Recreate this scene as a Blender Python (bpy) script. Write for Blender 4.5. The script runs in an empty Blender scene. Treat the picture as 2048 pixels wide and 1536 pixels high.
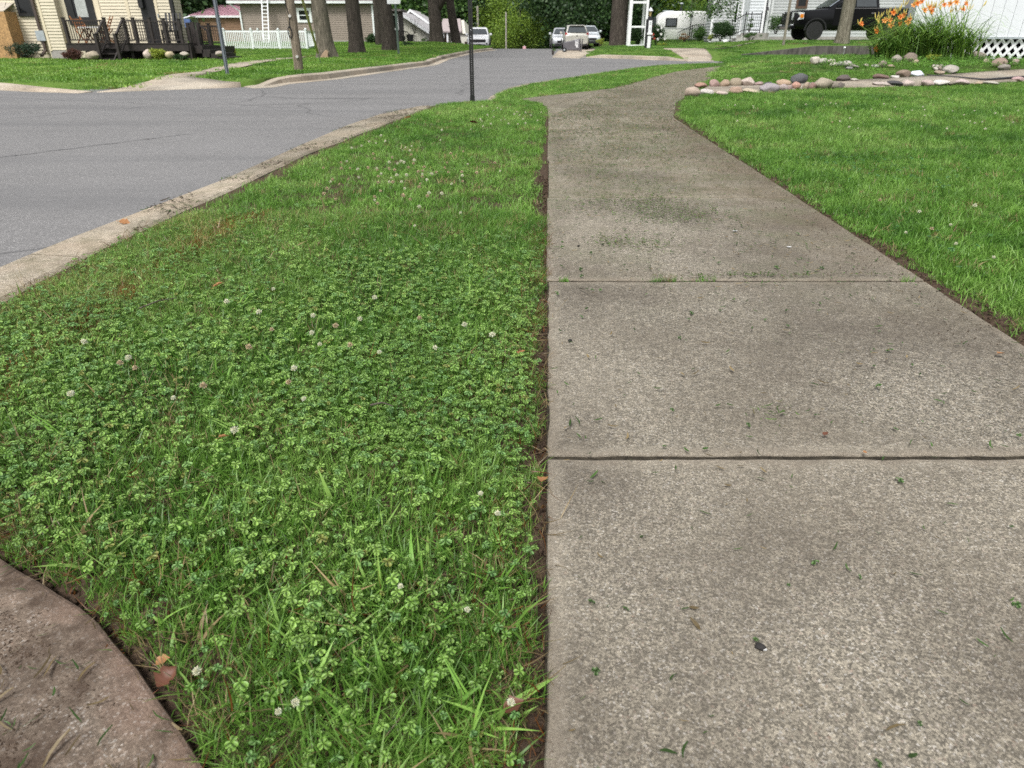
import bpy, bmesh, math, random
import numpy as np
from mathutils import Vector, Matrix, noise as mnoise
from mathutils.geometry import delaunay_2d_cdt

SC = bpy.context.scene
COL = SC.collection
R = random.Random(11)
RNG = np.random.default_rng(11)
PI = math.pi

# ------------------------------------------------------------------ camera, sky, sun, exposure
CAM_H = 0.80                    # phone held low over the pavement
FPX = 1361.0                    # focal length in pixels of the 2048-wide frame
TH = math.atan(698 / FPX)       # downward tilt, puts the horizon at row 70 of 1536
CT, ST = math.cos(TH), math.sin(TH)
cam_d = bpy.data.cameras.new('camera')
cam = bpy.data.objects.new('camera', cam_d)
COL.objects.link(cam)
cam.location = (0, 0, CAM_H)
cam.rotation_euler = (PI / 2 - TH, 0, 0)
cam_d.sensor_width = 36.0
cam_d.lens = 36.0 * FPX / 2048
cam_d.clip_start = 0.02
cam_d.clip_end = 900
cam_d.dof.use_dof = True
cam_d.dof.focus_distance = 2.0
cam_d.dof.aperture_fstop = 8.0
SC.camera = cam

SUN_EL, SUN_AZ = math.radians(58), math.radians(204)   # azimuth measured clockwise from +Y
world = bpy.data.worlds.new('World')
SC.world = world
world.use_nodes = True
wn, wl = world.node_tree.nodes, world.node_tree.links
bg = wn['Background']
sky = wn.new('ShaderNodeTexSky')
sky.sky_type = 'NISHITA'
sky.sun_disc = False
sky.sun_elevation = SUN_EL
sky.sun_rotation = SUN_AZ
sky.air_density = 1.0
sky.dust_density = 4.0
sky.ozone_density = 1.0
hs = wn.new('ShaderNodeHueSaturation')
hs.inputs['Saturation'].default_value = 0.22            # overcast: the blue mostly washed out
wl.new(sky.outputs[0], hs.inputs['Color'])
wl.new(hs.outputs[0], bg.inputs['Color'])
bg.inputs['Strength'].default_value = 0.13
sun_d = bpy.data.lights.new('sun', 'SUN')
sun = bpy.data.objects.new('sun', sun_d)
COL.objects.link(sun)
sun_d.energy = 2.1
sun_d.angle = math.radians(14)
sun_d.color = (1.0, 0.98, 0.95)
sdir = Vector((math.sin(SUN_AZ) * math.cos(SUN_EL), math.cos(SUN_AZ) * math.cos(SUN_EL), math.sin(SUN_EL)))
sun.rotation_euler = sdir.to_track_quat('Z', 'Y').to_euler()
sun.location = (0, -20, 40)
SC.view_settings.view_transform = 'Standard'
SC.view_settings.look = 'None'
SC.view_settings.gamma = 1.0
SC.view_settings.exposure = 0.62
SC.render.engine = 'CYCLES'
SC.cycles.max_bounces = 6
SC.cycles.diffuse_bounces = 3
SC.cycles.transparent_max_bounces = 8
SC.cycles.use_denoising = False
SC.cycles.denoiser = 'OPENIMAGEDENOISE'
SC.cycles.denoising_prefilter = 'ACCURATE'

# ------------------------------------------------------------------ pixel -> place
def dz_at(py, Y):
    v = py - 768.0
    return Y * (FPX * ST + v * CT) / (v * ST - FPX * CT)
def at(px, py, Y):
    """the point at depth Y that the photograph shows at (px, py)"""
    dz = dz_at(py, Y)
    dep = Y * CT - dz * ST
    return Vector(((px - 1024.0) * dep / FPX, Y, CAM_H + dz))
def gp(px, py, z=0.0):
    """the point of the level z seen at (px, py)"""
    v = py - 768.0
    k = CAM_H - z
    dep_c = FPX * ST + v * CT
    Y = k * (FPX * CT - v * ST) / dep_c
    dep = Y * CT + k * ST
    return Vector(((px - 1024.0) * dep / FPX, Y, z))
def gterr(px, py, zf):
    lo, hi = .4, 26.0                                  # walk the sight line down to the surface
    for _ in range(40):
        Y = (lo + hi) / 2
        p = at(px, py, Y)
        if p.z > zf(p.x, p.y): lo = Y
        else: hi = Y
    p.z = zf(p.x, p.y)
    return p
def xat(px, Y, z=0.5):
    """x of pixel column px at depth Y and height z"""
    return (px - 1024.0) * (Y * CT - (z - CAM_H) * ST) / FPX
def pxm(Y):
    return FPX / (Y * CT + 0.2)
def ss(a, b, x):
    t = np.clip((x - a) / (b - a), 0, 1)
    return t * t * (3 - 2 * t)

# ------------------------------------------------------------------ heights of the ground
ROADZ = -0.13
def road_z(X, Y):
    return ROADZ - 0.035 * max(0.0, Y - 57.5) - 0.25 * float(ss(60, 100, Y))
def mound(X, Y):
    return 0.33 * float(ss(12.2, 15.5, Y) * ss(2.5, 6.5, X) * (1 - ss(19.0, 24.4, Y)))
def left_lot(X, Y):
    z = 0.25 * float(ss(49, 54, Y)) * float(1 - ss(-6, -2, X)) + 0.1 * float(ss(45, 56, Y))
    if -9.6 < X < -4.4:
        k = float(ss(-9.4, -8.6, X) * (1 - ss(-5.7, -5.1, X)))
        z -= 0.13 * k * float(1 - ss(13.9, 15.8, Y))
    return z
def kerb_y_right(X):
    return float(np.interp(X, [3.5, 5.42, 6.3, 7.2, 60], [36.4, 32.9, 31.3, 30.2, 29.7]))
def right_lot(X, Y):
    t = Y - kerb_y_right(X)
    z = 0.2 * float(ss(0, 5, t)) + 0.1 * float(ss(5, 25, t))
    z += 0.37 * float(ss(9.9, 12.5, X) * ss(31.5, 31.75, Y) * (1 - 0.6 * ss(37, 46, Y)))
    if 6.5 < X < 8.9:
        k = float(ss(6.6, 7.2, X) * (1 - ss(8.2, 8.8, X)))
        z -= 0.13 * k * float(1 - ss(30.2, 32.0, Y))
    return z

# ------------------------------------------------------------------ mesh helpers
def tag(o, label=None, cat=None, group=None, kind=None):
    if label: o['label'] = label
    if cat: o['category'] = cat
    if group: o['group'] = group
    if kind: o['kind'] = kind
    return o
def empty(name, loc, label=None, cat=None, group=None, kind=None, rz=0.0):
    o = bpy.data.objects.new(name, None)
    o.empty_display_size = 0.2
    COL.objects.link(o)
    o.location = loc
    o.rotation_euler = (0, 0, rz)
    return tag(o, label, cat, group, kind)

class MB:
    def __init__(self):
        self.v, self.f = [], []
    def add(self, vs, fs):
        n = len(self.v)
        self.v += [tuple(p) for p in vs]
        self.f += [tuple(i + n for i in f) for f in fs]
        return self
    def box(self, x0, x1, y0, y1, z0, z1):
        vs = [(x, y, z) for z in (z0, z1) for y in (y0, y1) for x in (x0, x1)]
        return self.add(vs, [(0, 2, 3, 1), (4, 5, 7, 6), (0, 1, 5, 4), (2, 6, 7, 3), (0, 4, 6, 2), (1, 3, 7, 5)])
    def bar(self, a, b, w, h=None, up=(0, 0, 1)):
        """a rectangular bar from a to b, w across, h along up"""
        h = h or w
        a, b = Vector(a), Vector(b)
        d = (b - a).normalized()
        u = Vector(up)
        if abs(d.dot(u)) > 0.98: u = Vector((0, 1, 0))
        s = d.cross(u).normalized(); u = s.cross(d).normalized()
        vs = [p + s * (w / 2 * i) + u * (h / 2 * j) for p in (a, b) for j in (-1, 1) for i in (-1, 1)]
        return self.add(vs, [(0, 2, 3, 1), (4, 5, 7, 6), (0, 1, 5, 4), (2, 6, 7, 3), (0, 4, 6, 2), (1, 3, 7, 5)])
    def tube(self, pts, radii, n=8, cap=True):
        pts = [Vector(p) for p in pts]
        if not hasattr(radii, '__len__'): radii = [radii] * len(pts)
        rings = []
        u = None
        for i, p in enumerate(pts):
            d = (pts[min(i + 1, len(pts) - 1)] - pts[max(i - 1, 0)]).normalized()
            if u is None:
                u = d.cross(Vector((0, 1, 0)) if abs(d.y) < 0.9 else Vector((1, 0, 0))).normalized()
            u = (u - d * u.dot(d)).normalized()
            w = d.cross(u)
            rings.append([p + (u * math.cos(2 * PI * k / n) + w * math.sin(2 * PI * k / n)) * radii[i] for k in range(n)])
        vs = [q for r in rings for q in r]
        fs = [(i * n + k, i * n + (k + 1) % n, (i + 1) * n + (k + 1) % n, (i + 1) * n + k) for i in range(len(rings) - 1) for k in range(n)]
        if cap:
            fs.append(tuple(reversed(range(n))))
            fs.append(tuple((len(rings) - 1) * n + k for k in range(n)))
        return self.add(vs, fs)
    def prism(self, poly, d):
        """closed polygon (3D points, in order) pushed along d"""
        n = len(poly)
        d = Vector(d)
        vs = [Vector(p) for p in poly] + [Vector(p) + d for p in poly]
        fs = [tuple(range(n)), tuple(reversed(range(n, 2 * n)))] + [(i, n + i, n + (i + 1) % n, (i + 1) % n) for i in range(n)]
        return self.add(vs, fs)
    def loft(self, rings, cap=True):
        n = len(rings[0])
        vs = [q for r in rings for q in r]
        fs = [(i * n + k, i * n + (k + 1) % n, (i + 1) * n + (k + 1) % n, (i + 1) * n + k) for i in range(len(rings) - 1) for k in range(n)]
        if cap:
            fs.append(tuple(reversed(range(n))))
            fs.append(tuple((len(rings) - 1) * n + k for k in range(n)))
        return self.add(vs, fs)
    def mesh(self, name, mat, origin=(0, 0, 0), smooth=False):
        o = Vector(origin)
        me = bpy.data.meshes.new(name)
        me.from_pydata([tuple(Vector(p) - o) for p in self.v], [], self.f)
        if mat: me.materials.append(mat)
        bm = bmesh.new(); bm.from_mesh(me)
        bmesh.ops.recalc_face_normals(bm, faces=bm.faces)
        bm.to_mesh(me); bm.free()
        if smooth:
            me.polygons.foreach_set('use_smooth', [True] * len(me.polygons))
        me.update()
        return me
    def build(self, name, mat, parent=None, origin=None, smooth=False, bevel=0.0):
        """one mesh object; vertices given in the world when the parent is an unrotated Empty"""
        if parent is not None and origin is None:
            r = parent
            while r.parent: r = r.parent
            origin = r.location if r.get('world_verts') else (0, 0, 0)
        top = parent is None
        if top and origin is None:
            xs = np.array(self.v)
            origin = ((xs[:, 0].min() + xs[:, 0].max()) / 2, (xs[:, 1].min() + xs[:, 1].max()) / 2, xs[:, 2].min())
        ob = bpy.data.objects.new(name, self.mesh(name, mat, origin, smooth))
        COL.objects.link(ob)
        if top: ob.location = origin
        else: ob.parent = parent
        if bevel:
            b = ob.modifiers.new('bevel', 'BEVEL'); b.width = bevel; b.segments = 2; b.limit_method = 'ANGLE'
        return ob
def wroot(name, loc, label, cat, group=None):
    """a thing whose parts are given in world coordinates"""
    o = empty(name, loc, label, cat, group)
    o['world_verts'] = True
    return o
def link_mesh(name, me, parent=None, loc=(0, 0, 0), rot=(0, 0, 0), scale=(1, 1, 1), mat=None):
    o = bpy.data.objects.new(name, me)
    COL.objects.link(o)
    o.parent = parent
    o.location, o.rotation_euler, o.scale = loc, rot, scale
    if mat:
        o.material_slots[0].link = 'OBJECT'
        o.material_slots[0].material = mat
    return o
def copy_tree(o, parent=None):
    c = o.copy(); COL.objects.link(c); c.parent = parent
    for ch in list(o.children):
        copy_tree(ch, c)
    return c

def densify(poly, step):
    out = []
    n = len(poly)
    for i in range(n):
        a, b = Vector(poly[i][:2]), Vector(poly[(i + 1) % n][:2])
        k = max(1, int((b - a).length / step))
        out += [a.lerp(b, j / k) for j in range(k)]
    return out
def inside(poly, X, Y):
    X, Y = np.asarray(X), np.asarray(Y)
    c = np.zeros(X.shape, bool)
    n = len(poly)
    for i in range(n):
        x0, y0 = poly[i][0], poly[i][1]
        x1, y1 = poly[(i + 1) % n][0], poly[(i + 1) % n][1]
        if y0 == y1: continue
        hit = ((y0 > Y) != (y1 > Y)) & (X < (x1 - x0) * (Y - y0) / (y1 - y0) + x0)
        c ^= hit
    return c
def dist_line(line, X, Y, closed=False):
    d = np.full(np.shape(X), 1e9)
    n = len(line)
    for i in range(n if closed else n - 1):
        ax, ay = line[i][0], line[i][1]
        bx, by = line[(i + 1) % n][0], line[(i + 1) % n][1]
        L2 = (bx - ax) ** 2 + (by - ay) ** 2 + 1e-12
        t = np.clip(((X - ax) * (bx - ax) + (Y - ay) * (by - ay)) / L2, 0, 1)
        d = np.minimum(d, np.hypot(X - ax - t * (bx - ax), Y - ay - t * (by - ay)))
    return d
def sheet(name, poly, step, zf, mat, edge_step=None, near=None, skirt=0.0):
    """a ground sheet with the outline poly (XY), heights from zf, grid of the given step (finer inside near=(x0,x1,y0,y1,step))"""
    out = densify(poly, edge_step or step)
    pts = [Vector((p.x, p.y)) for p in out]
    n = len(pts)
    A = np.array([(p.x, p.y) for p in pts])
    x0, y0 = A.min(0); x1, y1 = A.max(0)
    def grid(x0, x1, y0, y1, st, hole=None):
        gx, gy = np.meshgrid(np.arange(x0 + st / 2, x1, st), np.arange(y0 + st / 2, y1, st))
        gx, gy = gx.ravel() + RNG.uniform(-.2, .2, gx.size) * st, gy.ravel() + RNG.uniform(-.2, .2, gy.size) * st
        ok = inside(A, gx, gy)
        if hole: ok &= ~((gx > hole[0]) & (gx < hole[1]) & (gy > hole[2]) & (gy < hole[3]))
        gx, gy = gx[ok], gy[ok]
        ok = dist_line(A, gx, gy, True) > st * 0.3
        return [Vector((a, b)) for a, b in zip(gx[ok], gy[ok])]
    pts += grid(x0, x1, y0, y1, step, near)
    if near: pts += grid(near[0], near[1], near[2], near[3], near[4])
    vs, _, fs, *_ = delaunay_2d_cdt(pts, [(i, (i + 1) % n) for i in range(n)], [], 1, 1e-5)
    mb = MB()
    mb.v = [(p.x, p.y, zf(p.x, p.y)) for p in vs]
    mb.f = [tuple(f) for f in fs]
    me = bpy.data.meshes.new(name)
    me.from_pydata(mb.v, [], mb.f)
    me.materials.append(mat)
    bm = bmesh.new(); bm.from_mesh(me)
    for f in bm.faces:
        if f.normal.z < 0: f.normal_flip()
    bm.to_mesh(me); bm.free()
    me.polygons.foreach_set('use_smooth', [True] * len(me.polygons))
    if skirt:                                          # give the sheet its thickness: sides going down into the ground
        bm = bmesh.new(); bm.from_mesh(me)
        be = [e for e in bm.edges if len(e.link_faces) == 1]
        ext = bmesh.ops.extrude_edge_only(bm, edges=be)
        for g in ext['geom']:
            if isinstance(g, bmesh.types.BMVert): g.co.z -= skirt
        bmesh.ops.recalc_face_normals(bm, faces=bm.faces)
        bm.to_mesh(me); bm.free()
    o = bpy.data.objects.new(name, me)
    COL.objects.link(o)
    return o

# value noise on numpy arrays
_NT = RNG.random((256, 256))
def vnoise(X, Y, s, seed=0):
    x, y = np.asarray(X) * s + seed * 17.3, np.asarray(Y) * s + seed * 9.7
    xi, yi = np.floor(x).astype(int), np.floor(y).astype(int)
    fx, fy = x - xi, y - yi
    fx, fy = fx * fx * (3 - 2 * fx), fy * fy * (3 - 2 * fy)
    g = lambda a, b: _NT[a % 256, b % 256]
    return (g(xi, yi) * (1 - fx) + g(xi + 1, yi) * fx) * (1 - fy) + (g(xi, yi + 1) * (1 - fx) + g(xi + 1, yi + 1) * fx) * fy
def fbm(X, Y, s, seed=0):
    return (vnoise(X, Y, s, seed) + .5 * vnoise(X, Y, 2.1 * s, seed + 1) + .25 * vnoise(X, Y, 4.3 * s, seed + 2)) / 1.75

# ------------------------------------------------------------------ materials
MATS = {}
class NT:
    def __init__(self, name):
        self.m = bpy.data.materials.new(name)
        self.m.use_nodes = True
        self.t = self.m.node_tree
        self.b = self.t.nodes['Principled BSDF']
        self.out = self.t.nodes['Material Output']
    def n(self, typ, **kw):
        nd = self.t.nodes.new(typ)
        for k, v in kw.items():
            if k.startswith('i_'):
                nd.inputs[k[2:].replace('_', ' ')].default_value = v
            else: setattr(nd, k, v)
        return nd
    def l(self, a, b): self.t.links.new(a, b)
    def coord(self, which='Object', scale=None):
        c = self.n('ShaderNodeTexCoord').outputs[which]
        if scale:
            mp = self.n('ShaderNodeMapping'); mp.inputs['Scale'].default_value = scale
            self.l(c, mp.inputs[0]); c = mp.outputs[0]
        return c
    def noise(self, vec, scale, detail=4, rough=.55):
        nd = self.n('ShaderNodeTexNoise'); nd.inputs['Scale'].default_value = scale
        nd.inputs['Detail'].default_value = detail; nd.inputs['Roughness'].default_value = rough
        if vec is not None: self.l(vec, nd.inputs['Vector'])
        return nd.outputs[0]
    def vor(self, vec, scale, feature='F1', out='Color'):
        nd = self.n('ShaderNodeTexVoronoi'); nd.feature = feature; nd.inputs['Scale'].default_value = scale
        self.l(vec, nd.inputs['Vector'])
        return nd.outputs[out]
    def ramp(self, fac, stops, interp='LINEAR'):
        nd = self.n('ShaderNodeValToRGB'); r = nd.color_ramp; r.interpolation = interp
        while len(r.elements) < len(stops): r.elements.new(0.5)
        for e, (p, c) in zip(r.elements, stops):
            e.position = p
            e.color = (c, c, c, 1) if not hasattr(c, '__len__') else (*c[:3], 1)
        self.l(fac, nd.inputs[0])
        return nd.outputs[0]
    def mix(self, fac, a, b, mode='MIX'):
        nd = self.n('ShaderNodeMix'); nd.data_type = 'RGBA'; nd.blend_type = mode
        for s, v in ((0, fac), (6, a), (7, b)):
            if hasattr(v, 'is_linked'): self.l(v, nd.inputs[s])
            elif s == 0: nd.inputs[0].default_value = v
            else: nd.inputs[s].default_value = (*v[:3], 1) if hasattr(v, '__len__') else (v, v, v, 1)
        return nd.outputs[2]
    def math(self, op, a, b=None):
        nd = self.n('ShaderNodeMath'); nd.operation = op
        for s, v in ((0, a), (1, b)):
            if v is None: continue
            if hasattr(v, 'is_linked'): self.l(v, nd.inputs[s])
            else: nd.inputs[s].default_value = v
        return nd.outputs[0]
    def bump(self, h, strength, dist):
        nd = self.n('ShaderNodeBump'); nd.inputs['Strength'].default_value = strength; nd.inputs['Distance'].default_value = dist
        self.l(h, nd.inputs['Height'])
        self.l(nd.outputs[0], self.b.inputs['Normal'])
        return nd.outputs[0]
    def base(self, c):
        if hasattr(c, 'is_linked'): self.l(c, self.b.inputs['Base Color'])
        else: self.b.inputs['Base Color'].default_value = (*c[:3], 1)

def M(name, col, rough=.6, metal=0.0, var=.12, scale=6.0, bump=0.0, bscale=40.0, spec=.5, coat=0.0, trans=0.0, stretch=None):
    """a plain surface with grain: col varied by noise, optional relief"""
    if name in MATS: return MATS[name]
    k = NT(name)
    vec = k.coord('Object', stretch)
    n1 = k.noise(vec, scale, 5, .6)
    lo = tuple(c * (1 - var * 1.6) for c in col); hi = tuple(min(1, c * (1 + var * 1.4)) for c in col)
    k.base(k.ramp(n1, [(.3, lo), (.7, hi)]))
    k.b.inputs['Roughness'].default_value = rough
    k.b.inputs['Metallic'].default_value = metal
    k.b.inputs['Specular IOR Level'].default_value = spec
    k.b.inputs['Coat Weight'].default_value = coat
    k.b.inputs['Transmission Weight'].default_value = trans
    if bump: k.bump(k.noise(vec, bscale, 5, .6), bump, .01)
    MATS[name] = k.m
    return k.m

def leafy(name, col, var=.35, rough=.5, transl=.3, inst=False, hue=.5, chevron=0.0):
    """thin green tissue: colour varies from leaf to leaf (mesh island), some light comes through"""
    k = NT(name)
    rnd = k.n('ShaderNodeNewGeometry').outputs['Random Per Island']
    dark = tuple(c * (1 - var) for c in col)
    lite = (min(1, col[0] * (1 + var * (1 + hue))), min(1, col[1] * (1 + var)), col[2] * (1 + var * .3))
    c = k.ramp(rnd, [(0, dark), (.5, col), (1, lite)])
    if inst:
        a = k.n('ShaderNodeAttribute'); a.attribute_type = 'INSTANCER'; a.attribute_name = 'tcol'
        c = k.mix(1.0, c, a.outputs['Color'], 'MULTIPLY')
    if chevron:                                        # the pale crescent that clover leaflets carry
        a2 = k.n('ShaderNodeAttribute'); a2.attribute_name = 'along'
        cr = k.ramp(a2.outputs['Fac'], [(.34, 0), (.5, chevron), (.58, chevron), (.7, 0)])
        c = k.mix(k.math('MULTIPLY', cr, k.ramp(rnd, [(.3, 0), (.7, 1)])), c, (.42, .55, .28))
    k.base(c)
    k.b.inputs['Roughness'].default_value = rough
    k.b.inputs['Specular IOR Level'].default_value = .35
    tr = k.n('ShaderNodeBsdfTranslucent')
    k.l(c, tr.inputs['Color'])
    ms = k.n('ShaderNodeMixShader'); ms.inputs[0].default_value = transl
    k.l(k.b.outputs[0], ms.inputs[1]); k.l(tr.outputs[0], ms.inputs[2])
    k.l(ms.outputs[0], k.out.inputs[0])
    return k.m

def concrete(name, tone=(.36, .33, .28), dark=(.115, .105, .095), grime=(.16, .13, .10), speck=1.0, edge_attr=True, dirt=.5, scale=1.0, moss=0.0, mosscol=(.085, .085, .035), mscale=9, mramp=(.46, .66), film=0.0):
    k = NT(name)
    geo = k.n('ShaderNodeNewGeometry')
    vec = geo.outputs['Position']
    # exposed aggregate: grains a few millimetres across, each with its own colour
    g1 = k.vor(vec, 320 * scale)
    s1 = k.n('ShaderNodeSeparateColor'); k.l(g1, s1.inputs[0])
    grains = k.ramp(s1.outputs[0], [(0, tuple(c * .55 for c in dark)), (.22, tuple(c * 1.2 for c in dark)), (.40, tuple(c * .7 for c in tone)), (.62, tone),
                                    (.84, tuple(min(1, c * 1.38) for c in tone)), (.93, (.68, .66, .62)), (1, (.3, .2, .15))])
    g2 = k.vor(vec, 650 * scale)
    s2 = k.n('ShaderNodeSeparateColor'); k.l(g2, s2.inputs[0])
    fine = k.ramp(s2.outputs[1], [(0, tuple(c * .45 for c in tone)), (.5, tone), (1, tuple(min(1, c * 1.35) for c in tone))])
    c = k.mix(.35, grains, fine)
    n_mid = k.noise(vec, 48 * scale, 8, .75)
    c = k.mix(k.ramp(n_mid, [(.40, .0), (.60, .82)]), c, k.mix(.6, c, dark, 'MIX'))
    n_m2 = k.noise(vec, 190 * scale, 4, .7)
    c = k.mix(k.ramp(n_m2, [(.46, .0), (.64, .8)]), c, k.mix(.7, c, tuple(d * .7 for d in dark), 'MIX'))
    n_big = k.noise(vec, 2.3 * scale, 6, .6)
    c = k.mix(k.ramp(n_big, [(.38, .0), (.62, .7)]), c, k.mix(.62, c, (dark[0] * 1.45, dark[1] * 1.25, dark[2] * 1.1), 'MIX'))
    n_b2 = k.noise(vec, .9 * scale, 3, .5)
    c = k.mix(k.ramp(n_b2, [(.4, 0), (.75, .5)]), c, k.mix(.5, c, tuple(min(1, t * 1.1) for t in tone)))
    oi = k.n('ShaderNodeObjectInfo')
    c = k.mix(1.0, c, k.ramp(oi.outputs['Random'], [(0, (.80, .80, .79)), (1, (1.0, .99, .98))]), 'MULTIPLY')
    n_st = k.noise(vec, 1.25 * scale, 8, .62)
    c = k.mix(k.ramp(n_st, [(.48, 0), (.60, .75)]), c, k.mix(.55, c, (.085, .072, .058)))
    if edge_attr:
        a = k.n('ShaderNodeAttribute'); a.attribute_name = 'edge'
        e = k.math('ADD', a.outputs['Fac'], k.math('MULTIPLY', k.math('SUBTRACT', k.noise(vec, 16, 4), .5), 1.1))
        c = k.mix(k.ramp(e, [(.05, .28), (.6, 0)]), c, k.mix(.45, fine, tuple(min(1, t * 1.0) for t in tone)))
        # soil and moss working in from the edge
        e2 = k.math('ADD', a.outputs['Fac'], k.math('MULTIPLY', k.math('SUBTRACT', k.noise(vec, 7, 5), .5), 1.7))
        c = k.mix(k.ramp(e2, [(-.0, dirt), (.35, 0)]), c, k.mix(.5, c, grime))
    if moss:
        ms = k.noise(vec, mscale, 7, .7)
        c = k.mix(k.ramp(ms, [(mramp[0], 0), (mramp[1], moss)]), c, mosscol)
    if film:
        # soil washed off the lawn lies along the right-hand edge of the far slabs
        sp = k.n('ShaderNodeSeparateXYZ'); k.l(vec, sp.inputs[0])
        dr = k.math('SUBTRACT', k.math('ADD', k.math('MULTIPLY', sp.outputs[1], .0455), 1.405), sp.outputs[0])
        dr = k.math('ADD', dr, k.math('MULTIPLY', k.math('SUBTRACT', k.noise(vec, 3.5, 6, .65), .5), 1.3))
        f1 = k.ramp(dr, [(.0, film), (.55, 0)])
        f2 = k.ramp(k.math('MULTIPLY', sp.outputs[1], .1), [(.17, 0), (.34, 1), (.7, 1), (.82, .15)])
        c = k.mix(k.math('MULTIPLY', f1, f2), c, k.mix(.72, c, (.10, .078, .05)))
        gz = k.ramp(k.noise(vec, 2.1, 6, .7), [(.48, 0), (.66, .6)])
        c = k.mix(k.math('MULTIPLY', gz, f2), c, k.mix(.6, c, (.11, .125, .06)))
    k.base(c)
    k.b.inputs['Roughness'].default_value = .92
    k.b.inputs['Specular IOR Level'].default_value = .2
    h = k.math('ADD', k.math('MULTIPLY', s1.outputs[0], .5), k.math('MULTIPLY', n_mid, 1.0))
    k.bump(h, .8, .005)
    return k.m

def asphalt(name):
    k = NT(name)
    vec = k.n('ShaderNodeNewGeometry').outputs['Position']
    s1 = k.n('ShaderNodeSeparateColor'); k.l(k.vor(vec, 230), s1.inputs[0])
    c = k.ramp(s1.outputs[0], [(0, (.098, .096, .094)), (.5, (.150, .147, .146)), (.85, (.19, .186, .184)), (1, (.36, .35, .34))])
    nb = k.noise(vec, .55, 5, .6)
    c = k.mix(k.ramp(nb, [(.35, 0), (.7, .5)]), c, k.mix(.7, c, (.225, .221, .22)))
    st = k.coord('Object', (.12, 1.3, 1))
    c = k.mix(k.ramp(k.noise(st, 1.2, 5, .6), [(.45, 0), (.72, .55)]), c, (.11, .11, .112))
    # a few thin wandering cracks, filled dark
    wv = k.n('ShaderNodeTexNoise'); wv.inputs['Scale'].default_value = .8; k.l(vec, wv.inputs['Vector'])
    vv = k.n('ShaderNodeVectorMath'); vv.operation = 'MULTIPLY_ADD'; vv.inputs[1].default_value = (.9, .9, 0)
    k.l(wv.outputs[1], vv.inputs[0]); k.l(vec, vv.inputs[2])
    cr = k.vor(vv.outputs[0], .13, 'DISTANCE_TO_EDGE', 'Distance')
    c = k.mix(k.ramp(cr, [(.0, .5), (.0025, 0)]), c, (.035, .035, .037))
    k.base(c)
    k.b.inputs['Roughness'].default_value = .85
    k.b.inputs['Specular IOR Level'].default_value = .3
    k.bump(s1.outputs[0], .5, .004)
    return k.m

def soil(name, a=(.028, .018, .012), b=(.085, .058, .04), green=None):
    k = NT(name)
    vec = k.n('ShaderNodeNewGeometry').outputs['Position']
    n1 = k.noise(vec, 60, 8, .7)
    c = k.ramp(n1, [(.3, a), (.55, b), (.8, tuple(x * 1.5 for x in b))])
    if green:
        n2 = k.noise(vec, 140, 5, .7); n3 = k.noise(vec, .35, 4, .6)
        gcol = k.ramp(n2, [(.3, tuple(g * .45 for g in green)), (.6, green), (.8, tuple(g * 1.5 for g in green))])
        gcol = k.mix(k.ramp(n3, [(.35, 0), (.7, .6)]), gcol, k.mix(.5, gcol, (green[0] * 1.7, green[1] * 1.35, green[2])))
        c = k.mix(.82, c, gcol)
    k.base(c)
    k.b.inputs['Roughness'].default_value = .95
    k.b.inputs['Specular IOR Level'].default_value = .15
    k.bump(n1, .9, .012)
    return k.m

def bark(name, a, b, moss=(.10, .11, .06)):
    k = NT(name)
    vec = k.coord('Object', (9, 9, 1.3))
    n1 = k.noise(vec, 2.2, 7, .65)
    c = k.ramp(n1, [(.32, tuple(x * .5 for x in a)), (.5, a), (.72, b)])
    n2 = k.noise(k.coord('Object'), 1.6, 4, .6)
    c = k.mix(k.ramp(n2, [(.5, 0), (.75, .4)]), c, moss)
    k.base(c)
    k.b.inputs['Roughness'].default_value = .95
    k.b.inputs['Specular IOR Level'].default_value = .1
    k.bump(n1, 1.0, .05)
    return k.m

def stone_mat(name, col, speck=.25):
    k = NT(name)
    vec = k.coord('Object')
    n1 = k.noise(vec, 7, 6, .65); n2 = k.noise(vec, 60, 4, .7)
    c = k.ramp(n1, [(.3, tuple(x * .72 for x in col)), (.52, col), (.75, tuple(min(1, x * 1.22) for x in col))])
    c = k.mix(k.ramp(n2, [(.42, 0), (.7, speck)]), c, (.12, .11, .1))
    k.base(c)
    k.b.inputs['Roughness'].default_value = .85
    k.b.inputs['Specular IOR Level'].default_value = .25
    k.bump(n1, .5, .02)
    return k.m

m_walk = concrete('exposed aggregate concrete', tone=(.40, .358, .284), dark=(.058, .054, .045), dirt=.75, film=.9)
m_walkfar = concrete('dusty concrete', tone=(.345, .312, .242), dark=(.12, .108, .086), moss=.45, dirt=.5, film=.8)
m_apron = concrete('muddy concrete', tone=(.26, .208, .163), dark=(.095, .074, .056), grime=(.14, .08, .058), dirt=.9, moss=.85, mosscol=(.06, .04, .028), mscale=7, mramp=(.46, .6))
m_kerb = concrete('kerb concrete', tone=(.52, .46, .36), dark=(.22, .19, .15), edge_attr=False, moss=.45)
m_kerbfar = concrete('pale kerb concrete', tone=(.5, .45, .37), dark=(.3, .27, .22), edge_attr=False, scale=.3)
m_path = concrete('path concrete', tone=(.5, .45, .37), dark=(.26, .23, .19), edge_attr=False, scale=.6, moss=.12)
m_road = asphalt('worn asphalt')
m_soil = soil('damp soil', a=(.02, .013, .009), b=(.085, .058, .040))
m_turf = soil('soil under turf', green=(.06, .12, .022))
m_turf_far = soil('distant turf', green=(.10, .20, .03))
m_ground = soil('open ground', green=(.05, .09, .025))
m_gravel = M('grey gravel', (.2, .19, .18), .95, var=.3, scale=40, bump=.6, bscale=90)
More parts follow.
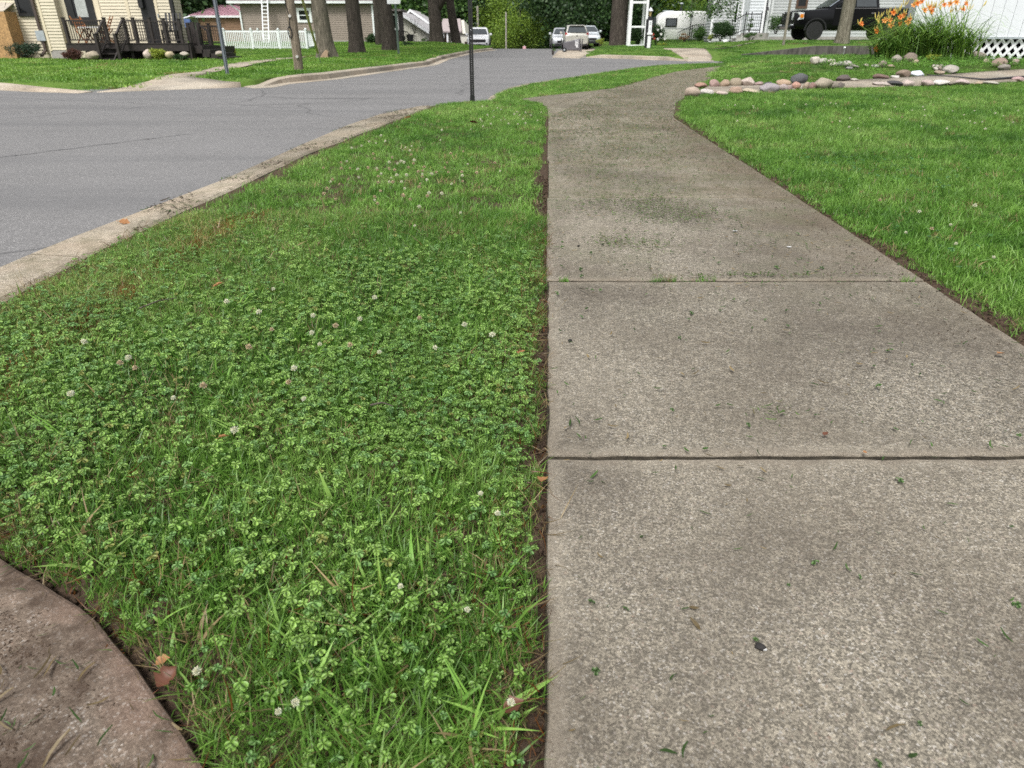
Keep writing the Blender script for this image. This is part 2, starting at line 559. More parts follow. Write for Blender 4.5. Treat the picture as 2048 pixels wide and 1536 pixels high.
# ================================================================== the ground, road, kerbs, pavement
def grid_plane(name, x0, x1, y0, y1, nx, ny, zf, mat):
    xs, ys = np.linspace(x0, x1, nx), np.linspace(y0, y1, ny)
    mb = MB()
    mb.v = [(x, y, zf(x, y)) for y in ys for x in xs]
    mb.f = [(j * nx + i, j * nx + i + 1, (j + 1) * nx + i + 1, (j + 1) * nx + i) for j in range(ny - 1) for i in range(nx - 1)]
    o = mb.build(name, mat, origin=(0, 0, 0), smooth=True)
    return o
gr = grid_plane('ground', -420, 420, -60, 560, 43, 63, lambda x, y: -0.45 - 2.2 * float(ss(55, 110, y)), m_ground)
tag(gr, kind='structure')
rd = grid_plane('road', -70, 60, -8, 96, 27, 210, road_z, m_road)
tag(rd, kind='structure')

# an old tar seam wandering across the near lane
a_, b_ = gp(-260, 348, ROADZ), gp(380, 268, ROADZ)
sv, n_ = [], 60
for i_ in range(n_ + 1):
    p_ = a_.lerp(b_, i_ / n_)
    q_ = Vector((p_.x, p_.y + .03 * math.sin(i_ * .7) + R.gauss(0, .008), ROADZ + .004))
    w_ = .010 + .009 * abs(math.sin(i_ * 1.3)) * R.random()
    sv += [q_ - Vector((0, w_, 0)), q_ + Vector((0, w_, 0))]
tag(MB().add(sv, [(2 * i, 2 * i + 2, 2 * i + 3, 2 * i + 1) for i in range(n_)]).build('road_seam', M('old tar', (.075, .075, .078), .7, var=.3, scale=30), origin=(0, 0, 0)), kind='structure')
# skyline of the near kerb, inner (grass) and outer (road) edges as the photograph shows them
kin = [gp(*p) for p in [(0, 606), (143, 529), (258, 472), (423, 398), (520, 354), (600, 315), (702, 275), (793, 240), (862, 212)]]
kout = [gp(*p) for p in [(0, 525), (125, 475), (283, 416), (448, 354), (530, 318), (600, 287), (688, 250), (758, 226), (839, 210)]]
kin = [Vector((-1.72, -4, 0)), Vector((-1.72, 1.0, 0))] + kin
kout = [Vector((-2.03, -4, 0)), Vector((-2.03, 1.2, 0))] + kout
def resample(line, n):
    line = [Vector(p) for p in line]
    L = [0]
    for a, b in zip(line, line[1:]): L.append(L[-1] + (b - a).length)
    out = []
    for k in range(n + 1):
        s = L[-1] * k / n
        i = max(j for j in range(len(L)) if L[j] <= s + 1e-9)
        i = min(i, len(line) - 2)
        out.append(line[i].lerp(line[i + 1], (s - L[i]) / max(1e-9, L[i + 1] - L[i])))
    return out
def offset_line(line, d):
    out = []
    for i, p in enumerate(line):
        a, b = line[max(i - 1, 0)], line[min(i + 1, len(line) - 1)]
        t = (b - a); t.z = 0; t.normalize()
        out.append(p + Vector((t.y, -t.x, 0)) * d)       # d > 0: to the right of the direction of travel
    return out
def kerb(name, inner, outer, nseg, mat, z_road=ROADZ, gutter=0.0, sink_in=0.14, droop0=False, droop1=False, zf=None):
    """kerb stones in a row; each stone a piece of its own with a small joint"""
    root = empty(name, (0, 0, 0), kind='structure')
    N = nseg * 6
    A, B = resample(inner, N), resample(outer, N)
    for s in range(nseg):
        mb = MB(); rings = []
        dz = R.uniform(-.006, .006)
        for j in range(7):
            i = s * 6 + j
            a, b = A[i].copy(), B[i].copy()
            if j == 0 and s > 0: a, b = a.lerp(A[i + 1], .018), b.lerp(B[i + 1], .018)
            if j == 6 and s < nseg - 1: a, b = a.lerp(A[i - 1], .018), b.lerp(B[i - 1], .018)
            f = i / N
            drop = 0
            if droop0: drop = max(drop, 1 - f * N / 5)
            if droop1: drop = max(drop, 1 - (1 - f) * N / 5)
            drop = max(0, min(1, drop))
            base = (zf((a.x + b.x) / 2, (a.y + b.y) / 2) if zf else 0)
            zt = base + dz + .004 + (z_road + .012 - base) * drop
            o = (b - a); o.z = 0; w = o.length; o.normalize()
            wob = R.uniform(-.006, .006) + .01 * math.sin(i * 1.7)
            zt2 = max(zt - .012, z_road + .012)
            ring = [a + Vector((0, 0, -.2)), Vector((a.x, a.y, zt - .012)) + o * wob, Vector((a.x, a.y, zt)) + o * (.02 + wob), Vector((b.x, b.y, zt2)) - o * .03,
                    Vector((b.x, b.y, zt2 - .02 * (1 - drop))) + o * .004]
            ring.append(Vector((b.x, b.y, z_road + .006)) + o * .03)
            if gutter: ring.append(Vector((b.x, b.y, z_road + .004)) + o * (.03 + gutter))
            ring.append(Vector((b.x, b.y, -.3)) + o * (.03 + gutter))
            rings.append(ring)
        mb.loft(rings)
        mb.build('kerb_stone', mat, parent=root, smooth=False)
    return root
kerb('near_kerb', kin, kout, 8, m_kerb)
# dropped kerb at the crossing, then the kerb round the corner
k2o = [gp(*p) for p in [(958, 203), (969, 193.5), (980, 184.5), (1010, 176), (1047, 167), (1084, 162), (1140, 153.6), (1184, 146.5), (1258, 136.3), (1310, 130.8), (1400, 126.6), (1470, 125.2), (1640, 123.6)]]
k2o.append(Vector((14, k2o[-1].y + .1, 0))); k2o.append(Vector((45, k2o[-1].y + .3, 0)))
k2i = offset_line(k2o, .17)
kerb('corner_kerb', k2i, k2o, 16, m_kerb, droop0=True)
# low flush strip between the two
strip = MB()
p0, p1, p2 = kout[-1], gp(905, 203.5), k2o[0]
q0, q1, q2 = kin[-1], gp(925, 206.5), k2i[0]
strip.add([(p.x, p.y, z) for z in (ROADZ - .1, ROADZ + .02) for p in (p0, p1, p2, q2, q1, q0)], [(0, 1, 2, 3, 4, 5), (6, 7, 8, 9, 10, 11)] + [(i, (i + 1) % 6, 6 + (i + 1) % 6, 6 + i) for i in range(6)])
tag(strip.build('dropped_kerb', m_kerb, origin=(0, 0, 0)), kind='structure')

# ---- pavement slabs
def walk_l(Y): return .0145 + .0483 * Y
def walk_r(Y): return 1.405 + .0455 * Y
m_bed = soil('joint dirt', a=(.012, .010, .008), b=(.05, .042, .03))
def slab_mesh(poly, z, th=.09, r=.007, inset=.07, hole_step=None):
    """paving slab: rounded arris, an inner ring so the trowelled margin can be told from the middle"""
    P = [Vector((p[0], p[1], 0)) for p in poly]
    n = len(P)
    c = sum(P, Vector()) / n
    # make counter-clockwise
    if sum(P[i].x * P[(i + 1) % n].y - P[(i + 1) % n].x * P[i].y for i in range(n)) < 0: P.reverse()
    Q = []
    for i in range(n):                               # subdivide the sides so the arris can wander
        a, b = P[i], P[(i + 1) % n]
        k = max(1, int((b - a).length / .05))
        for j in range(k):
            q = a.lerp(b, j / k)
            if 0 < j < k:
                t = (b - a).normalized()
                q += Vector((t.y, -t.x, 0)) * (R.gauss(0, .0016))
            Q.append(q)
    m = len(Q)
    def ins(d):
        out = []
        for i in range(m):
            a, b = Q[i - 2], Q[(i + 2) % m]
            t = (b - a).normalized()
            out.append(Q[i] + Vector((-t.y, t.x, 0)) * d)
        return out
    rings = [[Vector((q.x, q.y, z - th)) for q in Q], [Vector((q.x, q.y, z - r)) for q in Q],
             [Vector((q.x, q.y, z - r * .3)) for q in ins(r * .3)], [Vector((q.x, q.y, z)) for q in ins(r)], [Vector((q.x, q.y, z)) for q in ins(inset)]]
    if not inset: rings.pop()                        # slabs with sharp corners: no inner ring
    nr = len(rings)
    vs = [q for rr in rings for q in rr]
    fs = [(i * m + k, i * m + (k + 1) % m, (i + 1) * m + (k + 1) % m, (i + 1) * m + k) for i in range(nr - 1) for k in range(m)]
    fs.append(tuple((nr - 1) * m + k for k in range(m)))
    me = bpy.data.meshes.new('slab')
    me.from_pydata([tuple(v) for v in vs], [], fs)
    at_ = me.attributes.new('edge', 'FLOAT', 'POINT')
    at_.data.foreach_set('value', [0.0 if inset else .55] * ((nr - 1) * m) + [1.0 if inset else .55] * m)
    me.update()
    return me
bed = MB()
bed_poly = [(walk_l(-4), -4), (walk_r(-4), -4), (walk_r(7.9), 7.9)] + [tuple(gp(*p))[:2] for p in [(1352, 205), (1380, 188), (1415, 165), (1433, 154), (1447, 141), (1471, 129), (1450, 130.5), (1400, 136.7), (1352, 142.6), (1305, 154), (1258, 168.4), (1223, 176), (1169, 183), (1102, 189.8), (1065, 194), (1040, 198), (1065, 203), (1080, 207), (1093, 217)]] + [(walk_l(7.9), 7.9)]
sw = sheet('sidewalk', bed_poly, 1.0, lambda x, y: -.008, m_bed)
tag(sw, kind='structure')
cuts = [-3.6, -2.4, -1.2, .02, 1.223, 2.396, 3.834, 5.09, 6.4, 7.92]
for i, (a, b) in enumerate(zip(cuts, cuts[1:])):
    g = .006 if b < 3 else .004
    if i in (3, 4, 5): g = .009
    jl, jr = R.uniform(-.006, .006), R.uniform(-.006, .006)
    poly = [(walk_l(a) + jl, a + g), (walk_r(a) + jr, a + g), (walk_r(b) + jr, b - g), (walk_l(b) + jl, b - g)]
    me = slab_mesh(poly, R.uniform(-.0015, .0015) - (.002 if a == 1.223 else 0))
    me.materials.append(m_walk if a < 3.8 else m_walkfar)
    link_mesh('slab', me, parent=sw)
def pxpoly(pts): return [tuple(gp(*p))[:2] for p in pts]
for poly in ([(walk_l(7.93), 7.93)] + pxpoly([(1094.6, 213.2), (1223.1, 176.95), (1414.8, 165.25), (1380, 188), (1352, 205)]) + [(walk_r(7.93), 7.93)],
             pxpoly([(1094.2, 212.9), (1085, 208), (1065, 203), (1047, 200), (1038, 198), (1065, 194), (1102, 189.8), (1169, 183), (1222.8, 176.85)]),
             pxpoly([(1223.3, 176.75), (1258, 168.4), (1305, 154), (1352, 142.6), (1400, 136.7), (1450, 130.5), (1471, 129), (1447, 141), (1433, 154), (1415.1, 165.1)])):
    me = slab_mesh(poly, 0.0, inset=0)
    me.materials.append(m_walkfar)
    link_mesh('slab', me, parent=sw)

# ---- muddy concrete crossing in the near corner
apron_edge = [(-1.69, 1.32)] + [tuple(gp(*p))[:2] for p in [(0, 1115), (83, 1165), (161, 1214), (228, 1285), (319, 1401), (389, 1504)]] + [(-.1, .26), (.0, .17)]
apron_poly = apron_edge + [(-.02, -4), (-1.69, -4)]
me = slab_mesh(apron_poly, .004, inset=.13)
me.materials.append(m_apron)
ap = link_mesh('crossing_slab', me)
tag(ap, kind='structure')

# loose soil swept over the left of the crossing: a lumpy sheet that breaks the surface in patches
ls_poly = [(-1.66, 1.28), (-.90, .90), (-.80, .84), (-.72, .74), (-.66, .62), (-.60, .45), (-.60, .1), (-1.66, .1)]
def loose_z(x, y):
    A, B = np.array([x]), np.array([y])
    e = float(dist_line(ls_poly, A, B, True)[0])
    k = float(ss(.0, .16, e))
    return .004 - .007 * (1 - k) + k * (.040 * (float(fbm(A, B, 11, 33)[0]) - .47) + .022 * (float(fbm(A, B, 60, 35)[0]) - .5))
lso = sheet('loose_soil', ls_poly, .012, loose_z, m_soil, edge_step=.03)
tag(lso, kind='stuff')

# ---- grass verge between kerb and pavement, and the verge past the crossing
def verge_soil_z(x, y):
    d_w = abs(x - walk_l(y)) if y < 8 else .5
    e = float(dist_line(apron_edge, np.array([x]), np.array([y]))[0])
    z = -.012 + .012 * float(fbm(np.array([x]), np.array([y]), 9, 3)[0])
    z -= .018 * float(1 - ss(.0, .05, min(d_w, e)))
    return z + .006 * (float(vnoise(np.array([x]), np.array([y]), 45, 5)[0]) - .5)
verge_poly = [(p.x, p.y) for p in kin[3:]] + pxpoly([(905, 206), (945, 204), (1000, 200.5), (1038, 198.5), (1047, 200.5), (1065, 203.5), (1080, 207.5), (1092, 217)]) + \
             [(walk_l(7.9), 7.9), (walk_l(4), 4), (walk_l(2), 2), (walk_l(1), 1), (walk_l(.17), .17)] + list(reversed(apron_edge[1:])) + [(-1.72, 1.33)]
vg = sheet('verge', verge_poly, .22, verge_soil_z, m_soil, edge_step=.06, near=(-1.75, .2, .1, 3.2, .03))
tag(vg, kind='structure')
verge2_poly = [(p.x, p.y) for p in k2i[0:11]] + pxpoly([(1470, 128.5), (1450, 130.8), (1400, 136.9), (1352, 143), (1305, 154.5), (1258, 169), (1223, 176.6), (1169, 183.6), (1102, 190.2), (1065, 194.4), (1038, 197.6), (1000, 200.2)])
vg2 = sheet('corner_verge', verge2_poly, .4, lambda x, y: -.008, m_turf, edge_step=.2)
tag(vg2, kind='structure')
# ---- the lawn right of the pavement, rising to the flower bed
lawn_poly = [(walk_r(-4), -4), (walk_r(0), 0), (walk_r(2), 2), (walk_r(4), 4), (walk_r(7.9), 7.9)] + pxpoly([(1352, 205), (1380, 188), (1415, 165), (1433, 154), (1447, 141), (1471, 129), (1471, 128.2)]) + \
            [(p.x, p.y) for p in k2i[11:]] + [(45, -4)]
def lawn_z(x, y):
    e = max(0.0, x - walk_r(min(y, 7.9))) if y < 8 else .5
    return mound(x, y) - .012 - .03 * float(1 - ss(.0, .07, e)) + .01 * (float(vnoise(np.array([x]), np.array([y]), 12, 5)[0]) - .5)
lw = sheet('lawn', lawn_poly, .5, lawn_z, m_turf, edge_step=.12, near=(1.3, 3.2, 1, 8.2, .06))
tag(lw, kind='structure')
# the raw soil strip where the lawn edge was cut back
es = [(walk_r(y) + .002, y) for y in np.arange(-1, 8.0, .16)] + pxpoly([(1352, 205), (1380, 188)])
eo = [(x + .065 + .04 * math.sin(y * 5.1) * math.sin(y * 2.3 + 1) + R.uniform(-.02, .02), y + .01) for x, y in es]
st_ = sheet('lawn_edge_soil', es + eo[::-1], .06, lambda x, y: lawn_z(x, y) + .006, m_soil, edge_step=.06)
tag(st_, kind='structure')
# stone-lined garden path
path_top = [(1418, 172), (1450, 172), (1530, 170.5), (1610, 167), (1705, 161.5), (1853, 153), (1960, 145), (2048, 139.5), (2200, 131)]
path_bot = [(1395, 186), (1450, 185), (1530, 181.5), (1610, 177), (1705, 174.5), (1807, 171.5), (1960, 165), (2048, 161), (2200, 156)]
pt = [gterr(*p, mound) for p in path_top]; pb = [gterr(*p, mound) for p in path_bot]
path_poly = [(p.x, p.y) for p in pt] + [(p.x, p.y) for p in reversed(pb)]
pth = sheet('garden_path', path_poly, .25, lambda x, y: mound(x, y) + .012, m_path, skirt=.1)
tag(pth, kind='structure')

# ---- far side, left: lot with kerb, crossing and walkway
llk_px = [(0, 163), (74, 166), (182, 169), (300, 160), (389, 155), (485, 160), (510, 159), (545, 153.3), (643, 145.5), (750, 132.8), (844.5, 122), (876, 112), (934, 100.6), (981, 95.7)]
llk = [gp(*p) for p in llk_px]
left_poly = [(-48, 14.2)] + [(p.x, p.y) for p in llk] + [(-1.55, 56.0), (-8, 57), (-8, 112), (-80, 112), (-80, 14.2)]
ll = sheet('far_left_lot', left_poly, 1.0, lambda x, y: left_lot(x, y) - .015, m_turf_far, edge_step=.4, skirt=.3)
tag(ll, kind='structure')
kl1 = [Vector((-48, 14.2, 0))] + llk[0:3]
kerb('far_left_kerb', kl1, offset_line(kl1, .16), 12, m_kerbfar, gutter=.12, droop1=True)
kl2 = llk[5:]
kerb('far_corner_kerb', kl2, offset_line(kl2, .18), 18, m_kerbfar, gutter=.34, droop0=True, zf=lambda x, y: .0)
def onleft(x, y): return left_lot(x, y) + .004
fa = sheet('far_crossing', pxpoly([(190, 169.5), (234, 164), (297, 158.5), (345, 148.5), (402, 143), (428, 144.5), (378, 154.5), (390, 155), (480, 160.5)]), .5, lambda x, y: max(left_lot(x, y) + .005, ROADZ + .012), m_kerbfar, skirt=.25)
tag(fa, kind='structure')
wk = sheet('far_walkway', pxpoly([(402, 143), (447.6, 130), (500, 121.5), (545, 117), (578, 116), (612, 113), (612, 114.2), (578, 118), (525.8, 125), (475, 136.7), (428, 144.5)]), .5, lambda x, y: left_lot(x, y) + .01, m_path)
tag(wk, kind='structure')

# ---- far side, right: lot with kerb, ramp, low retaining wall
rk = [gp(*p) for p in [(1172, 108.4), (1273, 111.3), (1328, 113.3)]]
rk += [Vector((7.15, 30.4, 0))]
rk2 = [Vector((8.35, 29.9, 0)), Vector((9.4, 29.6, 0)), Vector((12, 29.55, 0)), Vector((50, 29.5, 0))]
right_poly = [(p.x, p.y) for p in rk] + [(p.x, p.y) for p in rk2] + [(50, 110), (7.6, 110), (6.6, 52), (6.3, 46), (5.0, 42)]
rl = sheet('far_right_lot', right_poly, 1.0, lambda x, y: right_lot(x, y) - .015, m_turf_far, edge_step=.3, near=(8.5, 20, 29.6, 36, .25), skirt=.3)
tag(rl, kind='structure')
kerb('far_right_kerb', rk, offset_line(rk, .2), 5, m_kerbfar, gutter=.15, droop0=True, droop1=True)
kerb('far_right_street_kerb', rk2, offset_line(rk2, .18), 14, m_kerbfar, gutter=.1, droop0=True)
rp = sheet('far_ramp', [tuple(gp(a, b, -.115))[:2] for a, b in [(1375, 122), (1428, 121.5)]] + [(9.0, 35.6), (9.0, 37.2), (7.4, 37.2)], .15, lambda x, y: max(right_lot(x, y) + .025, ROADZ + .01), m_path, skirt=.3)
tag(rp, kind='structure')
fw = sheet('far_footpath', [(9.0, 36.6), (9.0, 37.1), (14.5, 37.1), (14.5, 36.6)], .4, lambda x, y: right_lot(x, y) + .012, m_path)
tag(fw, kind='structure')
dr_poly = [tuple(gp(p[0], p[1], -.1))[:2] for p in [(1104, 113.5), (1160, 115.5), (1172, 109.5), (1238, 101), (1222, 97.5), (1175, 98.5), (1117, 101.6)]]
dr = sheet('driveway', dr_poly, .6, lambda x, y: ROADZ + .012 + .03 * float(ss(36, 44, y)), m_kerbfar, skirt=.2)
tag(dr, kind='structure')
# ================================================================== grass, clover and litter on the ground (stuff nobody could count)
SRC = {}
def source(coll, meshes):
    c = bpy.data.collections.new(coll)
    for i, me in enumerate(meshes):
        c.objects.link(bpy.data.objects.new('%s_%02d' % (coll.replace(' ', '_'), i), me))
    SRC[coll] = (c, len(meshes))
    return c
_groups = {}
def scatter_group(coll):
    if coll in _groups: return _groups[coll]
    g = bpy.data.node_groups.new('scatter ' + coll, 'GeometryNodeTree')
    g.interface.new_socket('Geometry', in_out='INPUT', socket_type='NodeSocketGeometry')
    g.interface.new_socket('Geometry', in_out='OUTPUT', socket_type='NodeSocketGeometry')
    n = g.nodes
    gi, go = n.new('NodeGroupInput'), n.new('NodeGroupOutput')
    iop = n.new('GeometryNodeInstanceOnPoints'); iop.inputs['Pick Instance'].default_value = True
    ci = n.new('GeometryNodeCollectionInfo'); ci.inputs['Collection'].default_value = SRC[coll][0]
    ci.inputs['Separate Children'].default_value = True; ci.inputs['Reset Children'].default_value = True
    def attr(nm, typ):
        a = n.new('GeometryNodeInputNamedAttribute'); a.data_type = typ; a.inputs['Name'].default_value = nm
        return a.outputs['Attribute']
    e2r = n.new('FunctionNodeEulerToRotation')
    g.links.new(attr('rot', 'FLOAT_VECTOR'), e2r.inputs[0])
    g.links.new(gi.outputs[0], iop.inputs['Points'])
    g.links.new(ci.outputs[0], iop.inputs['Instance'])
    g.links.new(attr('idx', 'INT'), iop.inputs['Instance Index'])
    g.links.new(e2r.outputs[0], iop.inputs['Rotation'])
    g.links.new(attr('scl', 'FLOAT_VECTOR'), iop.inputs['Scale'])
    g.links.new(iop.outputs[0], go.inputs[0])
    _groups[coll] = g
    return g
def scatter(name, coll, P, rot, scl, col, parent=None, idx=None):
    N = len(P)
    me = bpy.data.meshes.new(name)
    me.vertices.add(N)
    me.vertices.foreach_set('co', np.asarray(P, np.float32).ravel())
    def put(nm, typ, arr, fld):
        a = me.attributes.new(nm, typ, 'POINT'); a.data.foreach_set(fld, arr.ravel())
    put('rot', 'FLOAT_VECTOR', np.asarray(rot, np.float32), 'vector')
    s = np.asarray(scl, np.float32)
    if s.ndim == 1: s = np.repeat(s[:, None], 3, 1)
    put('scl', 'FLOAT_VECTOR', s, 'vector')
    put('idx', 'INT', np.asarray(idx if idx is not None else RNG.integers(0, SRC[coll][1], N), np.int32), 'value')
    c4 = np.ones((N, 4), np.float32); c4[:, :3] = col
    put('tcol', 'FLOAT_COLOR', c4, 'color')
    me.update()
    o = bpy.data.objects.new(name, me)
    COL.objects.link(o)
    o.modifiers.new('scatter', 'NODES').node_group = scatter_group(coll)
    if parent: o.parent = parent
    return tag(o, kind='stuff')

def tuft(n, rad, h, w, lean, mat, segs=3, seed=0, sway=0.0):
    r = np.random.default_rng(seed)
    V, F = [], []
    for _ in range(n):
        a = r.uniform(0, 2 * PI); d = rad * math.sqrt(r.random())
        bx, by = d * math.cos(a), d * math.sin(a)
        az = r.uniform(0, 2 * PI)
        hh = h * r.uniform(.45, 1.15); le = lean * r.uniform(.2, 1.5) * hh
        ww = w * r.uniform(.6, 1.3)
        px, py = math.cos(az + PI / 2 + r.uniform(-.6, .6)), math.sin(az + PI / 2 + r.uniform(-.6, .6))
        i0 = len(V)
        for s in range(segs + 1):
            t = s / segs
            off = le * t ** 1.8
            x, y = bx + math.cos(az) * off + sway * t * hh, by + math.sin(az) * off
            z = hh * t * (1 - .28 * min(1.6, le / hh) * t)
            k = ww * .5 * (1 - t ** 2.2)
            if s < segs: V += [(x - px * k, y - py * k, z), (x + px * k, y + py * k, z)]
            else: V.append((x, y, z))
        for s in range(segs - 1):
            F.append((i0 + 2 * s, i0 + 2 * s + 1, i0 + 2 * s + 3, i0 + 2 * s + 2))
        F.append((i0 + 2 * segs - 2, i0 + 2 * segs - 1, i0 + 2 * segs))
    me = bpy.data.meshes.new('grass_tuft')
    me.from_pydata(V, [], F)
    me.materials.append(mat)
    me.polygons.foreach_set('use_smooth', [True] * len(me.polygons))
    return me
m_blade = leafy('grass blade', (1, 1, 1), var=.42, rough=.42, transl=.38, inst=True, hue=.35)
m_clover = leafy('clover leaf', (1, 1, 1), var=.34, rough=.42, transl=.32, inst=True, hue=.2, chevron=.38)
source('fine tuft', [tuft(16, .028, .052, .0026, .75, m_blade, 3, 100 + i) for i in range(8)])
source('broad tuft', [tuft(6, .02, .066, .0060, 1.25, m_blade, 4, 200 + i) for i in range(6)])
source('lawn tuft', [tuft(42, .07, .052, .0036, .8, m_blade, 2, 300 + i) for i in range(8)])
source('lawn patch', [tuft(150, .22, .06, .0075, .8, m_blade, 2, 400 + i) for i in range(6)])
source('far patch', [tuft(170, .5, .07, .02, .8, m_blade, 2, 500 + i) for i in range(6)])
source('dry blades', [tuft(5, .03, .045, .0017, 1.6, m_blade, 3, 600 + i) for i in range(6)])

def clover_leaf(seed, flat=False):
    r = np.random.default_rng(seed)
    V, F = [], []
    H = .003 if flat else r.uniform(.040, .060)
    bend = r.uniform(-.012, .012), r.uniform(-.012, .012)
    # petiole
    i0 = len(V)
    for s in range(4):
        t = s / 3
        x, y = bend[0] * t * t, bend[1] * t * t
        V += [(x - .0006, y, H * t), (x + .0006, y, H * t)]
    F += [(i0 + 2 * s, i0 + 2 * s + 1, i0 + 2 * s + 3, i0 + 2 * s + 2) for s in range(3)]
    cx, cy = bend
    L = r.uniform(.0085, .012)
    for k in range(3):
        a = 2 * PI * k / 3 + r.uniform(-.2, .2)
        tilt = r.uniform(-.2, .16); fold = r.uniform(.0, .15)
        Lk = L * r.uniform(.88, 1.1)
        prof = [(0, 0), (.26, .34), (.58, .54), (.86, .50), (1.0, .24)]
        mid = [(0, 0), (.3, 0), (.62, 0), (.85, 0), (.93, 0)]
        ca, sa = math.cos(a), math.sin(a)
        def P(u, v):
            z = tilt * u * Lk - .25 * u * u * Lk + fold * abs(v) * Lk
            x_, y_ = u * Lk, v * Lk
            return (cx + ca * x_ - sa * y_, cy + sa * x_ + ca * y_, H + z)
        i0 = len(V)
        for (u, v) in mid: V.append(P(u, 0))
        for (u, v) in prof[1:]: V.append(P(u, v))
        for (u, v) in prof[1:]: V.append(P(u, -v))
        for sgn in (5, 9):
            F.append((i0, i0 + 1, i0 + sgn))
            for j in range(3):
                F.append((i0 + 1 + j, i0 + 2 + j, i0 + sgn + 1 + j, i0 + sgn + j))
    me = bpy.data.meshes.new('clover_leaf')
    me.from_pydata(V, [], F)
    al = me.attributes.new('along', 'FLOAT', 'POINT')
    us = [0.0] * 8 + [u for _ in range(3) for u in [m[0] for m in mid] + [p[0] for p in prof[1:]] * 2]
    al.data.foreach_set('value', us)
    me.materials.append(m_clover)
    me.polygons.foreach_set('use_smooth', [True] * len(me.polygons))
    return me
source('clover', [clover_leaf(700 + i) for i in range(12)])
source('scrap', [clover_leaf(740 + i, True) for i in range(6)])

G_DEEP, G_MID, G_LITE = np.array((.062, .165, .022)), np.array((.145, .30, .042)), np.array((.275, .425, .10))
G_DRY, G_RUST = np.array((.36, .27, .13)), np.array((.30, .115, .03))
def grass_col(X, Y, bright=1.0, dry=.06, seed=0):
    n = len(X)
    a = fbm(X, Y, .9, seed)[:, None]; b = fbm(X, Y, 5, seed + 4)[:, None]; c = RNG.random((n, 1))
    k = np.clip(.5 + (a - .5) * 1.0 + (b - .5) * .9 + (c - .5) * .35, 0, 1)
    col = np.where(k < .5, G_DEEP + (G_MID - G_DEEP) * k * 2, G_MID + (G_LITE - G_MID) * (k - .5) * 2)
    col = col * (0.8 + .4 * RNG.random((n, 1))) * bright
    d = RNG.random((n, 1)) < dry * (1.6 * fbm(X, Y, 2.2, seed + 9)[:, None]) ** 2
    return np.where(d, G_DRY * (.6 + .6 * RNG.random((n, 1))), col)
def sample(poly, dens, ylo=None, yhi=None, xlo=None, xhi=None):
    A = np.array([(p[0], p[1]) for p in poly])
    x0, y0 = A.min(0); x1, y1 = A.max(0)
    if ylo is not None: y0 = max(y0, ylo)
    if yhi is not None: y1 = min(y1, yhi)
    if xlo is not None: x0 = max(x0, xlo)
    if xhi is not None: x1 = min(x1, xhi)
    N = int((x1 - x0) * (y1 - y0) * dens)
    X, Y = RNG.uniform(x0, x1, N), RNG.uniform(y0, y1, N)
    ok = inside(A, X, Y)
    return X[ok], Y[ok]
def in_view(X, Y, mx=.12):
    """keep what the frame (and a step to either side) can show"""
    dep = Y * CT + CAM_H * ST
    return (np.abs(X) < (1024 / FPX + mx) * dep + .5) & (Y > .25)
def rots(n, tilt=.15, az=None):
    r = np.zeros((n, 3))
    r[:, 0] = RNG.normal(0, tilt, n); r[:, 1] = RNG.normal(0, tilt, n)
    r[:, 2] = RNG.uniform(0, 2 * PI, n) if az is None else az + RNG.normal(0, .5, n)
    return r
walk_line = [(walk_l(-1), -1), (walk_l(3), 3), (walk_l(7.95), 7.95)]
kin_line = [(p.x, p.y) for p in kin]
def rust_band(X, Y):
    line = [tuple(gp(*p))[:2] for p in [(-60, 830), (110, 690), (280, 570), (400, 490), (520, 430)]]
    return dist_line(line, X, Y)
def clover_mask(X, Y):
    n = fbm(X, Y, 3.2, 21); n2 = fbm(X, Y, 1.1, 27)
    base = ss(3.5, 1.7, Y + .8 * (n2 - .4)) * (1 - .85 * ss(.98, .70, Y + .25 * (fbm(X, Y, 4, 23) - .5))) * ss(-1.75, -1.15, X + .25 * (Y - 1))
    return np.clip(base * (.36 + .64 * ss(.3, .55, n + .3 * (n2 - .3))) + .2 * ss(.56, .7, n) * ss(6, 3, Y), 0, 1)
def edge_dist(X, Y):
    return np.minimum(np.minimum(dist_line(walk_line, X, Y), dist_line(apron_edge, X, Y)), dist_line(kin_line, X, Y) - .012)

# --- verge, near part
X, Y = sample(verge_poly, 5200, yhi=3.4)
d = edge_dist(X, Y); trench = .0 + .038 * fbm(X, Y, 9, 31)
cm = clover_mask(X, Y)
bare = fbm(X, Y, 7, 41)
keep = (d > trench) & (RNG.random(len(X)) > .45 * cm) & (RNG.random(len(X)) < .45 + 1.1 * bare)
X, Y, cm = X[keep], Y[keep], cm[keep]
rb = rust_band(X, Y)
col = grass_col(X, Y, 1.0, .10, 1)
g = RNG.random(len(X))[:, None] < (.75 * np.clip(1 - rb / .09, 0, 1) * ss(.35, .6, fbm(X, Y, 4, 51)))[:, None]
col = np.where(g, G_RUST * (.7 + .6 * RNG.random((len(X), 1))), col)
sg = RNG.random(len(X))[:, None] < (.5 * ss(.8, .15, dist_line(kin_line, X, Y)) * ss(.35, .6, fbm(X, Y, 3.1, 57)))[:, None]
col = np.where(sg, np.array((.36, .35, .12)) * (.7 + .6 * RNG.random((len(X), 1))), col)
edge_f = np.clip(edge_dist(X, Y) / .12, .35, 1)
scatter('verge_grass', 'fine tuft', np.c_[X, Y, np.full(len(X), -.014)], rots(len(X), .22), RNG.uniform(.7, 1.25, len(X)) * (.55 + .45 * edge_f) * (1 - .10 * cm), col)
X, Y = sample(verge_poly, 420, yhi=3.6)
d = edge_dist(X, Y)
wide = .3 * ss(.5, .66, fbm(X, Y, 2.6, 61)) + 1.1 * ss(1.0, .7, Y) + .06
keep = (d > .045) & (RNG.random(len(X)) < wide)
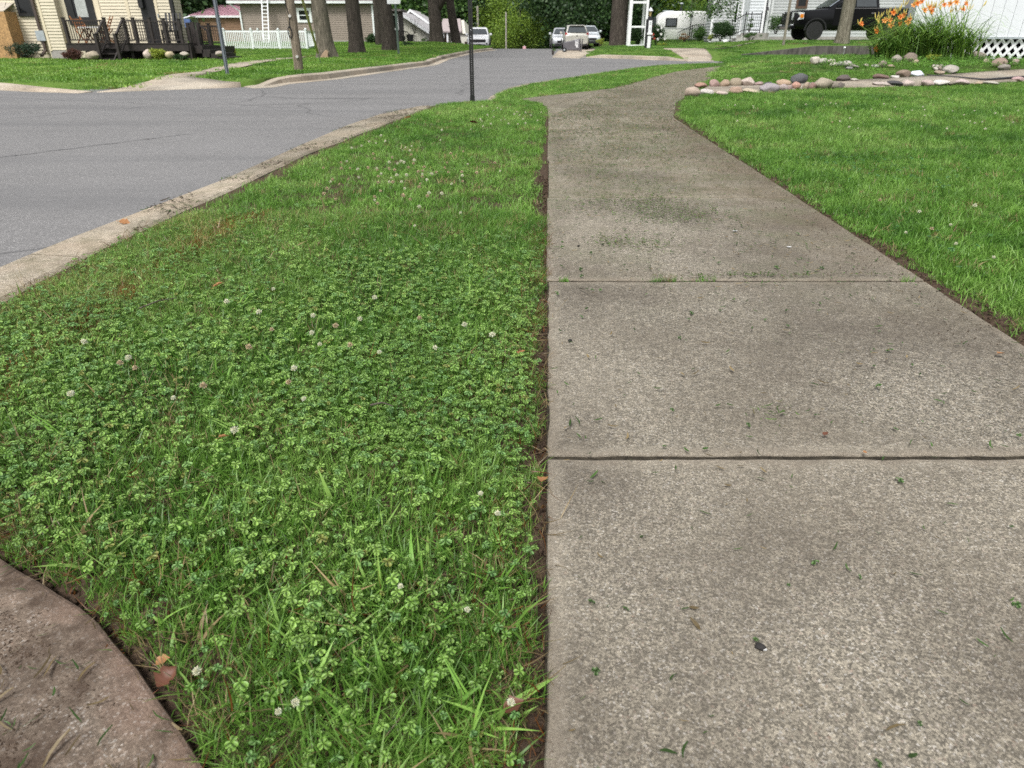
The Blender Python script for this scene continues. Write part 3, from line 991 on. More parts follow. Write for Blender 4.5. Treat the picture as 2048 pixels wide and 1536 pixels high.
X, Y = X[keep], Y[keep]
scatter('coarse_grass', 'broad tuft', np.c_[X, Y, np.full(len(X), -.012)], rots(len(X), .35), RNG.uniform(.6, 1.25, len(X)), grass_col(X, Y, 1.12, .12, 5))
# dry straw lying about the edges and through the sward
X, Y = sample(verge_poly, 1500, yhi=3.2)
d = edge_dist(X, Y)
keep = (RNG.random(len(X)) < .13 + .45 * ss(1.0, .7, Y) + .9 * ss(.11, .03, d)) 
X, Y = X[keep], Y[keep]
c = np.where(RNG.random((len(X), 1)) < .55, G_DRY * .75, G_RUST * .5) * (.5 + .7 * RNG.random((len(X), 1)))
scatter('dry_straw', 'dry blades', np.c_[X, Y, np.full(len(X), -.002)], rots(len(X), .9), RNG.uniform(.5, 1.2, len(X)), c)
# clover
X, Y = sample(verge_poly, 10500, yhi=5.5)
d = edge_dist(X, Y)
keep = (RNG.random(len(X)) < clover_mask(X, Y)) & (d > .006 + .042 * fbm(X, Y, 8, 71))
X, Y = X[keep], Y[keep]
n = len(X)
k = np.clip(fbm(X, Y, 4, 77)[:, None] * 1.2 - .1 + .35 * (RNG.random((n, 1)) - .5), 0, 1)
ccol = (np.array((.10, .225, .03)) + (np.array((.29, .47, .095)) - np.array((.10, .225, .03))) * k) * (.75 + .5 * RNG.random((n, 1)))
blu = RNG.random((n, 1)) < .22
ccol = np.where(blu, ccol * .55 + np.array((.05, .125, .05)), ccol)
yel = RNG.random((n, 1)) < .03
ccol = np.where(yel, np.array((.25, .27, .06)), ccol)
scatter('clover_leaves', 'clover', np.c_[X, Y, RNG.uniform(-.016, .004, n)], rots(n, .28), (.38 + .66 * RNG.random(n) ** 1.8) * (.75 + .25 * np.clip(edge_dist(X, Y) / .15, 0, 1)), ccol)
# --- verge, far part
X, Y = sample(verge_poly, 420, ylo=3.0)
d = edge_dist(X, Y)
keep = d > .03 + .07 * fbm(X, Y, 4, 81)
X, Y = X[keep], Y[keep]
rb = rust_band(X, Y)
col = grass_col(X, Y, 1.1, .05, 2)
g = RNG.random(len(X))[:, None] < (.6 * np.clip(1 - rb / .12, 0, 1))[:, None]
col = np.where(g, G_RUST, col)
scatter('verge_far_grass', 'lawn tuft', np.c_[X, Y, np.full(len(X), -.012)], rots(len(X), .15), RNG.uniform(.6, 1.0, len(X)), col)
X, Y = sample(verge2_poly, 260)
scatter('corner_grass', 'lawn tuft', np.c_[X, Y, np.full(len(X), -.01)], rots(len(X), .15), RNG.uniform(.6, 1.1, len(X)), grass_col(X, Y, 1.1, .05, 3))
# --- right lawn
def not_path(X, Y): return ~inside(path_poly, X, Y)
def lawn_edge(X, Y): return dist_line([(walk_r(-2), -2), (walk_r(4), 4), (walk_r(7.9), 7.9)] + [tuple(gp(*p))[:2] for p in [(1352, 205), (1380, 188)]], X, Y)
X, Y = sample(lawn_poly, 800, ylo=.1, yhi=5.5, xhi=7)
ok = (X < 2.6 + 1.1 * Y) & (lawn_edge(X, Y) > .02 + .09 * fbm(X, Y, 5, 91)); X, Y = X[ok], Y[ok]
e = np.clip(lawn_edge(X, Y) / .25, 0, 1)
az = np.where(RNG.random(len(X)) < .7, 2.4, RNG.uniform(0, 6.3, len(X)))
scatter('lawn_near_grass', 'lawn tuft', np.c_[X, Y, np.full(len(X), -.012)], rots(len(X), .2, az), RNG.uniform(.6, 1.0, len(X)) * (.75 + .35 * e), grass_col(X, Y, 1.06, .06, 7))
X, Y = sample(lawn_poly, 190, ylo=5.2, yhi=14.0, xhi=17)
ok = in_view(X, Y, .3) & not_path(X, Y) & (lawn_edge(X, Y) > .05); X, Y = X[ok], Y[ok]
Z = np.array([mound(x, y) for x, y in zip(X, Y)]) - .012
pd = np.minimum(dist_line(path_poly, X, Y, True), 1)
scatter('lawn_mid_grass', 'lawn tuft', np.c_[X, Y, Z], rots(len(X), .2), RNG.uniform(.75, 1.2, len(X)) * np.clip(.4 + pd / .6, 0, 1), grass_col(X, Y, 1.04, .03, 8))
X, Y = sample(lawn_poly, 24, ylo=13.5, yhi=25.5, xhi=25)
ok = in_view(X, Y) & not_path(X, Y); X, Y = X[ok], Y[ok]
Z = np.array([mound(x, y) for x, y in zip(X, Y)]) - .012
pd = np.minimum(dist_line(path_poly, X, Y, True), 1)
scatter('lawn_far_grass', 'lawn patch', np.c_[X, Y, Z], rots(len(X), .05), RNG.uniform(.6, .95, len(X)) * np.clip(.4 + pd / .6, 0, 1), grass_col(X, Y, 1.15, .03, 9))
X, Y = sample(lawn_poly, 150, ylo=1, yhi=5, xhi=6)
ok = in_view(X, Y, .25) & (lawn_edge(X, Y) > .15) & (RNG.random(len(X)) < ss(.5, .66, fbm(X, Y, 1.3, 93)) + .05); X, Y = X[ok], Y[ok]
scatter('lawn_clover', 'clover', np.c_[X, Y, np.full(len(X), -.005)], rots(len(X), .25), RNG.uniform(.8, 1.3, len(X)), np.array((.06, .19, .04)) * (.7 + .6 * RNG.random((len(X), 1))))
# low ground cover in the flower bed
X, Y = sample(pxpoly([(1640, 127), (1700, 122), (2048, 128), (2048, 142), (1900, 142), (1760, 133)]), 40)
# --- far lots
X, Y = sample(left_poly, 5.5, yhi=56, xlo=-30)
ok = in_view(X, Y) & ~inside([(p.x, p.y) for p in [gp(*q) for q in [(190, 170), (297, 157.5), (345, 147.5), (447.6, 129), (578, 115), (612, 112), (612, 115), (578, 119), (475, 138), (428, 146), (390, 156), (480, 161.5)]]], X, Y)
ok &= dist_line([(p.x, p.y) for p in llk], X, Y) > .3
X, Y = X[ok], Y[ok]
Z = np.array([left_lot(x, y) for x, y in zip(X, Y)]) - .02
scatter('far_left_grass', 'far patch', np.c_[X, Y, Z], rots(len(X), .03), RNG.uniform(.7, 1.2, len(X)), grass_col(X, Y, 1.1, .02, 12) * np.array((1.05, 1, .9)))
X, Y = sample(right_poly, 5.5, yhi=60, xhi=30)
ok = in_view(X, Y) & ~inside([(6.9, 29.8), (8.7, 29.8), (9.4, 37), (15, 36.4), (15, 37.3), (9, 37.4), (7.2, 37.5)], X, Y)
ok &= dist_line([(p.x, p.y) for p in rk + rk2], X, Y) > .4
ok &= ~((X > 9.6) & (np.abs(Y - 31.6) < .55))
X, Y = X[ok], Y[ok]
Z = np.array([right_lot(x, y) for x, y in zip(X, Y)]) - .02
scatter('far_right_grass', 'far patch', np.c_[X, Y, Z], rots(len(X), .03), RNG.uniform(.5, .9, len(X)), grass_col(X, Y, .95, .02, 13))

# shorter turf along the far kerbs
for nm, poly, lines, zf_, br in (('far_left_edge_grass', left_poly, [(p.x, p.y) for p in llk], left_lot, 1.1), ('far_right_edge_grass', right_poly, [(p.x, p.y) for p in rk + rk2], right_lot, .95)):
    X, Y = sample(poly, 30, yhi=56, xlo=-30, xhi=22)
    d = dist_line(lines, X, Y)
    ok = in_view(X, Y) & (d < .9) & (d > .12)
    ok &= ~inside(pxpoly([(190, 170), (297, 157.5), (345, 147.5), (402, 142), (430, 144), (380, 156), (480, 162)]), X, Y) & ~((X > 6.8) & (X < 8.8) & (Y < 33))
    X, Y = X[ok], Y[ok]
    Z = np.array([zf_(x, y) for x, y in zip(X, Y)]) - .02
    scatter(nm, 'lawn tuft', np.c_[X, Y, Z], rots(len(X), .05), RNG.uniform(1.0, 1.6, len(X)), grass_col(X, Y, br, .02, 15))

# --- clippings, crumbs of soil
def crumb(seed):
    r = np.random.default_rng(seed)
    bm = bmesh.new(); bmesh.ops.create_icosphere(bm, subdivisions=1, radius=.005)
    for v in bm.verts: v.co *= r.uniform(.6, 1.4)
    me = bpy.data.meshes.new('crumb'); bm.to_mesh(me); bm.free()
    me.materials.append(m_soil)
    return me
source('crumb', [crumb(i) for i in range(5)])
X, Y = sample(verge_poly, 9000, yhi=4.5)
d = np.minimum(dist_line(walk_line, X, Y), dist_line(apron_edge, X, Y))
keep = RNG.random(len(X)) < np.clip(1 - (d - .02) / .07, 0, 1) * .8
X, Y, d = X[keep], Y[keep], d[keep]
scatter('soil_crumbs', 'crumb', np.c_[X, Y, -.018 + .018 * ss(0, .06, d)], rots(len(X), 1), RNG.uniform(.15, 1.15, len(X)) ** 1.7, np.ones((len(X), 3)))
X, Y = sample(lawn_poly, 7000, ylo=1, yhi=8, xhi=2.2)
d = lawn_edge(X, Y); keep = RNG.random(len(X)) < np.clip(1 - (d - .02) / .1, 0, 1) * .8
X, Y, d = X[keep], Y[keep], d[keep]
scatter('lawn_edge_crumbs', 'crumb', np.c_[X, Y, -.03 + .03 * ss(0, .08, d)], rots(len(X), 1), RNG.uniform(.12, 1.1, len(X)) ** 1.6, np.ones((len(X), 3)))
# dirt thrown onto the crossing slab and pavement edges
X, Y = sample(apron_poly, 45000, ylo=.3, yhi=1.4)
keep = RNG.random(len(X)) < ss(.42, .6, fbm(X, Y, 5, 95)) * ss(.02, .1, dist_line(apron_edge, X, Y)); X, Y = X[keep], Y[keep]
scatter('crossing_crumbs', 'crumb', np.c_[X, Y, np.full(len(X), .004)], rots(len(X), .25), RNG.uniform(.05, .30, len(X))[:, None] ** 1.1 * np.array((1, 2.2, .6)), np.ones((len(X), 3)))
def clipping(seed, fw=1.0):
    r = np.random.default_rng(seed)
    L, w = r.uniform(.010, .03), r.uniform(.002, .0055) * fw
    c = r.uniform(-.5, .5)
    V = []
    for s in range(4):
        t = s / 3 - .5
        y = c * L * t * t
        k = w / 2 * (1 - abs(2 * t) ** 3 * .6)
        z = .0015 + .004 * r.random() * (1 if s in (0, 3) else .3)
        V += [(t * L, y - k, z), (t * L, y + k, z + .0008)]
    me = bpy.data.meshes.new('clipping')
    me.from_pydata(V, [], [(2 * s, 2 * s + 1, 2 * s + 3, 2 * s + 2) for s in range(3)])
    me.materials.append(m_blade)
    return me
source('clipping', [clipping(i) for i in range(10)])
source('thin clipping', [clipping(20 + i, .45) for i in range(10)])
walk_area = [(walk_l(.3), .3), (walk_r(.3), .3), (walk_r(7.9), 7.9)] + pxpoly([(1352, 205), (1415, 165), (1447, 141), (1400, 137), (1305, 154.5), (1223, 176)]) + [(walk_l(7.9), 7.9)]
X, Y = sample(walk_area, 1500)
pile = ss(.46, .66, fbm(X, Y, 2.6, 97)) * ss(.75, .3, np.abs((X - walk_l(Y)) / 1.39 - .35))
dens = .12 + .95 * pile * ss(1.7, 3.2, Y) + .32 * ss(2.4, 6, Y) + .25 * ss(.09, .0, np.abs(Y - 2.41)) * ss(.45, .6, fbm(X, Y, 6, 98))
keep = RNG.random(len(X)) < dens; X, Y = X[keep], Y[keep]
n = len(X)
c = np.where(RNG.random((n, 1)) < .62, np.array((.055, .11, .025)), G_DRY * .6) * (.5 + .9 * RNG.random((n, 1)))
scatter('grass_clippings', 'clipping', np.c_[X, Y, np.full(n, .006)], rots(n, .12), RNG.uniform(.3, 1.1, n) ** 1.2 * (1 + .5 * ss(3, 8, Y)), c)
X, Y = sample(apron_poly, 900, ylo=.3, yhi=1.4)
n = len(X)
c = np.where(RNG.random((n, 1)) < .45, np.array((.06, .12, .03)), G_DRY * .5) * (.5 + .9 * RNG.random((n, 1)))
scatter('crossing_clippings', 'thin clipping', np.c_[X, Y, np.full(n, .008)], rots(n, .15), RNG.uniform(.6, 2.0, n), c)
kerb_poly = [(p.x, p.y) for p in kin] + [(p.x, p.y) for p in reversed(kout)]
X, Y = sample(kerb_poly, 2600, ylo=1.5)
keep = RNG.random(len(X)) < .55 * ss(.52, .68, fbm(X, Y, 3.4, 99)) * ss(.02, .06, dist_line([(p.x, p.y) for p in kout], X, Y)); X, Y = X[keep], Y[keep]
n = len(X)
c = np.where(RNG.random((n, 1)) < .4, np.array((.05, .09, .02)), np.array((.06, .042, .025))) * (.5 + .9 * RNG.random((n, 1)))
scatter('kerb_litter', 'clipping', np.c_[X, Y, np.full(n, .007)], rots(n, .2), RNG.uniform(.6, 1.6, n), c)
PX = []
for (px, py, sx, sy, k) in [(1288, 408, 30, 7, 700), (1335, 430, 26, 6, 500), (1235, 306, 34, 8, 420), (1300, 296, 26, 7, 320), (1200, 338, 26, 7, 260), (1252, 268, 40, 8, 400), (1312, 490, 22, 5, 160), (1232, 486, 16, 4, 150), (1400, 428, 14, 4, 110), (1180, 404, 22, 4, 180), (1310, 362, 40, 9, 380), (1395, 556, 26, 2, 260), (1510, 553, 24, 2, 320), (1590, 554, 20, 2, 240), (1740, 553, 26, 2, 160), (1545, 832, 14, 5, 120), (1280, 240, 50, 9, 420), (1190, 265, 30, 8, 240), (1330, 150, 30, 5, 300), (1270, 172, 44, 5, 300), (1250, 212, 60, 8, 420)]:
    for _ in range(int(k * (.3 if 545 < py < 560 or py > 800 else 1.7))):
        p = gp(R.gauss(px, sx * 1.7), R.gauss(py, sy * (1.0 if 545 < py < 560 else 2.2))); PX.append((p.x, p.y, .006 + .006 * R.random()))
PX = np.array(PX); PX = PX[(PX[:, 0] > np.array([walk_l(y) for y in PX[:, 1]])) & (PX[:, 0] < np.array([walk_r(y) for y in PX[:, 1]]) + np.where(PX[:, 1] > 8, 2, 0))]
n = len(PX)
scatter('clipping_piles', 'clipping', PX, rots(n, .3), RNG.uniform(.3, .9, n) * (1 + .6 * ss(4, 10, PX[:, 1])), np.where(RNG.random((n, 1)) < .8, np.array((.085, .15, .03)), np.array((.11, .095, .045))) * (.5 + .8 * RNG.random((n, 1))))
X, Y = sample(walk_area, 2600, ylo=1.8, yhi=8)
d = walk_r(Y) - X
keep = RNG.random(len(X)) < .55 * np.clip(1 - d / (.12 + .5 * fbm(X, Y, 1.6, 101)), 0, 1); X, Y = X[keep], Y[keep]
scatter('pavement_crumbs', 'crumb', np.c_[X, Y, np.full(len(X), .004)], rots(len(X), 1), RNG.uniform(.12, .45, len(X)), np.ones((len(X), 3)))
# scraps of torn leaf on the pavement
X, Y = sample(walk_area, 22, yhi=3.6)
n = len(X)
scatter('leaf_scraps', 'scrap', np.c_[X, Y, np.full(n, .006)], rots(n, .35), RNG.uniform(.3, .85, n), np.array((.06, .13, .03)) * (.6 + .8 * RNG.random((n, 1))))
# tufts rooted in the pavement joints
X = RNG.uniform(walk_l(2.4) + .05, walk_r(2.4) - .05, 130); keep = RNG.random(130) < ss(.42, .6, vnoise(X, X * 0, 4.2, 5)); X = X[keep]
scatter('joint_grass', 'fine tuft', np.c_[X, 2.396 + RNG.normal(0, .004, len(X)), np.full(len(X), -.008)], rots(len(X), .5), RNG.uniform(.25, .7, len(X)), grass_col(X, X * 0 + 2.4, 1.2, .2))
# ================================================================== trees and big plants
m_bark_grey = bark('grey brown bark', (.13, .115, .09), (.24, .21, .165))
m_bark_dark = bark('dark furrowed bark', (.062, .052, .044), (.115, .098, .082), (.06, .06, .045))
m_bark_light = bark('pale grey bark', (.16, .145, .11), (.28, .26, .205), (.15, .15, .1))
m_leaf_dark = leafy('dark tree leaf', (.03, .07, .022), var=.5, transl=.25)
m_leaf_mid = leafy('green tree leaf', (.055, .125, .03), var=.5, transl=.3)
m_leaf_lite = leafy('yellow green leaf', (.17, .28, .04), var=.35, transl=.35)
m_leaf_blue = leafy('blue green needle', (.035, .065, .04), var=.4, transl=.15)
m_leaf_red = leafy('purple brown leaf', (.10, .05, .04), var=.4, transl=.2)
m_leaf_lime = leafy('lime leaf', (.26, .33, .05), var=.3, transl=.3)

def trunk_mesh(name, pts, radii, flare, mat, seed, n=36, rows=30, ridge=.05):
    """a bole along pts with root flare, ridged bark and uneven girth"""
    pts = [Vector(p) for p in pts]
    L = [0]
    for a, b in zip(pts, pts[1:]): L.append(L[-1] + (b - a).length)
    rings = []
    for r_ in range(rows + 1):
        s = L[-1] * (r_ / rows) ** 1.4
        i = min(max(j for j in range(len(L)) if L[j] <= s + 1e-9), len(pts) - 2)
        f = (s - L[i]) / (L[i + 1] - L[i])
        c = pts[i].lerp(pts[i + 1], f); rad = radii[i] * (1 - f) + radii[i + 1] * f
        fl = flare * math.exp(-s / (radii[0] * 1.1))
        ring = []
        for k in range(n):
            a = 2 * PI * k / n
            lobes = .5 + .5 * math.sin(5 * a + seed) * .7 + .5 * math.sin(3 * a + seed * 2.1) * .3
            nz = mnoise.noise(Vector((math.cos(a) * 2.2 + seed, math.sin(a) * 2.2, s * .7)))
            rg = mnoise.noise(Vector((math.cos(a) * 9 + seed, math.sin(a) * 9, s * 1.2)))
            rr = rad * (1 + fl * lobes + .07 * nz + ridge * rg)
            ring.append(c + Vector((math.cos(a) * rr, math.sin(a) * rr, 0)))
        rings.append(ring)
    mb = MB(); mb.loft(rings)
    return mb

def crown_mesh(name, clumps, per, rx, ry, rz, leaf, seed, mat, shell=.55, hang=0.0):
    r = np.random.default_rng(seed)
    d = r.normal(size=(clumps, 3)); d /= np.linalg.norm(d, axis=1)[:, None]
    rad = r.uniform(shell, 1.0, clumps) ** .6
    C = d * rad[:, None] * np.array([rx, ry, rz]) * r.uniform(.75, 1.12, (clumps, 1))
    sz = r.uniform(.16, .34, clumps) * min(rx, ry, rz) * 1.1
    P = np.repeat(C, per, 0) + r.normal(size=(clumps * per, 3)) * np.repeat(sz, per)[:, None] * np.array([1, 1, .62])
    P[:, 2] -= hang * np.abs(r.normal(size=len(P)))
    N = len(P)
    az = r.uniform(0, 2 * PI, N); el = r.normal(-.25, .5, N)
    u = np.c_[np.cos(az) * np.cos(el), np.sin(az) * np.cos(el), np.sin(el)]
    w0 = r.normal(size=(N, 3)); w0[:, 2] *= .5
    w = np.cross(u, w0); w /= np.linalg.norm(w, axis=1)[:, None]
    s = leaf * r.uniform(.6, 1.3, N)[:, None]
    V = np.stack([P, P + u * s * .5 + w * s * .3, P + u * s, P + u * s * .5 - w * s * .3], 1).reshape(-1, 3)
    me = bpy.data.meshes.new(name)
    F = np.arange(N * 4).reshape(N, 4)
    me.vertices.add(N * 4); me.vertices.foreach_set('co', V.astype(np.float32).ravel())
    me.loops.add(N * 4); me.loops.foreach_set('vertex_index', F.astype(np.int32).ravel())
    me.polygons.add(N)
    me.polygons.foreach_set('loop_start', np.arange(0, N * 4, 4, dtype=np.int32))
    me.materials.append(mat)
    me.update(calc_edges=True)
    me.validate()
    return me
CROWN = [crown_mesh('crown', 60, 230, 4.6, 4.6, 4.2, .30, 40 + i, m_leaf_dark, .35) for i in range(3)]
BIGCROWN = [crown_mesh('crown', 46, 46, 4.2, 4.2, 3.0, .34, 50 + i, m_leaf_dark, .3) for i in range(2)]

def limb(mb, a, b, r0, r1, seed, n=8):
    a, b = Vector(a), Vector(b)
    rr = random.Random(seed)
    m1 = a.lerp(b, .35) + Vector((rr.uniform(-.3, .3), rr.uniform(-.3, .3), rr.uniform(-.1, .4)))
    m2 = a.lerp(b, .7) + Vector((rr.uniform(-.3, .3), rr.uniform(-.3, .3), rr.uniform(-.1, .4)))
    mb.tube([a, m1, m2, b], [r0, r0 * .75 + r1 * .25, r0 * .4 + r1 * .6, r1], n)

def big_tree(px, Y, z, rad, height, label, mat, seed, crown_i=0, lean=(0, 0), flare=.45, leafm=None, crown_z=None, crown_s=1.0, crown_dx=0.0, fork=None, group='old shade trees along the street'):
    X = xat(px, Y, z)
    t = wroot('shade_tree', (X, Y, z), label, 'tree', group)
    top = Vector((X + lean[0], Y + lean[1], z + height))
    base = Vector((X, Y, z - .15))
    mid = base.lerp(top, .45) + Vector((lean[0] * .1, 0, 0))
    mb = trunk_mesh('trunk', [base, mid, top], [rad, rad * .84, rad * .62], flare, mat, seed)
    if fork:
        for (dx, dy, hz, r1, z0) in fork:
            p0 = base.lerp(top, z0)
            limb(mb, p0, p0 + Vector((dx, dy, hz)), r1, r1 * .7, seed + 3, 14)
    for k in range(4):
        a = seed + k * 1.6
        limb(mb, top - Vector((0, 0, .3)), top + Vector((math.cos(a) * 3, math.sin(a) * 3, 2.5)), rad * .45, rad * .15, seed + k)
    mb.build('trunk', mat, t, smooth=True)
    cz = (crown_z if crown_z is not None else height + 7.0)
    link_mesh('crown', BIGCROWN[crown_i % 2], t, (lean[0] + crown_dx, lean[1], cz), (0, 0, seed), (crown_s,) * 3, leafm or m_leaf_mid)
    return t
t1 = big_tree(655, 29.9, 0.0, .32, 6.2, 'thick grey-brown trunk with a pale scar at its foot, nearest in the left row', m_bark_grey, 1.0, lean=(-.28, 0), flare=.95)
big_tree(715, 37.6, 0.0, .37, 6.6, 'dark tree trunk flaring at the roots, directly right of the scarred trunk', m_bark_dark, 2.3, 1, lean=(-.12, .2), flare=.6)
big_tree(780, 43.8, 0.0, .42, 7, 'dark tree trunk standing just left of the white-topped green sign post', m_bark_dark, 3.1, lean=(-.25, .1), flare=.35)
big_tree(759, 52, 0.15, .26, 7, 'slim dark trunk half hidden between the taupe house corner and its bigger neighbour', m_bark_dark, 4.0, 1, flare=.3)
big_tree(876, 55.5, 0.1, .5, 5.4, 'massive dark tree forking low in front of the cream gable house', m_bark_dark, 5.2, lean=(-.3, 0), flare=.7, crown_dx=-2.5, crown_s=.6, crown_z=14, fork=[(2.1, .5, 3.2, .34, .42)])
big_tree(914, 57.5, 0.1, .36, 6, 'dark leaning trunk between the forked giant and the parked white car', m_bark_dark, 6.4, 1, lean=(-.7, 0), flare=.3, crown_dx=-2, crown_s=.5, crown_z=14, fork=[(-1.1, 0, 2.4, .2, .45)])
big_tree(1237, 46, 0.25, .52, 7, 'broad dark trunk right behind the white garden arbor', m_bark_dark, 7.7, lean=(-.15, .1), flare=.35)
tr = big_tree(1683, 33, right_lot(14.3, 33) - .02, .27, 6.5, 'grey-barked tree in front of the black pickup', m_bark_light, 8.5, 1, lean=(-.0, 0), flare=.75, leafm=m_leaf_mid)
# torn pale wood at the foot of the nearest tree
sc_ = MB(); q_ = [at(px, py, 29.35) for px, py in [(640, 116), (644, 108), (649, 101), (653, 99.5), (656, 104), (655, 111), (657, 116)]]
sc_.prism(q_, (0, .12, 0)); sc_.build('scar', M('torn pale wood', (.36, .25, .17), .9, var=.3, scale=10, stretch=(6, 6, 1), bump=.5), t1)
# the leafy limb that hangs down in front of the white house
tw = MB()
bx = tr.location
end = at(1425, 10, 36)
limb(tw, bx + Vector((0, 0, 5.6)), end + Vector((0, 0, 1.6)), .16, .05, 5)
ends = []
for k in range(16):
    e = at(R.uniform(1375, 1472), R.uniform(2, 44) * (1 - .25 * R.random()), 36 + R.uniform(-.6, .6))
    limb(tw, end + Vector((R.uniform(-.5, .5), 0, 1.6)), e, .03, .008, k + 30, 5); ends.append(e)
hb = tw.build('limb', m_bark_light, tr, smooth=True)
lv = MB(); rr = random.Random(5)
for e in ends:
    for k in range(70):
        p = e + Vector((rr.gauss(0, .2), rr.gauss(0, .2), rr.gauss(.05, .16)))
        a = rr.uniform(0, 6.3); s = rr.uniform(.06, .13)
        u = Vector((math.cos(a), math.sin(a), -.7)).normalized() * s; w = Vector((-math.sin(a), math.cos(a), rr.uniform(-.5, .5))).normalized() * s * .4
        lv.add([p, p + u * .5 + w, p + u, p + u * .5 - w], [(0, 1, 2, 3)])
o = lv.build('leaves', m_leaf_mid, hb, origin=tr.location); tag(o, kind='stuff')

def wood_tree(px, Y, z, s, label, leafm, seed, cz=3.4, sx=1.0, group='trees closing the view behind the street', trunk=True):
    X = xat(px, Y, 1)
    t = empty('background_tree', (X, Y, z), label, 'tree', group)
    mb = MB(); mb.tube([(0, 0, -.5), (.1, 0, cz * .6), (0, .1, cz + 2)], [.28 * s, .22 * s, .1 * s], 9)
    for k in range(4):
        a = seed * 2 + k * 1.6
        mb.tube([(0, 0, cz * .6 + .3 * k), (math.cos(a) * 1.6 * s, math.sin(a) * 1.6 * s, cz + .8 * k)], [.1 * s, .04 * s], 6)
    mb.build('trunk', m_bark_dark, t, smooth=True)
    link_mesh('crown', CROWN[seed % 3], t, (0, 0, cz), (0, 0, seed * 1.3), (s * sx, s * sx, s), leafm)
    return t
wood = [
 (372, 62, .2, 1.25, 'dark tree with specks of bright sky, behind the porch of the cream house', m_leaf_dark, 1, 6.2),
 (430, 74, .2, 1.3, 'dark green tree rising over the pink metal roof', m_leaf_dark, 2, 7.0),
 (300, 66, .2, 1.2, 'dark tree showing past the far end of the cream house', m_leaf_dark, 0, 6.0),
 (835, 84, .2, 1.25, 'mid green tree above the cream gable roofs', m_leaf_mid, 4, 5.5),
 (800, 92, .2, 1.4, 'dark tree over the left end of the cream gable house', m_leaf_dark, 3, 6.2),
 (905, 88, .1, 1.2, 'dense dark tree behind the small house with the porch', m_leaf_dark, 5, 5.2),
 (955, 92, -.6, 1.15, 'dark tree behind the parked white car', m_leaf_dark, 6, 4.2),
 (1000, 84, -.8, .72, 'bright yellow-green bushy tree behind the parked white car', m_leaf_lite, 7, 2.6),
 (1040, 78, -.7, .5, 'yellow-green low tree right of the thin pole at the street end', m_leaf_lite, 8, 1.9),
 (1062, 105, -1.6, 1.1, 'mid green tree filling the end of the street', m_leaf_mid, 9, 3.4),
 (1085, 88, -1.2, .62, 'pale green shrubby tree low at the end of the street', m_leaf_mid, 10, 1.8),
 (1110, 98, -1.4, .95, 'leafy green tree left of the silver cars', m_leaf_mid, 11, 3.2),
 (1150, 78, -.4, 1.15, 'dark spreading tree right over the silver hatchback', m_leaf_dark, 12, 4.9),
 (1205, 70, .1, .95, 'dark low-branched tree left of the broad trunk', m_leaf_dark, 13, 4.0),
 (1270, 72, .4, 1.0, 'dark green tree seen through the white arbor', m_leaf_dark, 14, 3.8),
 (1300, 86, .4, 1.3, 'tall dark tree behind the camper', m_leaf_dark, 15, 5.5),
 (1345, 70, .4, .52, 'yellow-green tree peeping over the camper roof', m_leaf_lite, 16, 3.3),
 (1400, 92, .4, 1.3, 'dark tree behind the white house and the camper', m_leaf_dark, 17, 6.0),
 (1475, 95, .4, 1.4, 'dark tree hidden mostly by the white house', m_leaf_dark, 18, 6.5),
 (985, 120, -2.2, 1.5, 'far dark tree above the yellow-green bushes', m_leaf_dark, 19, 6.0),
 (1030, 125, -2.4, 1.5, 'far green tree over the middle of the street', m_leaf_mid, 20, 7.0),
 (1130, 122, -2.2, 1.6, 'far dark green tree over the silver cars', m_leaf_dark, 21, 7.0),
 (870, 112, 0, 1.6, 'far dark tree behind the forked giant', m_leaf_dark, 22, 6.5),
 (730, 92, .2, 1.5, 'dark tree behind the taupe house', m_leaf_dark, 23, 7.0),
 (560, 88, .2, 1.5, 'tree behind the roof of the taupe house', m_leaf_dark, 24, 7.5),
]
for (px, Y, z, s, lab, lm, sd, cz) in wood:
    wood_tree(px, Y, z, s, lab, lm, sd, cz)

# ---- bushes
def bush(px, yb, Y, w, h, label, leafm, seed, zf=None, depth=None, leaf=.07, n=32, per=150, name='bush', group=None, z=None, cat='bush', flat=.55):
    zb = z if z is not None else dz_at(yb, Y) + CAM_H
    X = xat(px, Y, zb + h / 2)
    t = empty(name, (X, Y, zb), label, cat, group)
    me = crown_mesh('foliage', n, per, w / 2 * .82, (depth or w) / 2 * .82, h / 2 * .85, leaf, seed, leafm, .2)
    o = link_mesh('foliage', me, t, (0, 0, h * .52))
    tag(o, kind='stuff')
    mb = MB()
    for k in range(5):
        a = k * 1.3 + seed
        mb.tube([(0.03 * math.cos(a), .03 * math.sin(a), -.05), (w * .25 * math.cos(a), w * .2 * math.sin(a), h * .6)], [.02, .008], 5)
    mb.build('stem', m_bark_dark, t)
    return t
# ================================================================== houses
def siding(mb, x0, x1, y, z0, z1, course, face=-1, lap=.022):
    """lapped boards on a wall facing -Y (face=-1): each course tilts out at its foot"""
    z = z0
    while z < z1 - .01:
        zt = min(z + course, z1)
        yo = y + face * lap
        mb.add([(x0, yo, z), (x1, yo, z), (x1, y, zt), (x0, y, zt)], [(0, 1, 2, 3)])
        mb.add([(x0, y, z), (x1, y, z), (x1, yo, z), (x0, yo, z)], [(0, 1, 2, 3)])
        z = zt
    return mb
def siding_x(mb, x, y0, y1, z0, z1, course, face=-1, lap=.022):
    z = z0
    while z < z1 - .01:
        zt = min(z + course, z1)
        xo = x + face * lap
        mb.add([(xo, y0, z), (xo, y1, z), (x, y1, zt), (x, y0, zt)], [(0, 1, 2, 3)])
        mb.add([(x, y0, z), (x, y1, z), (xo, y1, z), (xo, y0, z)], [(0, 1, 2, 3)])
        z = zt
    return mb
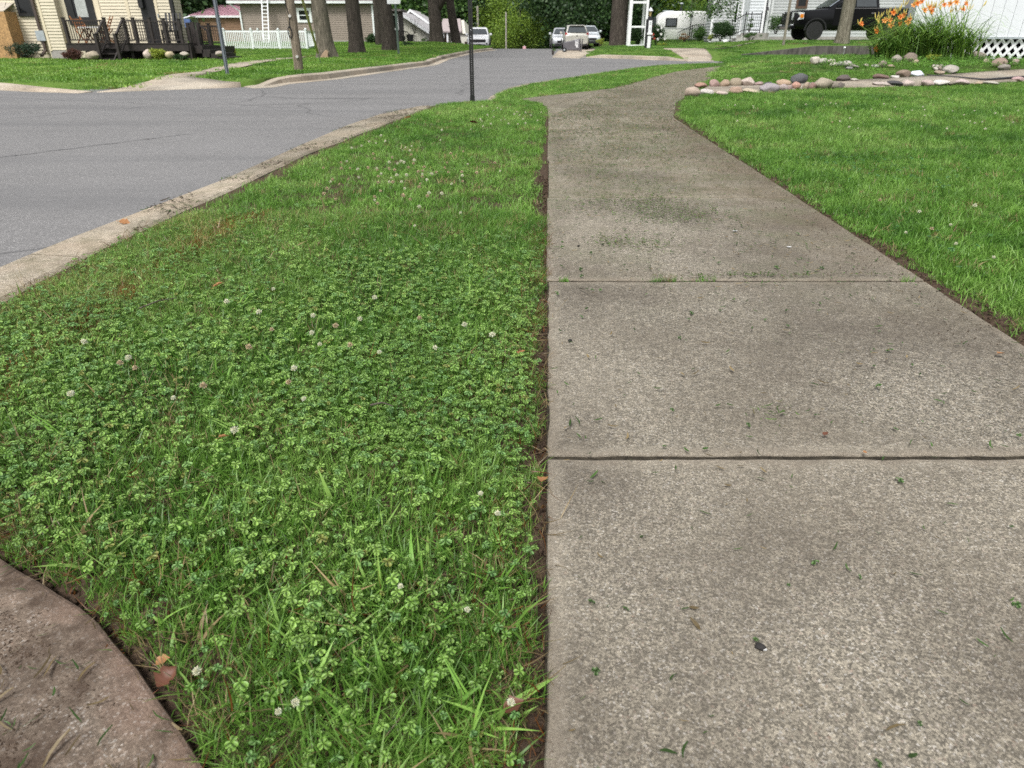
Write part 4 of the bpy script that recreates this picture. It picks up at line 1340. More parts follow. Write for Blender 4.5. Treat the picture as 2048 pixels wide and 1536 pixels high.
def window(house, x0, x1, y, z0, z1, frame_m, glass_m, w=.09, mid=True, name='window', rail=None, curtain=None):
    """window standing 40 mm proud of a wall at y that faces -Y"""
    f = MB()
    f.box(x0, x0 + w, y - .05, y - .003, z0, z1); f.box(x1 - w, x1, y - .05, y - .003, z0, z1)
    f.box(x0 + w, x1 - w, y - .05, y - .003, z1 - w, z1); f.box(x0 + w, x1 - w, y - .055, y - .003, z0, z0 + w)
    if mid: f.box(x0 + w, x1 - w, y - .045, y - .003, (z0 + z1) / 2 - .025, (z0 + z1) / 2 + .025)
    fo = f.build(name, frame_m, house)
    g = MB().box(x0 + w, x1 - w, y - .02, y - .006, z0 + w, z1 - w)
    g.build('pane', glass_m, fo, origin=house.location)
    if curtain:
        c = MB()
        for k in range(8):
            xa = curtain[0] + (curtain[1] - curtain[0]) * k / 8
            c.box(xa, xa + (curtain[1] - curtain[0]) / 8 * .9, y - .024, y - .0205, z0 + w, z1 - w)
        c.build('curtain', M('grey curtain', (.42, .44, .42), .9), fo, origin=house.location)
    return fo
m_cream = M('cream vinyl siding', (.58, .52, .39), .55, var=.05, scale=2)
m_trimcream = M('cream trim', (.66, .58, .42), .5, var=.04)
m_brown = M('dark brown stained timber', (.022, .016, .014), .6, var=.3, scale=8)
m_black = M('black trim', (.012, .012, .013), .5, var=.2)
m_glass = M('dark window glass', (.012, .014, .016), .06, var=.1, spec=.7)
m_white = M('white painted trim', (.78, .79, .80), .45, var=.04, scale=3)
m_vinyl = M('white vinyl', (.76, .80, .79), .4, var=.04, scale=3)
m_taupe = M('taupe vinyl siding', (.25, .205, .165), .6, var=.05, scale=2)
m_found = M('grey foundation block', (.33, .31, .29), .9, var=.12, scale=5, bump=.3)
m_shingle = M('grey brown roof shingles', (.22, .19, .185), .9, var=.25, scale=18, bump=.4, bscale=30)
m_pinkroof = M('weathered red metal roof', (.50, .30, .35), .4, var=.08, metal=0.2, scale=2)
m_cedar = M('weathered cedar boards', (.24, .145, .09), .8, var=.3, scale=3, stretch=(.4, 1, 8), bump=.2)
m_wsiding = M('white lap siding', (.62, .65, .67), .5, var=.05, scale=2)
m_gsiding = M('pale grey lap siding', (.46, .475, .475), .5, var=.05, scale=2)
m_metalgrey = M('grey electric box', (.36, .40, .42), .45, var=.08)
m_osb = M('tan sheathing board', (.42, .25, .11), .85, var=.3, scale=22, bump=.2)
m_wood_orange = M('oiled folding chair wood', (.30, .12, .045), .5, var=.25, scale=12)
m_iron = M('black wrought iron', (.015, .015, .016), .5, var=.2)
m_stonestep = M('pale concrete step', (.5, .49, .46), .9, var=.1, bump=.2)

# ---- the cream house on the left with its dark timber porch
YB, YA, YP, YK = 28.5, 28.9, 28.75, 27.55
xB0, xB1 = xat(105, YB, 0), xat(134, YB, .3)
xL = -25.5
ch = wroot('cream_house', ((xB0), YA, 0), 'cream lap-sided house with a dark brown timber porch, far left', 'house')
sd = MB()
siding(sd, xL, xB0 - .02, YA, .18, 3.4, .105)
siding(sd, xB0 + .09, xB1, YB, .30, 3.4, .105)
sd.box(xL, xB0 - .02, YA + .002, YA + 9, -.3, 3.4)
sd.box(xB0 - .015, xB1 - .002, YB + .002, YA + 9, -.2, 3.4)
xP1 = xat(350, YP, 1.2)
sd.box(xB1 + .001, xP1, YP + .003, YP + .8, -.2, 3.4)
sd.box(xB1 + .001, xat(346, YP + 7, 1.2), YP + .801, YP + 7, -.2, 3.4)
siding(sd, xat(212, YP, 1), xP1, YP, .5, 3.4, .105)
siding_x(sd, xP1, YP, YP + .8, .3, 3.4, .105, face=1)
sd.build('siding', m_cream, ch)
MB().box(xB0 + .02, xB1 - .02, YB - .01, YB + .1, -.1, .30).build('foundation', m_found, ch)
for tb_ in ((xB0 - .0, xB0 + .088, YB - .03, YB + .08, .26, 3.4), (xat(197, YP, 1), xat(210, YP, 1), YP - .02, YP - .001, .5, 3.4),
            (xat(262, YP, 1), xat(268, YP, 1), YP - .03, YP - .001, .5, 3.4), (xat(322, YP, .8), xat(327, YP, .8), YP - .035, YP - .001, .5, 3.4)):
    MB().box(*tb_).build('trim', m_trimcream, ch)
# roof, above the frame
rf = MB()
rf.prism([(xL - .5, YA - .3, 3.42), (xL - .5, YA + 4.5, 5.6), (xL - .5, YA + 9.6, 3.42)], (xB1 - xL + .8, 0, 0))
rf.prism([(xB1 + .31, YP - .2, 3.42), (xB1 + .31, YP + 3.2, 5.0), (xB1 + .31, YP + 7.2, 3.42)], (xat(346, YP + 7, 1.2) - xB1, 0, 0))
rf.build('roof', m_shingle, ch)
ws = at(54, 33, YA - .05)
window(ch, xat(40, YA, 1.4), xat(70, YA, 1.5), YA - .013, ws.z, ws.z + 1.3, m_black, m_glass, .1, False)
pz = at(170, 50, YP).z
window(ch, xat(142, YP, pz), xat(197, YP, pz), YP, pz, pz + 1.5, m_black, m_glass, .26, False, curtain=(xat(157, YP, 1.4), xat(180, YP, 1.4)))
dr_ = MB().box(xat(293, YP, .8), xat(321, YP, .8), YP - .03, YP - .003, .53, 2.6)
d_o = dr_.build('door', m_black, ch)
MB().box(xat(318, YP, 1.4), xat(319.5, YP, 1.4), YP - .09, YP - .031, 1.38, 1.5).build('handle', m_metalgrey, d_o, origin=ch.location)
hang = at(284, 4, YP)
MB().box(hang.x - .08, hang.x + .08, YP - .18, YP - .02, hang.z - .2, hang.z + .3).build('wall_lantern', m_black, ch)
dp = MB()
dx = xat(99, YA, .1)
dp.bar((dx - .03, YA - .09, .28), (dx - .03, YA - .09, 3.35), .09, .07, up=(0, 1, 0))
dp.bar((dx - .03, YA - .09, .29), (dx + .0, YA - .5, .1), .09, .07)
dp.build('downpipe', M('brown downpipe', (.07, .052, .046), .45), ch)
eb = at(86, 72, YA)
e_ = MB().box(eb.x - .16, eb.x + .16, YA - .17, YA - .014, eb.z - .16, eb.z + .18)
e_.build('meter_box', m_metalgrey, ch)
# porch deck
DZ = at(200, 87, YK).z
xd0, xd1 = xat(136, YK, .3), xat(378, YK, .4)
dk = MB()
zb = at(200, 102, YK).z
dk.box(xd0, xd1, YK - .04, YK, zb, DZ - .012)
for k in range(6):
    yk = YK - .06 + k * .18
    dk.box(xd0, xd1, yk, yk + .174, DZ - .01, DZ + .012)
for px in (140, 232, 262, 345, 375):
    xx = xat(px, YK, .1); dk.box(xx - .06, xx + .06, YK + .15, YK + .27, -.2, DZ - .012)
dk.box(xd0, xd1, YK + 1.1, YK + 1.14, -.2, DZ - .02)
dk.build('porch_deck', m_brown, ch)
# stairs, two treads and stringers
s0, s1 = xat(206, YK, .3), xat(243, YK, .3)
st = MB()
for k in range(3):
    zz = DZ * (2.2 - k) / 3
    st.box(s0, s1, YK - .26 - .22 * k, YK - .042 - .22 * k, zz - .03, zz + .01)
    st.box(s0, s1, YK - .08 - .22 * k, YK - .045 - .22 * k, max(-.05, zz - .24), zz - .031)
for xx in (s0 - .03, s1 + .03):
    st.prism([(xx - .025, YK - .04, DZ - .02), (xx - .025, YK - .78, -.02), (xx - .025, YK - .5, -.02), (xx - .025, YK - .04, DZ - .3)], (.05, 0, 0))
st.build('porch_steps', m_brown, ch)
def railing(house, a, b, h, nb, mat, end_posts=(True, True), post_drop=0, pw=.09, rail=.05):
    """rail with two posts, top and bottom rails and single balusters; a and b on the floor"""
    a, b = Vector(a), Vector(b)
    mb = MB()
    for p, on in ((a, end_posts[0]), (b, end_posts[1])):
        if on:
            mb.box(p.x - pw / 2, p.x + pw / 2, p.y - pw / 2, p.y + pw / 2, p.z - post_drop, p.z + h + .06)
            mb.box(p.x - pw / 2 - .015, p.x + pw / 2 + .015, p.y - pw / 2 - .015, p.y + pw / 2 + .015, p.z + h + .061, p.z + h + .085)
    U = Vector((0, 0, 1))
    mb.bar(a + U * (h - .02), b + U * (h - .02), .06, rail)
    mb.bar(a + U * .1, b + U * .1, .05, rail * .8)
    ro = mb.build('railing', mat, house)
    bm_ = None
    for k in range(nb):
        p = a.lerp(b, (k + 1) / (nb + 1))
        if bm_ is None:
            q = MB(); q.box(-.011, .011, -.011, .011, .1, h - .03); bm_ = q.mesh('baluster', mat)
        link_mesh('baluster', bm_, ro, p - house.location)
    return ro
yr = YK + .05
def rp_(px): return (xat(px, yr, DZ), yr, DZ + .012)
RH = at(170, 37, yr).z - DZ
railing(ch, rp_(139), rp_(219), RH - .06, 16, m_brown)
railing(ch, rp_(257), rp_(276), RH - .06, 3, m_brown)
railing(ch, rp_(276), rp_(308), RH - .06, 6, m_brown, (False, True))
railing(ch, rp_(308), rp_(336), RH - .08, 6, m_brown, (False, True))
railing(ch, rp_(336), rp_(366), RH - .1, 6, m_brown, (False, True))
yn = YK - .72
for px_t, px_b in ((219, 201), (257, 240)):
    a = Vector(rp_(px_t)); b = Vector((xat(px_b, yn, .1), yn, 0.03))
    railing(ch, b, Vector((a.x, a.y - .1, a.z)), RH - .06, 8, m_brown, (True, False))
# second flight at the far end
yb2 = YK + .6
def pr(px, py, Y): return at(px, py, Y)
r2 = MB()
for (p, q, Yq) in (((372, 47), (391, 61), yb2), ((393, 47), (414, 61), yb2 + .9)):
    r2.bar(pr(*p, Yq), pr(*q, Yq), .07, .05)
for (px, pt_, pb_, Yq) in ((372, 45, 100, yb2), (391, 60, 104, yb2), (393, 45, 96, yb2 + .9), (414, 60, 101, yb2 + .9), (379, 45, 90, yb2 + .5), (385, 44, 88, yb2 + .5)):
    t_ = pr(px, pt_, Yq); xx = xat(px + (pb_ - pt_) * .23, Yq, .3); t_.x = xx
    r2.box(xx - .05, xx + .05, Yq - .05, Yq + .05, -.1, t_.z)
r2.build('side_stair_rail', m_brown, ch)
s2 = MB()
x0_ = xat(388, YK, .3)
for k in range(4):
    zz = DZ - .02 - .13 * (k + .4)
    s2.box(x0_ + k * .26 - .1, x0_ + k * .26 + .2, YK + .3, YK + 2.0, max(-.1, zz - .25), zz)
s2.box(xd1 + .001, x0_ - .1, YK + .0, YK + 2.2, -.1, DZ - .03)
s2.build('side_steps', m_brown, ch)
yr3 = YK + 2.3
xe0, xe1 = xat(401, yr3, .8), xat(447, yr3, .4)
railing(ch, (xe0, yr3, DZ - .1), (xat(422, yr3, .6), yr3, DZ - .1), RH - .1, 5, m_brown, post_drop=.5)
railing(ch, (xat(422, yr3, .6), yr3, DZ - .1), (xe1, yr3, DZ - .1), RH - .1, 5, m_brown, (False, True), post_drop=.5)
MB().box(xe0, xe1, yr3 - .05, yr3 + 1.2, -.1, DZ - .12).build('rear_deck', m_brown, ch)
# porch post at the end and gutter bracket
pp = MB(); xx = xat(354, YP - .1, 1); pp.box(xx - .06, xx + .06, YP - .2, YP - .08, .5, 3.3)
pp.build('porch_post', m_black, ch)
# things on the porch
def folding_chair(loc, rz, label, mat):
    t = empty('folding_chair', loc, label, 'chair', None, None, rz)
    for sx in (-.2, .2):
        MB().bar((sx, -.25, 0), (sx, .2, .45), .03, .03).build('leg', mat, t)
        MB().bar((sx * .9, .22, 0), (sx * .9, -.2, .45), .03, .03).build('leg', mat, t)
        MB().bar((sx, .05, .42), (sx, .3, .88), .03, .03).build('back_post', mat, t)
    s = MB()
    for k in range(5): s.box(-.2, .2, -.22 + k * .09, -.22 + k * .09 + .07, .44, .46)
    s.build('seat', mat, t)
    s = MB()
    for k in range(3): s.bar((-.2, .13 + .055 * k, .56 + .1 * k), (.2, .13 + .055 * k, .56 + .1 * k), .02, .06)
    s.build('backrest', mat, t)
    return t
folding_chair((xat(170, 28.15, .8), 28.15, DZ + .012), 1.2, 'orange-brown wooden folding chair on the porch behind the railing, left of the white table', m_wood_orange)
folding_chair((xat(214, 28.2, .8), 28.2, DZ + .012), -1.3, 'orange-brown wooden folding chair partly hidden by the porch stair rail, right of the white table', m_wood_orange)
tb = empty('porch_table', (xat(190, 28.2, .8), 28.2, DZ + .012), 'small white-topped table between two folding chairs on the porch', 'table')
MB().box(-.42, .42, -.3, .3, .50, .53).build('table_top', m_white, tb)
for sx in (-.3, .3):
    MB().bar((sx, -.22, 0), (sx, .22, .5), .03, .03).build('leg', m_wood_orange, tb)
    MB().bar((sx, .22, 0), (sx, -.22, .5), .03, .03).build('leg', m_wood_orange, tb)
dc = empty('porch_chair', (xat(345, 28.15, .8), 28.15, DZ + .012), 'dark slatted armchair at the right end of the porch', 'chair')
MB().box(-.28, .28, -.28, .28, .36, .42).build('seat', m_black, dc)
b_ = MB()
for k in range(5): b_.bar((-.26 + .13 * k, .24, .42), (-.26 + .13 * k, .38, .98), .07, .02)
b_.build('backrest', m_black, dc)
for sx in (-.25, .25):
    for sy in (-.25, .25): MB().box(sx - .025, sx + .025, sy - .025, sy + .025, 0, .36).build('leg', m_black, dc)
    MB().box(sx - .04, sx + .04, -.28, .3, .58, .61).build('armrest', m_black, dc)
# plywood box at the end wall
q0, q1 = xat(-26, 28.2, .5), xat(34, 28.2, .1)
pw = wroot('board_enclosure', ((q0 + q1) / 2, 28.4, 0), 'tan sheathing-board enclosure against the left end of the cream house', 'enclosure')
zt = at(10, 23, 28.2).z
MB().box(q0, q1, 28.2, 28.23, -.05, zt).build('front_board', m_osb, pw)
MB().box(q1 - .03, q1 - .001, 28.231, 28.95, -.05, zt).build('side_board', m_osb, pw)
MB().add([(q0, 28.2, zt + .01), (q1, 28.2, zt + .01), (q1 - .3, 28.95, zt + .35), (q0, 28.95, zt + .35)], [(0, 1, 2, 3)]).prism([(q0, 28.2, zt), (q1, 28.2, zt), (q1, 28.95, zt + .3), (q0, 28.95, zt + .3)], (0, 0, .02)).build('cover_board', M('grey board', (.4, .36, .3), .8), pw)

# ---- pink metal roofed outbuilding
YS = 56.6
os_ = wroot('outbuilding', (xat(430, YS, 1), YS, .1), 'outbuilding with a faded red metal roof and cedar board wall', 'outbuilding')
a0, a1 = at(377, 32, YS), at(492, 32, YS)
rz_ = at(435, 11.5, YS + 3).z
rp = MB()
nr = 18
ridge0, ridge1 = at(437, 11.5, YS + 3).x, a1.x + 1.0
for k in range(nr):
    f0, f1 = k / nr, (k + .93) / nr
    rp.prism([(a0.x + (a1.x + 1 - a0.x) * f0, YS, a0.z + .03), (a0.x + (a1.x + 1 - a0.x) * f1, YS, a0.z + .03), (ridge0 + (ridge1 - ridge0) * f1, YS + 3, rz_), (ridge0 + (ridge1 - ridge0) * f0, YS + 3, rz_)], (0, 0, .03))
    xk0, xk1 = a0.x + (a1.x + 1 - a0.x) * f1, ridge0 + (ridge1 - ridge0) * f1
    rp.bar((xk0 + .02, YS, a0.z + .07), (xk1 + .02, YS + 3, rz_ + .04), .04, .05)
rp.prism([(a0.x, YS + .01, a0.z), (ridge0, YS + 3, rz_ - .03), (a0.x, YS + 6, a0.z)], (.06, 0, 0))
rp.build('roof', m_pinkroof, os_)
MB().box(a0.x, a1.x + 1, YS - .05, YS, a0.z - .1, a0.z + .03).build('fascia', m_white, os_)
xs0 = xat(400, YS + .2, 1.2)
n_b = 9
zb_, zt_ = .1, a0.z - .1
for k in range(n_b):
    h0 = zb_ + (zt_ - zb_) * k / n_b
    MB().box(xs0, a1.x + 1, YS + .15 + R.uniform(0, .02), YS + .2, h0, h0 + (zt_ - zb_) / n_b - .012).build('plank', m_cedar, os_)
MB().box(a0.x + .1, xs0 - .002, YS + .2, YS + .3, .1, zt_).box(xs0, a1.x + .9, YS + .21, YS + 6, .1, zt_).build('wall', M('grey plywood', (.3, .3, .3), .8), os_)
l0, l1 = at(352, 41, YS - 1), at(380, 33.5, YS - 1)
MB().prism([l0, l1, (l1.x, l1.y + 2, l1.z), (l0.x, l0.y + 2, l0.z)], (0, 0, .08)).build('lean_to_roof', m_white, os_)
tp = at(373, 44, YS - 1.2)
MB().box(tp.x - .35, tp.x + .3, YS - 1.3, YS - 1.05, tp.z - .35, tp.z + .2).build('blue_tarp', M('blue tarp', (.08, .13, .3), .5, bump=.4, bscale=6), os_)
# white post behind the porch
wp = MB(); xx = xat(361, 45, 1.5); wp.box(xx - .14, xx + .14, 44.9, 45.15, .1, 5.2)
wpo = wp.build('white_post', m_trimcream); tag(wpo, 'pale square post rising behind the far end of the porch', 'post')

# ---- taupe house
YT = 55
tx0, tx1 = xat(491, YT, .3), xat(752, YT, .3)
th = wroot('taupe_house', ((tx0 + tx1) / 2, YT, .25), 'taupe lap-sided house with white gutter and one small white-framed window', 'house')
ez = at(600, 6.5, YT).z
sd = MB(); siding(sd, tx0, tx1, YT, .45, ez, .115)
sd.box(tx0, tx1 - .002, YT + .003, YT + 5, .2, ez)
sd.build('siding', m_taupe, th)
MB().box(tx0 + .02, tx1 - .02, YT - .02, YT + .1, .0, .45).build('foundation', m_found, th)
MB().box(tx0 - .75, tx1 + .4, YT - .42, YT - .3, ez - .02, ez + .12).build('gutter', m_vinyl, th)
MB().box(tx0 - .7, tx1 + .38, YT - .3, YT + 5.4, ez + .001, ez + .03).build('soffit', m_vinyl, th)
MB().prism([(tx0 - .75, YT - .42, ez + .13), (tx0 - .75, YT + 2.5, ez + 1.3), (tx0 - .75, YT + 5.4, ez + .13)], (tx1 - tx0 + 1.1, 0, 0)).build('roof', m_shingle, th)
ds = MB()
ds.bar((tx0 - .68, YT - .34, ez + .02), (tx0 - .02, YT - .08, ez - .5), .1, .08)
ds.bar((tx0 - .02, YT - .08, ez - .46), (tx0 - .02, YT - .08, .4), .1, .08, up=(0, 1, 0))
ds.build('downpipe', m_vinyl, th)
ds = MB(); ds.bar((tx1 - .06, YT - .08, ez - .1), (tx1 - .06, YT - .08, .4), .12, .08, up=(0, 1, 0))
ds.build('downpipe', m_vinyl, th)
w0, w1 = at(596, 45, YT), at(625, 16, YT)
window(th, w0.x, xat(624, YT, 1.9), YT - .013, w0.z, w1.z, m_vinyl, m_glass, .16, True)
v_ = at(515, 58, YT - .1)
MB().box(v_.x - .06, v_.x + .06, YT - .15, YT - .014, v_.z - .06, v_.z + .06).build('dryer_vent', m_vinyl, th)
# aluminium ladder leaning on the gutter
la, lb = at(533, 88, YT - 1.6), at(529, -6, YT - .55)
lad = wroot('ladder', la, 'white extension ladder leaning on the taupe house gutter', 'ladder')
dv = (lb - la)
for sx in (-.2, .2):
    MB().bar(la + Vector((sx, 0, 0)), lb + Vector((sx, 0, 0)), .06, .1, up=(0, 1, 0)).build('side_rail', m_white, lad)
for k in range(13):
    p = la.lerp(lb, (k + .5) / 13)
    MB().bar(p + Vector((-.18, 0, 0)), p + Vector((.18, 0, 0)), .06, .06).build('rung', m_white, lad)

# ---- white picket fence
YF = 47.5
fx0, fx1 = xat(450, YF, .5), xat(613, YF, .5)
fz0 = left_lot(-15, YF); fzt = at(540, 62, YF).z
fe = wroot('picket_fence', ((fx0 + fx1) / 2, YF, fz0), 'low white vinyl picket fence in front of the taupe house', 'fence')
def fence_run(a, b, n_post, n_pick):
    a, b = Vector(a), Vector(b)
    for k in range(n_post):
        p = a.lerp(b, k / (n_post - 1))
        mb = MB().box(p.x - .06, p.x + .06, p.y - .06, p.y + .06, fz0 - .1, fzt + .06)
        mb.prism([(p.x - .08, p.y - .08, fzt + .061), (p.x + .08, p.y - .08, fzt + .061), (p.x + .08, p.y + .08, fzt + .061), (p.x - .08, p.y + .08, fzt + .061)], (0, 0, .03))
        mb.tube([(p.x, p.y, fzt + .09), (p.x, p.y, fzt + .13), (p.x, p.y, fzt + .17)], [.05, .065, .02], 8)
        mb.build('post', m_vinyl, fe, smooth=False)
    for z in (fz0 + .1, fzt - .02):
        MB().bar(a + Vector((0, .0, z - a.z)), b + Vector((0, 0, z - b.z)), .045, .09).build('rail', m_vinyl, fe)
    pm = MB().box(-.03, .03, -.012, .012, fz0 + .12, fzt - .05).mesh('picket', m_vinyl)
    for k in range(n_pick):
        p = a.lerp(b, (k + .5) / n_pick)
        link_mesh('picket', pm, fe, (p.x - fe.location.x, p.y - .035 - fe.location.y, -fe.location.z))
fence_run((fx0, YF, 0), (fx1, YF, 0), 4, 44)
fence_run((fx1, YF + .1, 0), (xat(634, YF + 5, .5), YF + 5, 0), 2, 16)

# ---- utility pole, guy guard, sign posts on the far left
m_pole = bark('weathered pole wood', (.20, .165, .125), (.36, .30, .23), (.2, .17, .13))
pX, pY = xat(598, 19.3, 0), 19.3
up_ = wroot('utility_pole', (pX, pY, 0), 'weathered wooden utility pole with a black cable running down it, by the far kerb', 'utility pole')
trunk_mesh('pole', [(pX, pY, -.3), (pX - .02, pY, 4), (pX - .04, pY, 9.5)], [.115, .108, .085], .12, m_pole, 3.0, n=24, rows=40, ridge=.09).build('pole', m_pole, up_, smooth=True)
cb = MB(); pts = []
for k in range(14):
    z = .95 + k * .25
    pts.append((pX - .07 + .035 * math.sin(k * 1.9), pY - .11, z))
cb.tube(pts, .012, 6)
lp = [(pX - .04 + .045 * math.cos(a) - .03, pY - .12, .86 + .13 * math.sin(a)) for a in np.linspace(0, 2 * PI, 12)]
cb.tube(lp, .014, 6)
cb.build('cable', m_black, up_)
for (dx_, z) in ((-.02, 1.25), (.03, .34), (.0, 1.9)):
    MB().tube([(pX + dx_, pY - .09, z - .03), (pX + dx_, pY - .15, z - .03)], [.04, .035], 8).build('insulator', M('pale ceramic', (.5, .48, .45), .5), up_)
ga, gb = at(643, 134, 23.5), at(605, 0, 20.6)
ga.z = 0.0
gw = wroot('guy_wire', ga, 'yellowed plastic guard on the guy wire of the utility pole', 'guy wire')
MB().tube([ga - Vector((0, 0, .05)), ga.lerp(gb, .2)], .012, 6).build('wire', m_metalgrey, gw)
MB().tube([ga.lerp(gb, .2), ga.lerp(gb, 1.5)], .035, 8).build('guard', M('faded yellow plastic', (.42, .38, .19), .5), gw)
s_x, s_y = xat(455, 16.9, 0), 16.9
sg = wroot('sign_post', (s_x, s_y, 0), 'plain grey steel channel sign post by the far crossing', 'sign post')
def uchannel(x, y, z0, z1, w, mat, parent, rz=0):
    mb = MB()
    prof = [(-w / 2, .0), (-w / 2 + .008, .012), (-w / 4, .012), (-w / 6, -.022), (w / 6, -.022), (w / 4, .012), (w / 2 - .008, .012), (w / 2, 0), (w / 2, .006), (w / 5, .016), (w / 8, -.014), (-w / 8, -.014), (-w / 5, .016), (-w / 2, .006)]
    mb.prism([(x + a, y + b, z0) for a, b in prof], (0, 0, z1 - z0))
    return mb.build('channel', mat, parent)
uchannel(s_x, s_y, -.2, 2.4, .085, M('blue grey painted steel', (.14, .16, .18), .5, var=.1), sg)
g_x, g_y = xat(797.5, 35.4, 0), 35.4
gs = wroot('street_sign', (g_x, g_y, 0), 'green sign post with the back of a white sign, before the dark trunks', 'street sign')
MB().box(g_x - .045, g_x + .045, g_y - .045, g_y + .045, -.2, 3.4).build('post', M('dull green steel', (.07, .105, .085), .5), gs)
zz = at(794, 8, g_y).z
MB().prism([(g_x - .36, g_y - .07, zz), (g_x + .2, g_y - .07, zz), (g_x + .25, g_y - .07, zz + .06), (g_x + .25, g_y - .07, zz + .6), (g_x - .36, g_y - .07, zz + .6)], (0, .02, 0)).build('sign_plate', m_white, gs)

# ---- houses farther on, left of the street
def gable_house(name, label, pxl, pxp, pxr, ype, yee, yb, Y, depth, wall_m, roof_m, zb, over=.35, cat='house'):
    """gable end towards the viewer, ridge running away"""
    pk = at(pxp, ype, Y); er = at(pxr, yee, Y); el = at(pxl, yee, Y)
    h = wroot(name, (pk.x, Y, zb), label, cat)
    w = MB()
    sl = (pk.z - er.z) / max(.1, er.x - pk.x)
    xr, xl = er.x - over, el.x + over
    zr, zl = er.z + sl * over, el.z + (pk.z - el.z) / (pk.x - el.x) * over
    w.prism([(xl, Y, zb - .4), (xr, Y, zb - .4), (xr, Y, zr - .05), (pk.x, Y, pk.z - .06), (xl, Y, zl - .05)], (0, depth, 0))
    w.build('wall', wall_m, h)
    for (e, s) in ((er, 1), (el, -1)):
        MB().prism([(pk.x, Y - .35, pk.z), (e.x, Y - .35, e.z), (e.x, Y - .35, e.z + .12), (pk.x, Y - .35, pk.z + .13)], (0, depth + .6, 0)).build('roof', roof_m, h)
        MB().prism([(pk.x, Y - .40, pk.z - .06), (e.x, Y - .40, e.z - .08), (e.x, Y - .40, e.z + .14), (pk.x, Y - .40, pk.z + .16)], (0, .045, 0)).build('barge_board', m_white, h)
    return h
m_offwhite = M('off white wall', (.56, .54, .47), .7, var=.05)
m_lilac = M('pale lilac grey shingles', (.40, .385, .39), .85, var=.1, scale=10)
gable_house('gable_house', 'cream gable-end house with pale roof left of the forked tree', 738, 797, 859, 26, 66, 92, 63, 10, m_offwhite, m_lilac, .1)
gable_house('rear_gable_house', 'second pale gable roof with white edge behind the cream gable house', 792, 821, 874, 22, 58, 90, 72, 9, M('mauve grey wall', (.34, .31, .29), .7), m_lilac, .1)
bh = wroot('brown_house', (xat(776, 58, 1), 58, .2), 'dark brown house sliver with a white-framed window between trunks', 'house')
MB().box(xat(756, 58, 1), xat(800, 58, .5), 58.01, 60.5, -.2, at(780, 18, 58).z).build('wall', M('dark brown wall', (.075, .058, .05), .8), bh)
b0, b1 = at(784.5, 60, 58), at(796, 27, 58)
window(bh, b0.x, xat(796.5, 58, 1.8), 58.01, b0.z, b1.z, m_white, m_glass, .13, False)
MB().box(xat(752, 57.6, 3), xat(801, 57.6, 3), 57.6, 60.9, at(780, 22, 57.6).z, at(780, 18, 57.6).z).build('roof', m_shingle, bh)
# small house with porch roof facing the street
YH = 74
sh = wroot('porch_house', (xat(905, YH, 1), YH, -.1), 'small cream house with mauve shingle roof between two dark trunks', 'house')
e0, e1, r0, r1 = at(879, 65, YH), at(905, 65, YH), at(886, 40, YH + 4), at(921, 40, YH + 4)
MB().prism([(e0.x, YH, e0.z), (e1.x + .9, YH, e0.z), (r1.x, YH + 4, r0.z), (r0.x, YH + 4, r0.z)], (0, 0, .12)).build('roof', M('mauve shingles', (.34, .29, .285), .9, var=.15, scale=14), sh)
MB().prism([(e1.x + .95, YH + .2, e0.z - .1), (r1.x + .05, YH + 4, r0.z), (e1.x + 1.6, YH + 7.5, e0.z - .1)], (.3, 0, 0)).build('gable_wall', m_offwhite, sh)
MB().box(e0.x + .3, e1.x + .9, YH + 1.2, YH + 7.5, -.4, e0.z).build('wall', m_offwhite, sh)
for px in (881, 887, 895, 904):
    xx = xat(px, YH + .2, .5); MB().box(xx - .08, xx + .08, YH + .12, YH + .28, -.4, e0.z).build('porch_column', m_white, sh)
MB().box(xat(888, YH + 1.2, .5), xat(893, YH + 1.2, .5), YH + 1.15, YH + 1.199, -.3, at(890, 70, YH + 1.2).z).build('door', m_cedar, sh)
lw_ = wroot('garden_wall', (xat(930, 72, .3), 72, -.3), 'low pale wall beside the leaning trunk, left of the white car', 'wall')
MB().box(xat(919, 72, .3), xat(945, 72, .3), 72, 72.25, -.6, at(930, 72, 72).z).build('panel', m_offwhite, lw_)
MB().box(xat(918.5, 72, .3), xat(945.5, 72, .3), 71.97, 72.28, at(930, 72, 72).z + .001, at(930, 71, 72).z).build('coping', m_found, lw_)
# iron garden rail and black letterbox in front of the gable house
ir = wroot('garden_rail', (xat(818, 58, .4), 58, .1), 'thin black iron rail with planters before the cream gable house', 'railing')
def P58(px, py): return at(px, py, 58)
MB().tube([P58(800, 62), P58(806, 62), P58(814, 64), P58(820, 69), P58(833, 73)], .03, 6).build('top_rail', m_iron, ir)
for px in (801, 806, 811, 816, 821, 828, 832):
    t_ = P58(px, float(np.interp(px, [800, 806, 814, 820, 833], [62, 62, 64, 69, 73])))
    MB().bar(t_, (t_.x + (.0), 58, .0), .035).build('baluster', m_iron, ir)
for px, py, s in ((808.5, 76, .12), (821, 77, .28)):
    q = P58(px, py); MB().tube([(q.x, 57.8, q.z - s * 1.6), (q.x, 57.8, q.z - s), (q.x, 57.8, q.z + s)], [s * .5, s * .8, s], 9).build('planter', m_black, ir)
q = P58(824, 86); MB().box(q.x - .25, q.x + .05, 57.7, 57.9, -.0, q.z + .25).build('planter_stand', m_white, ir)

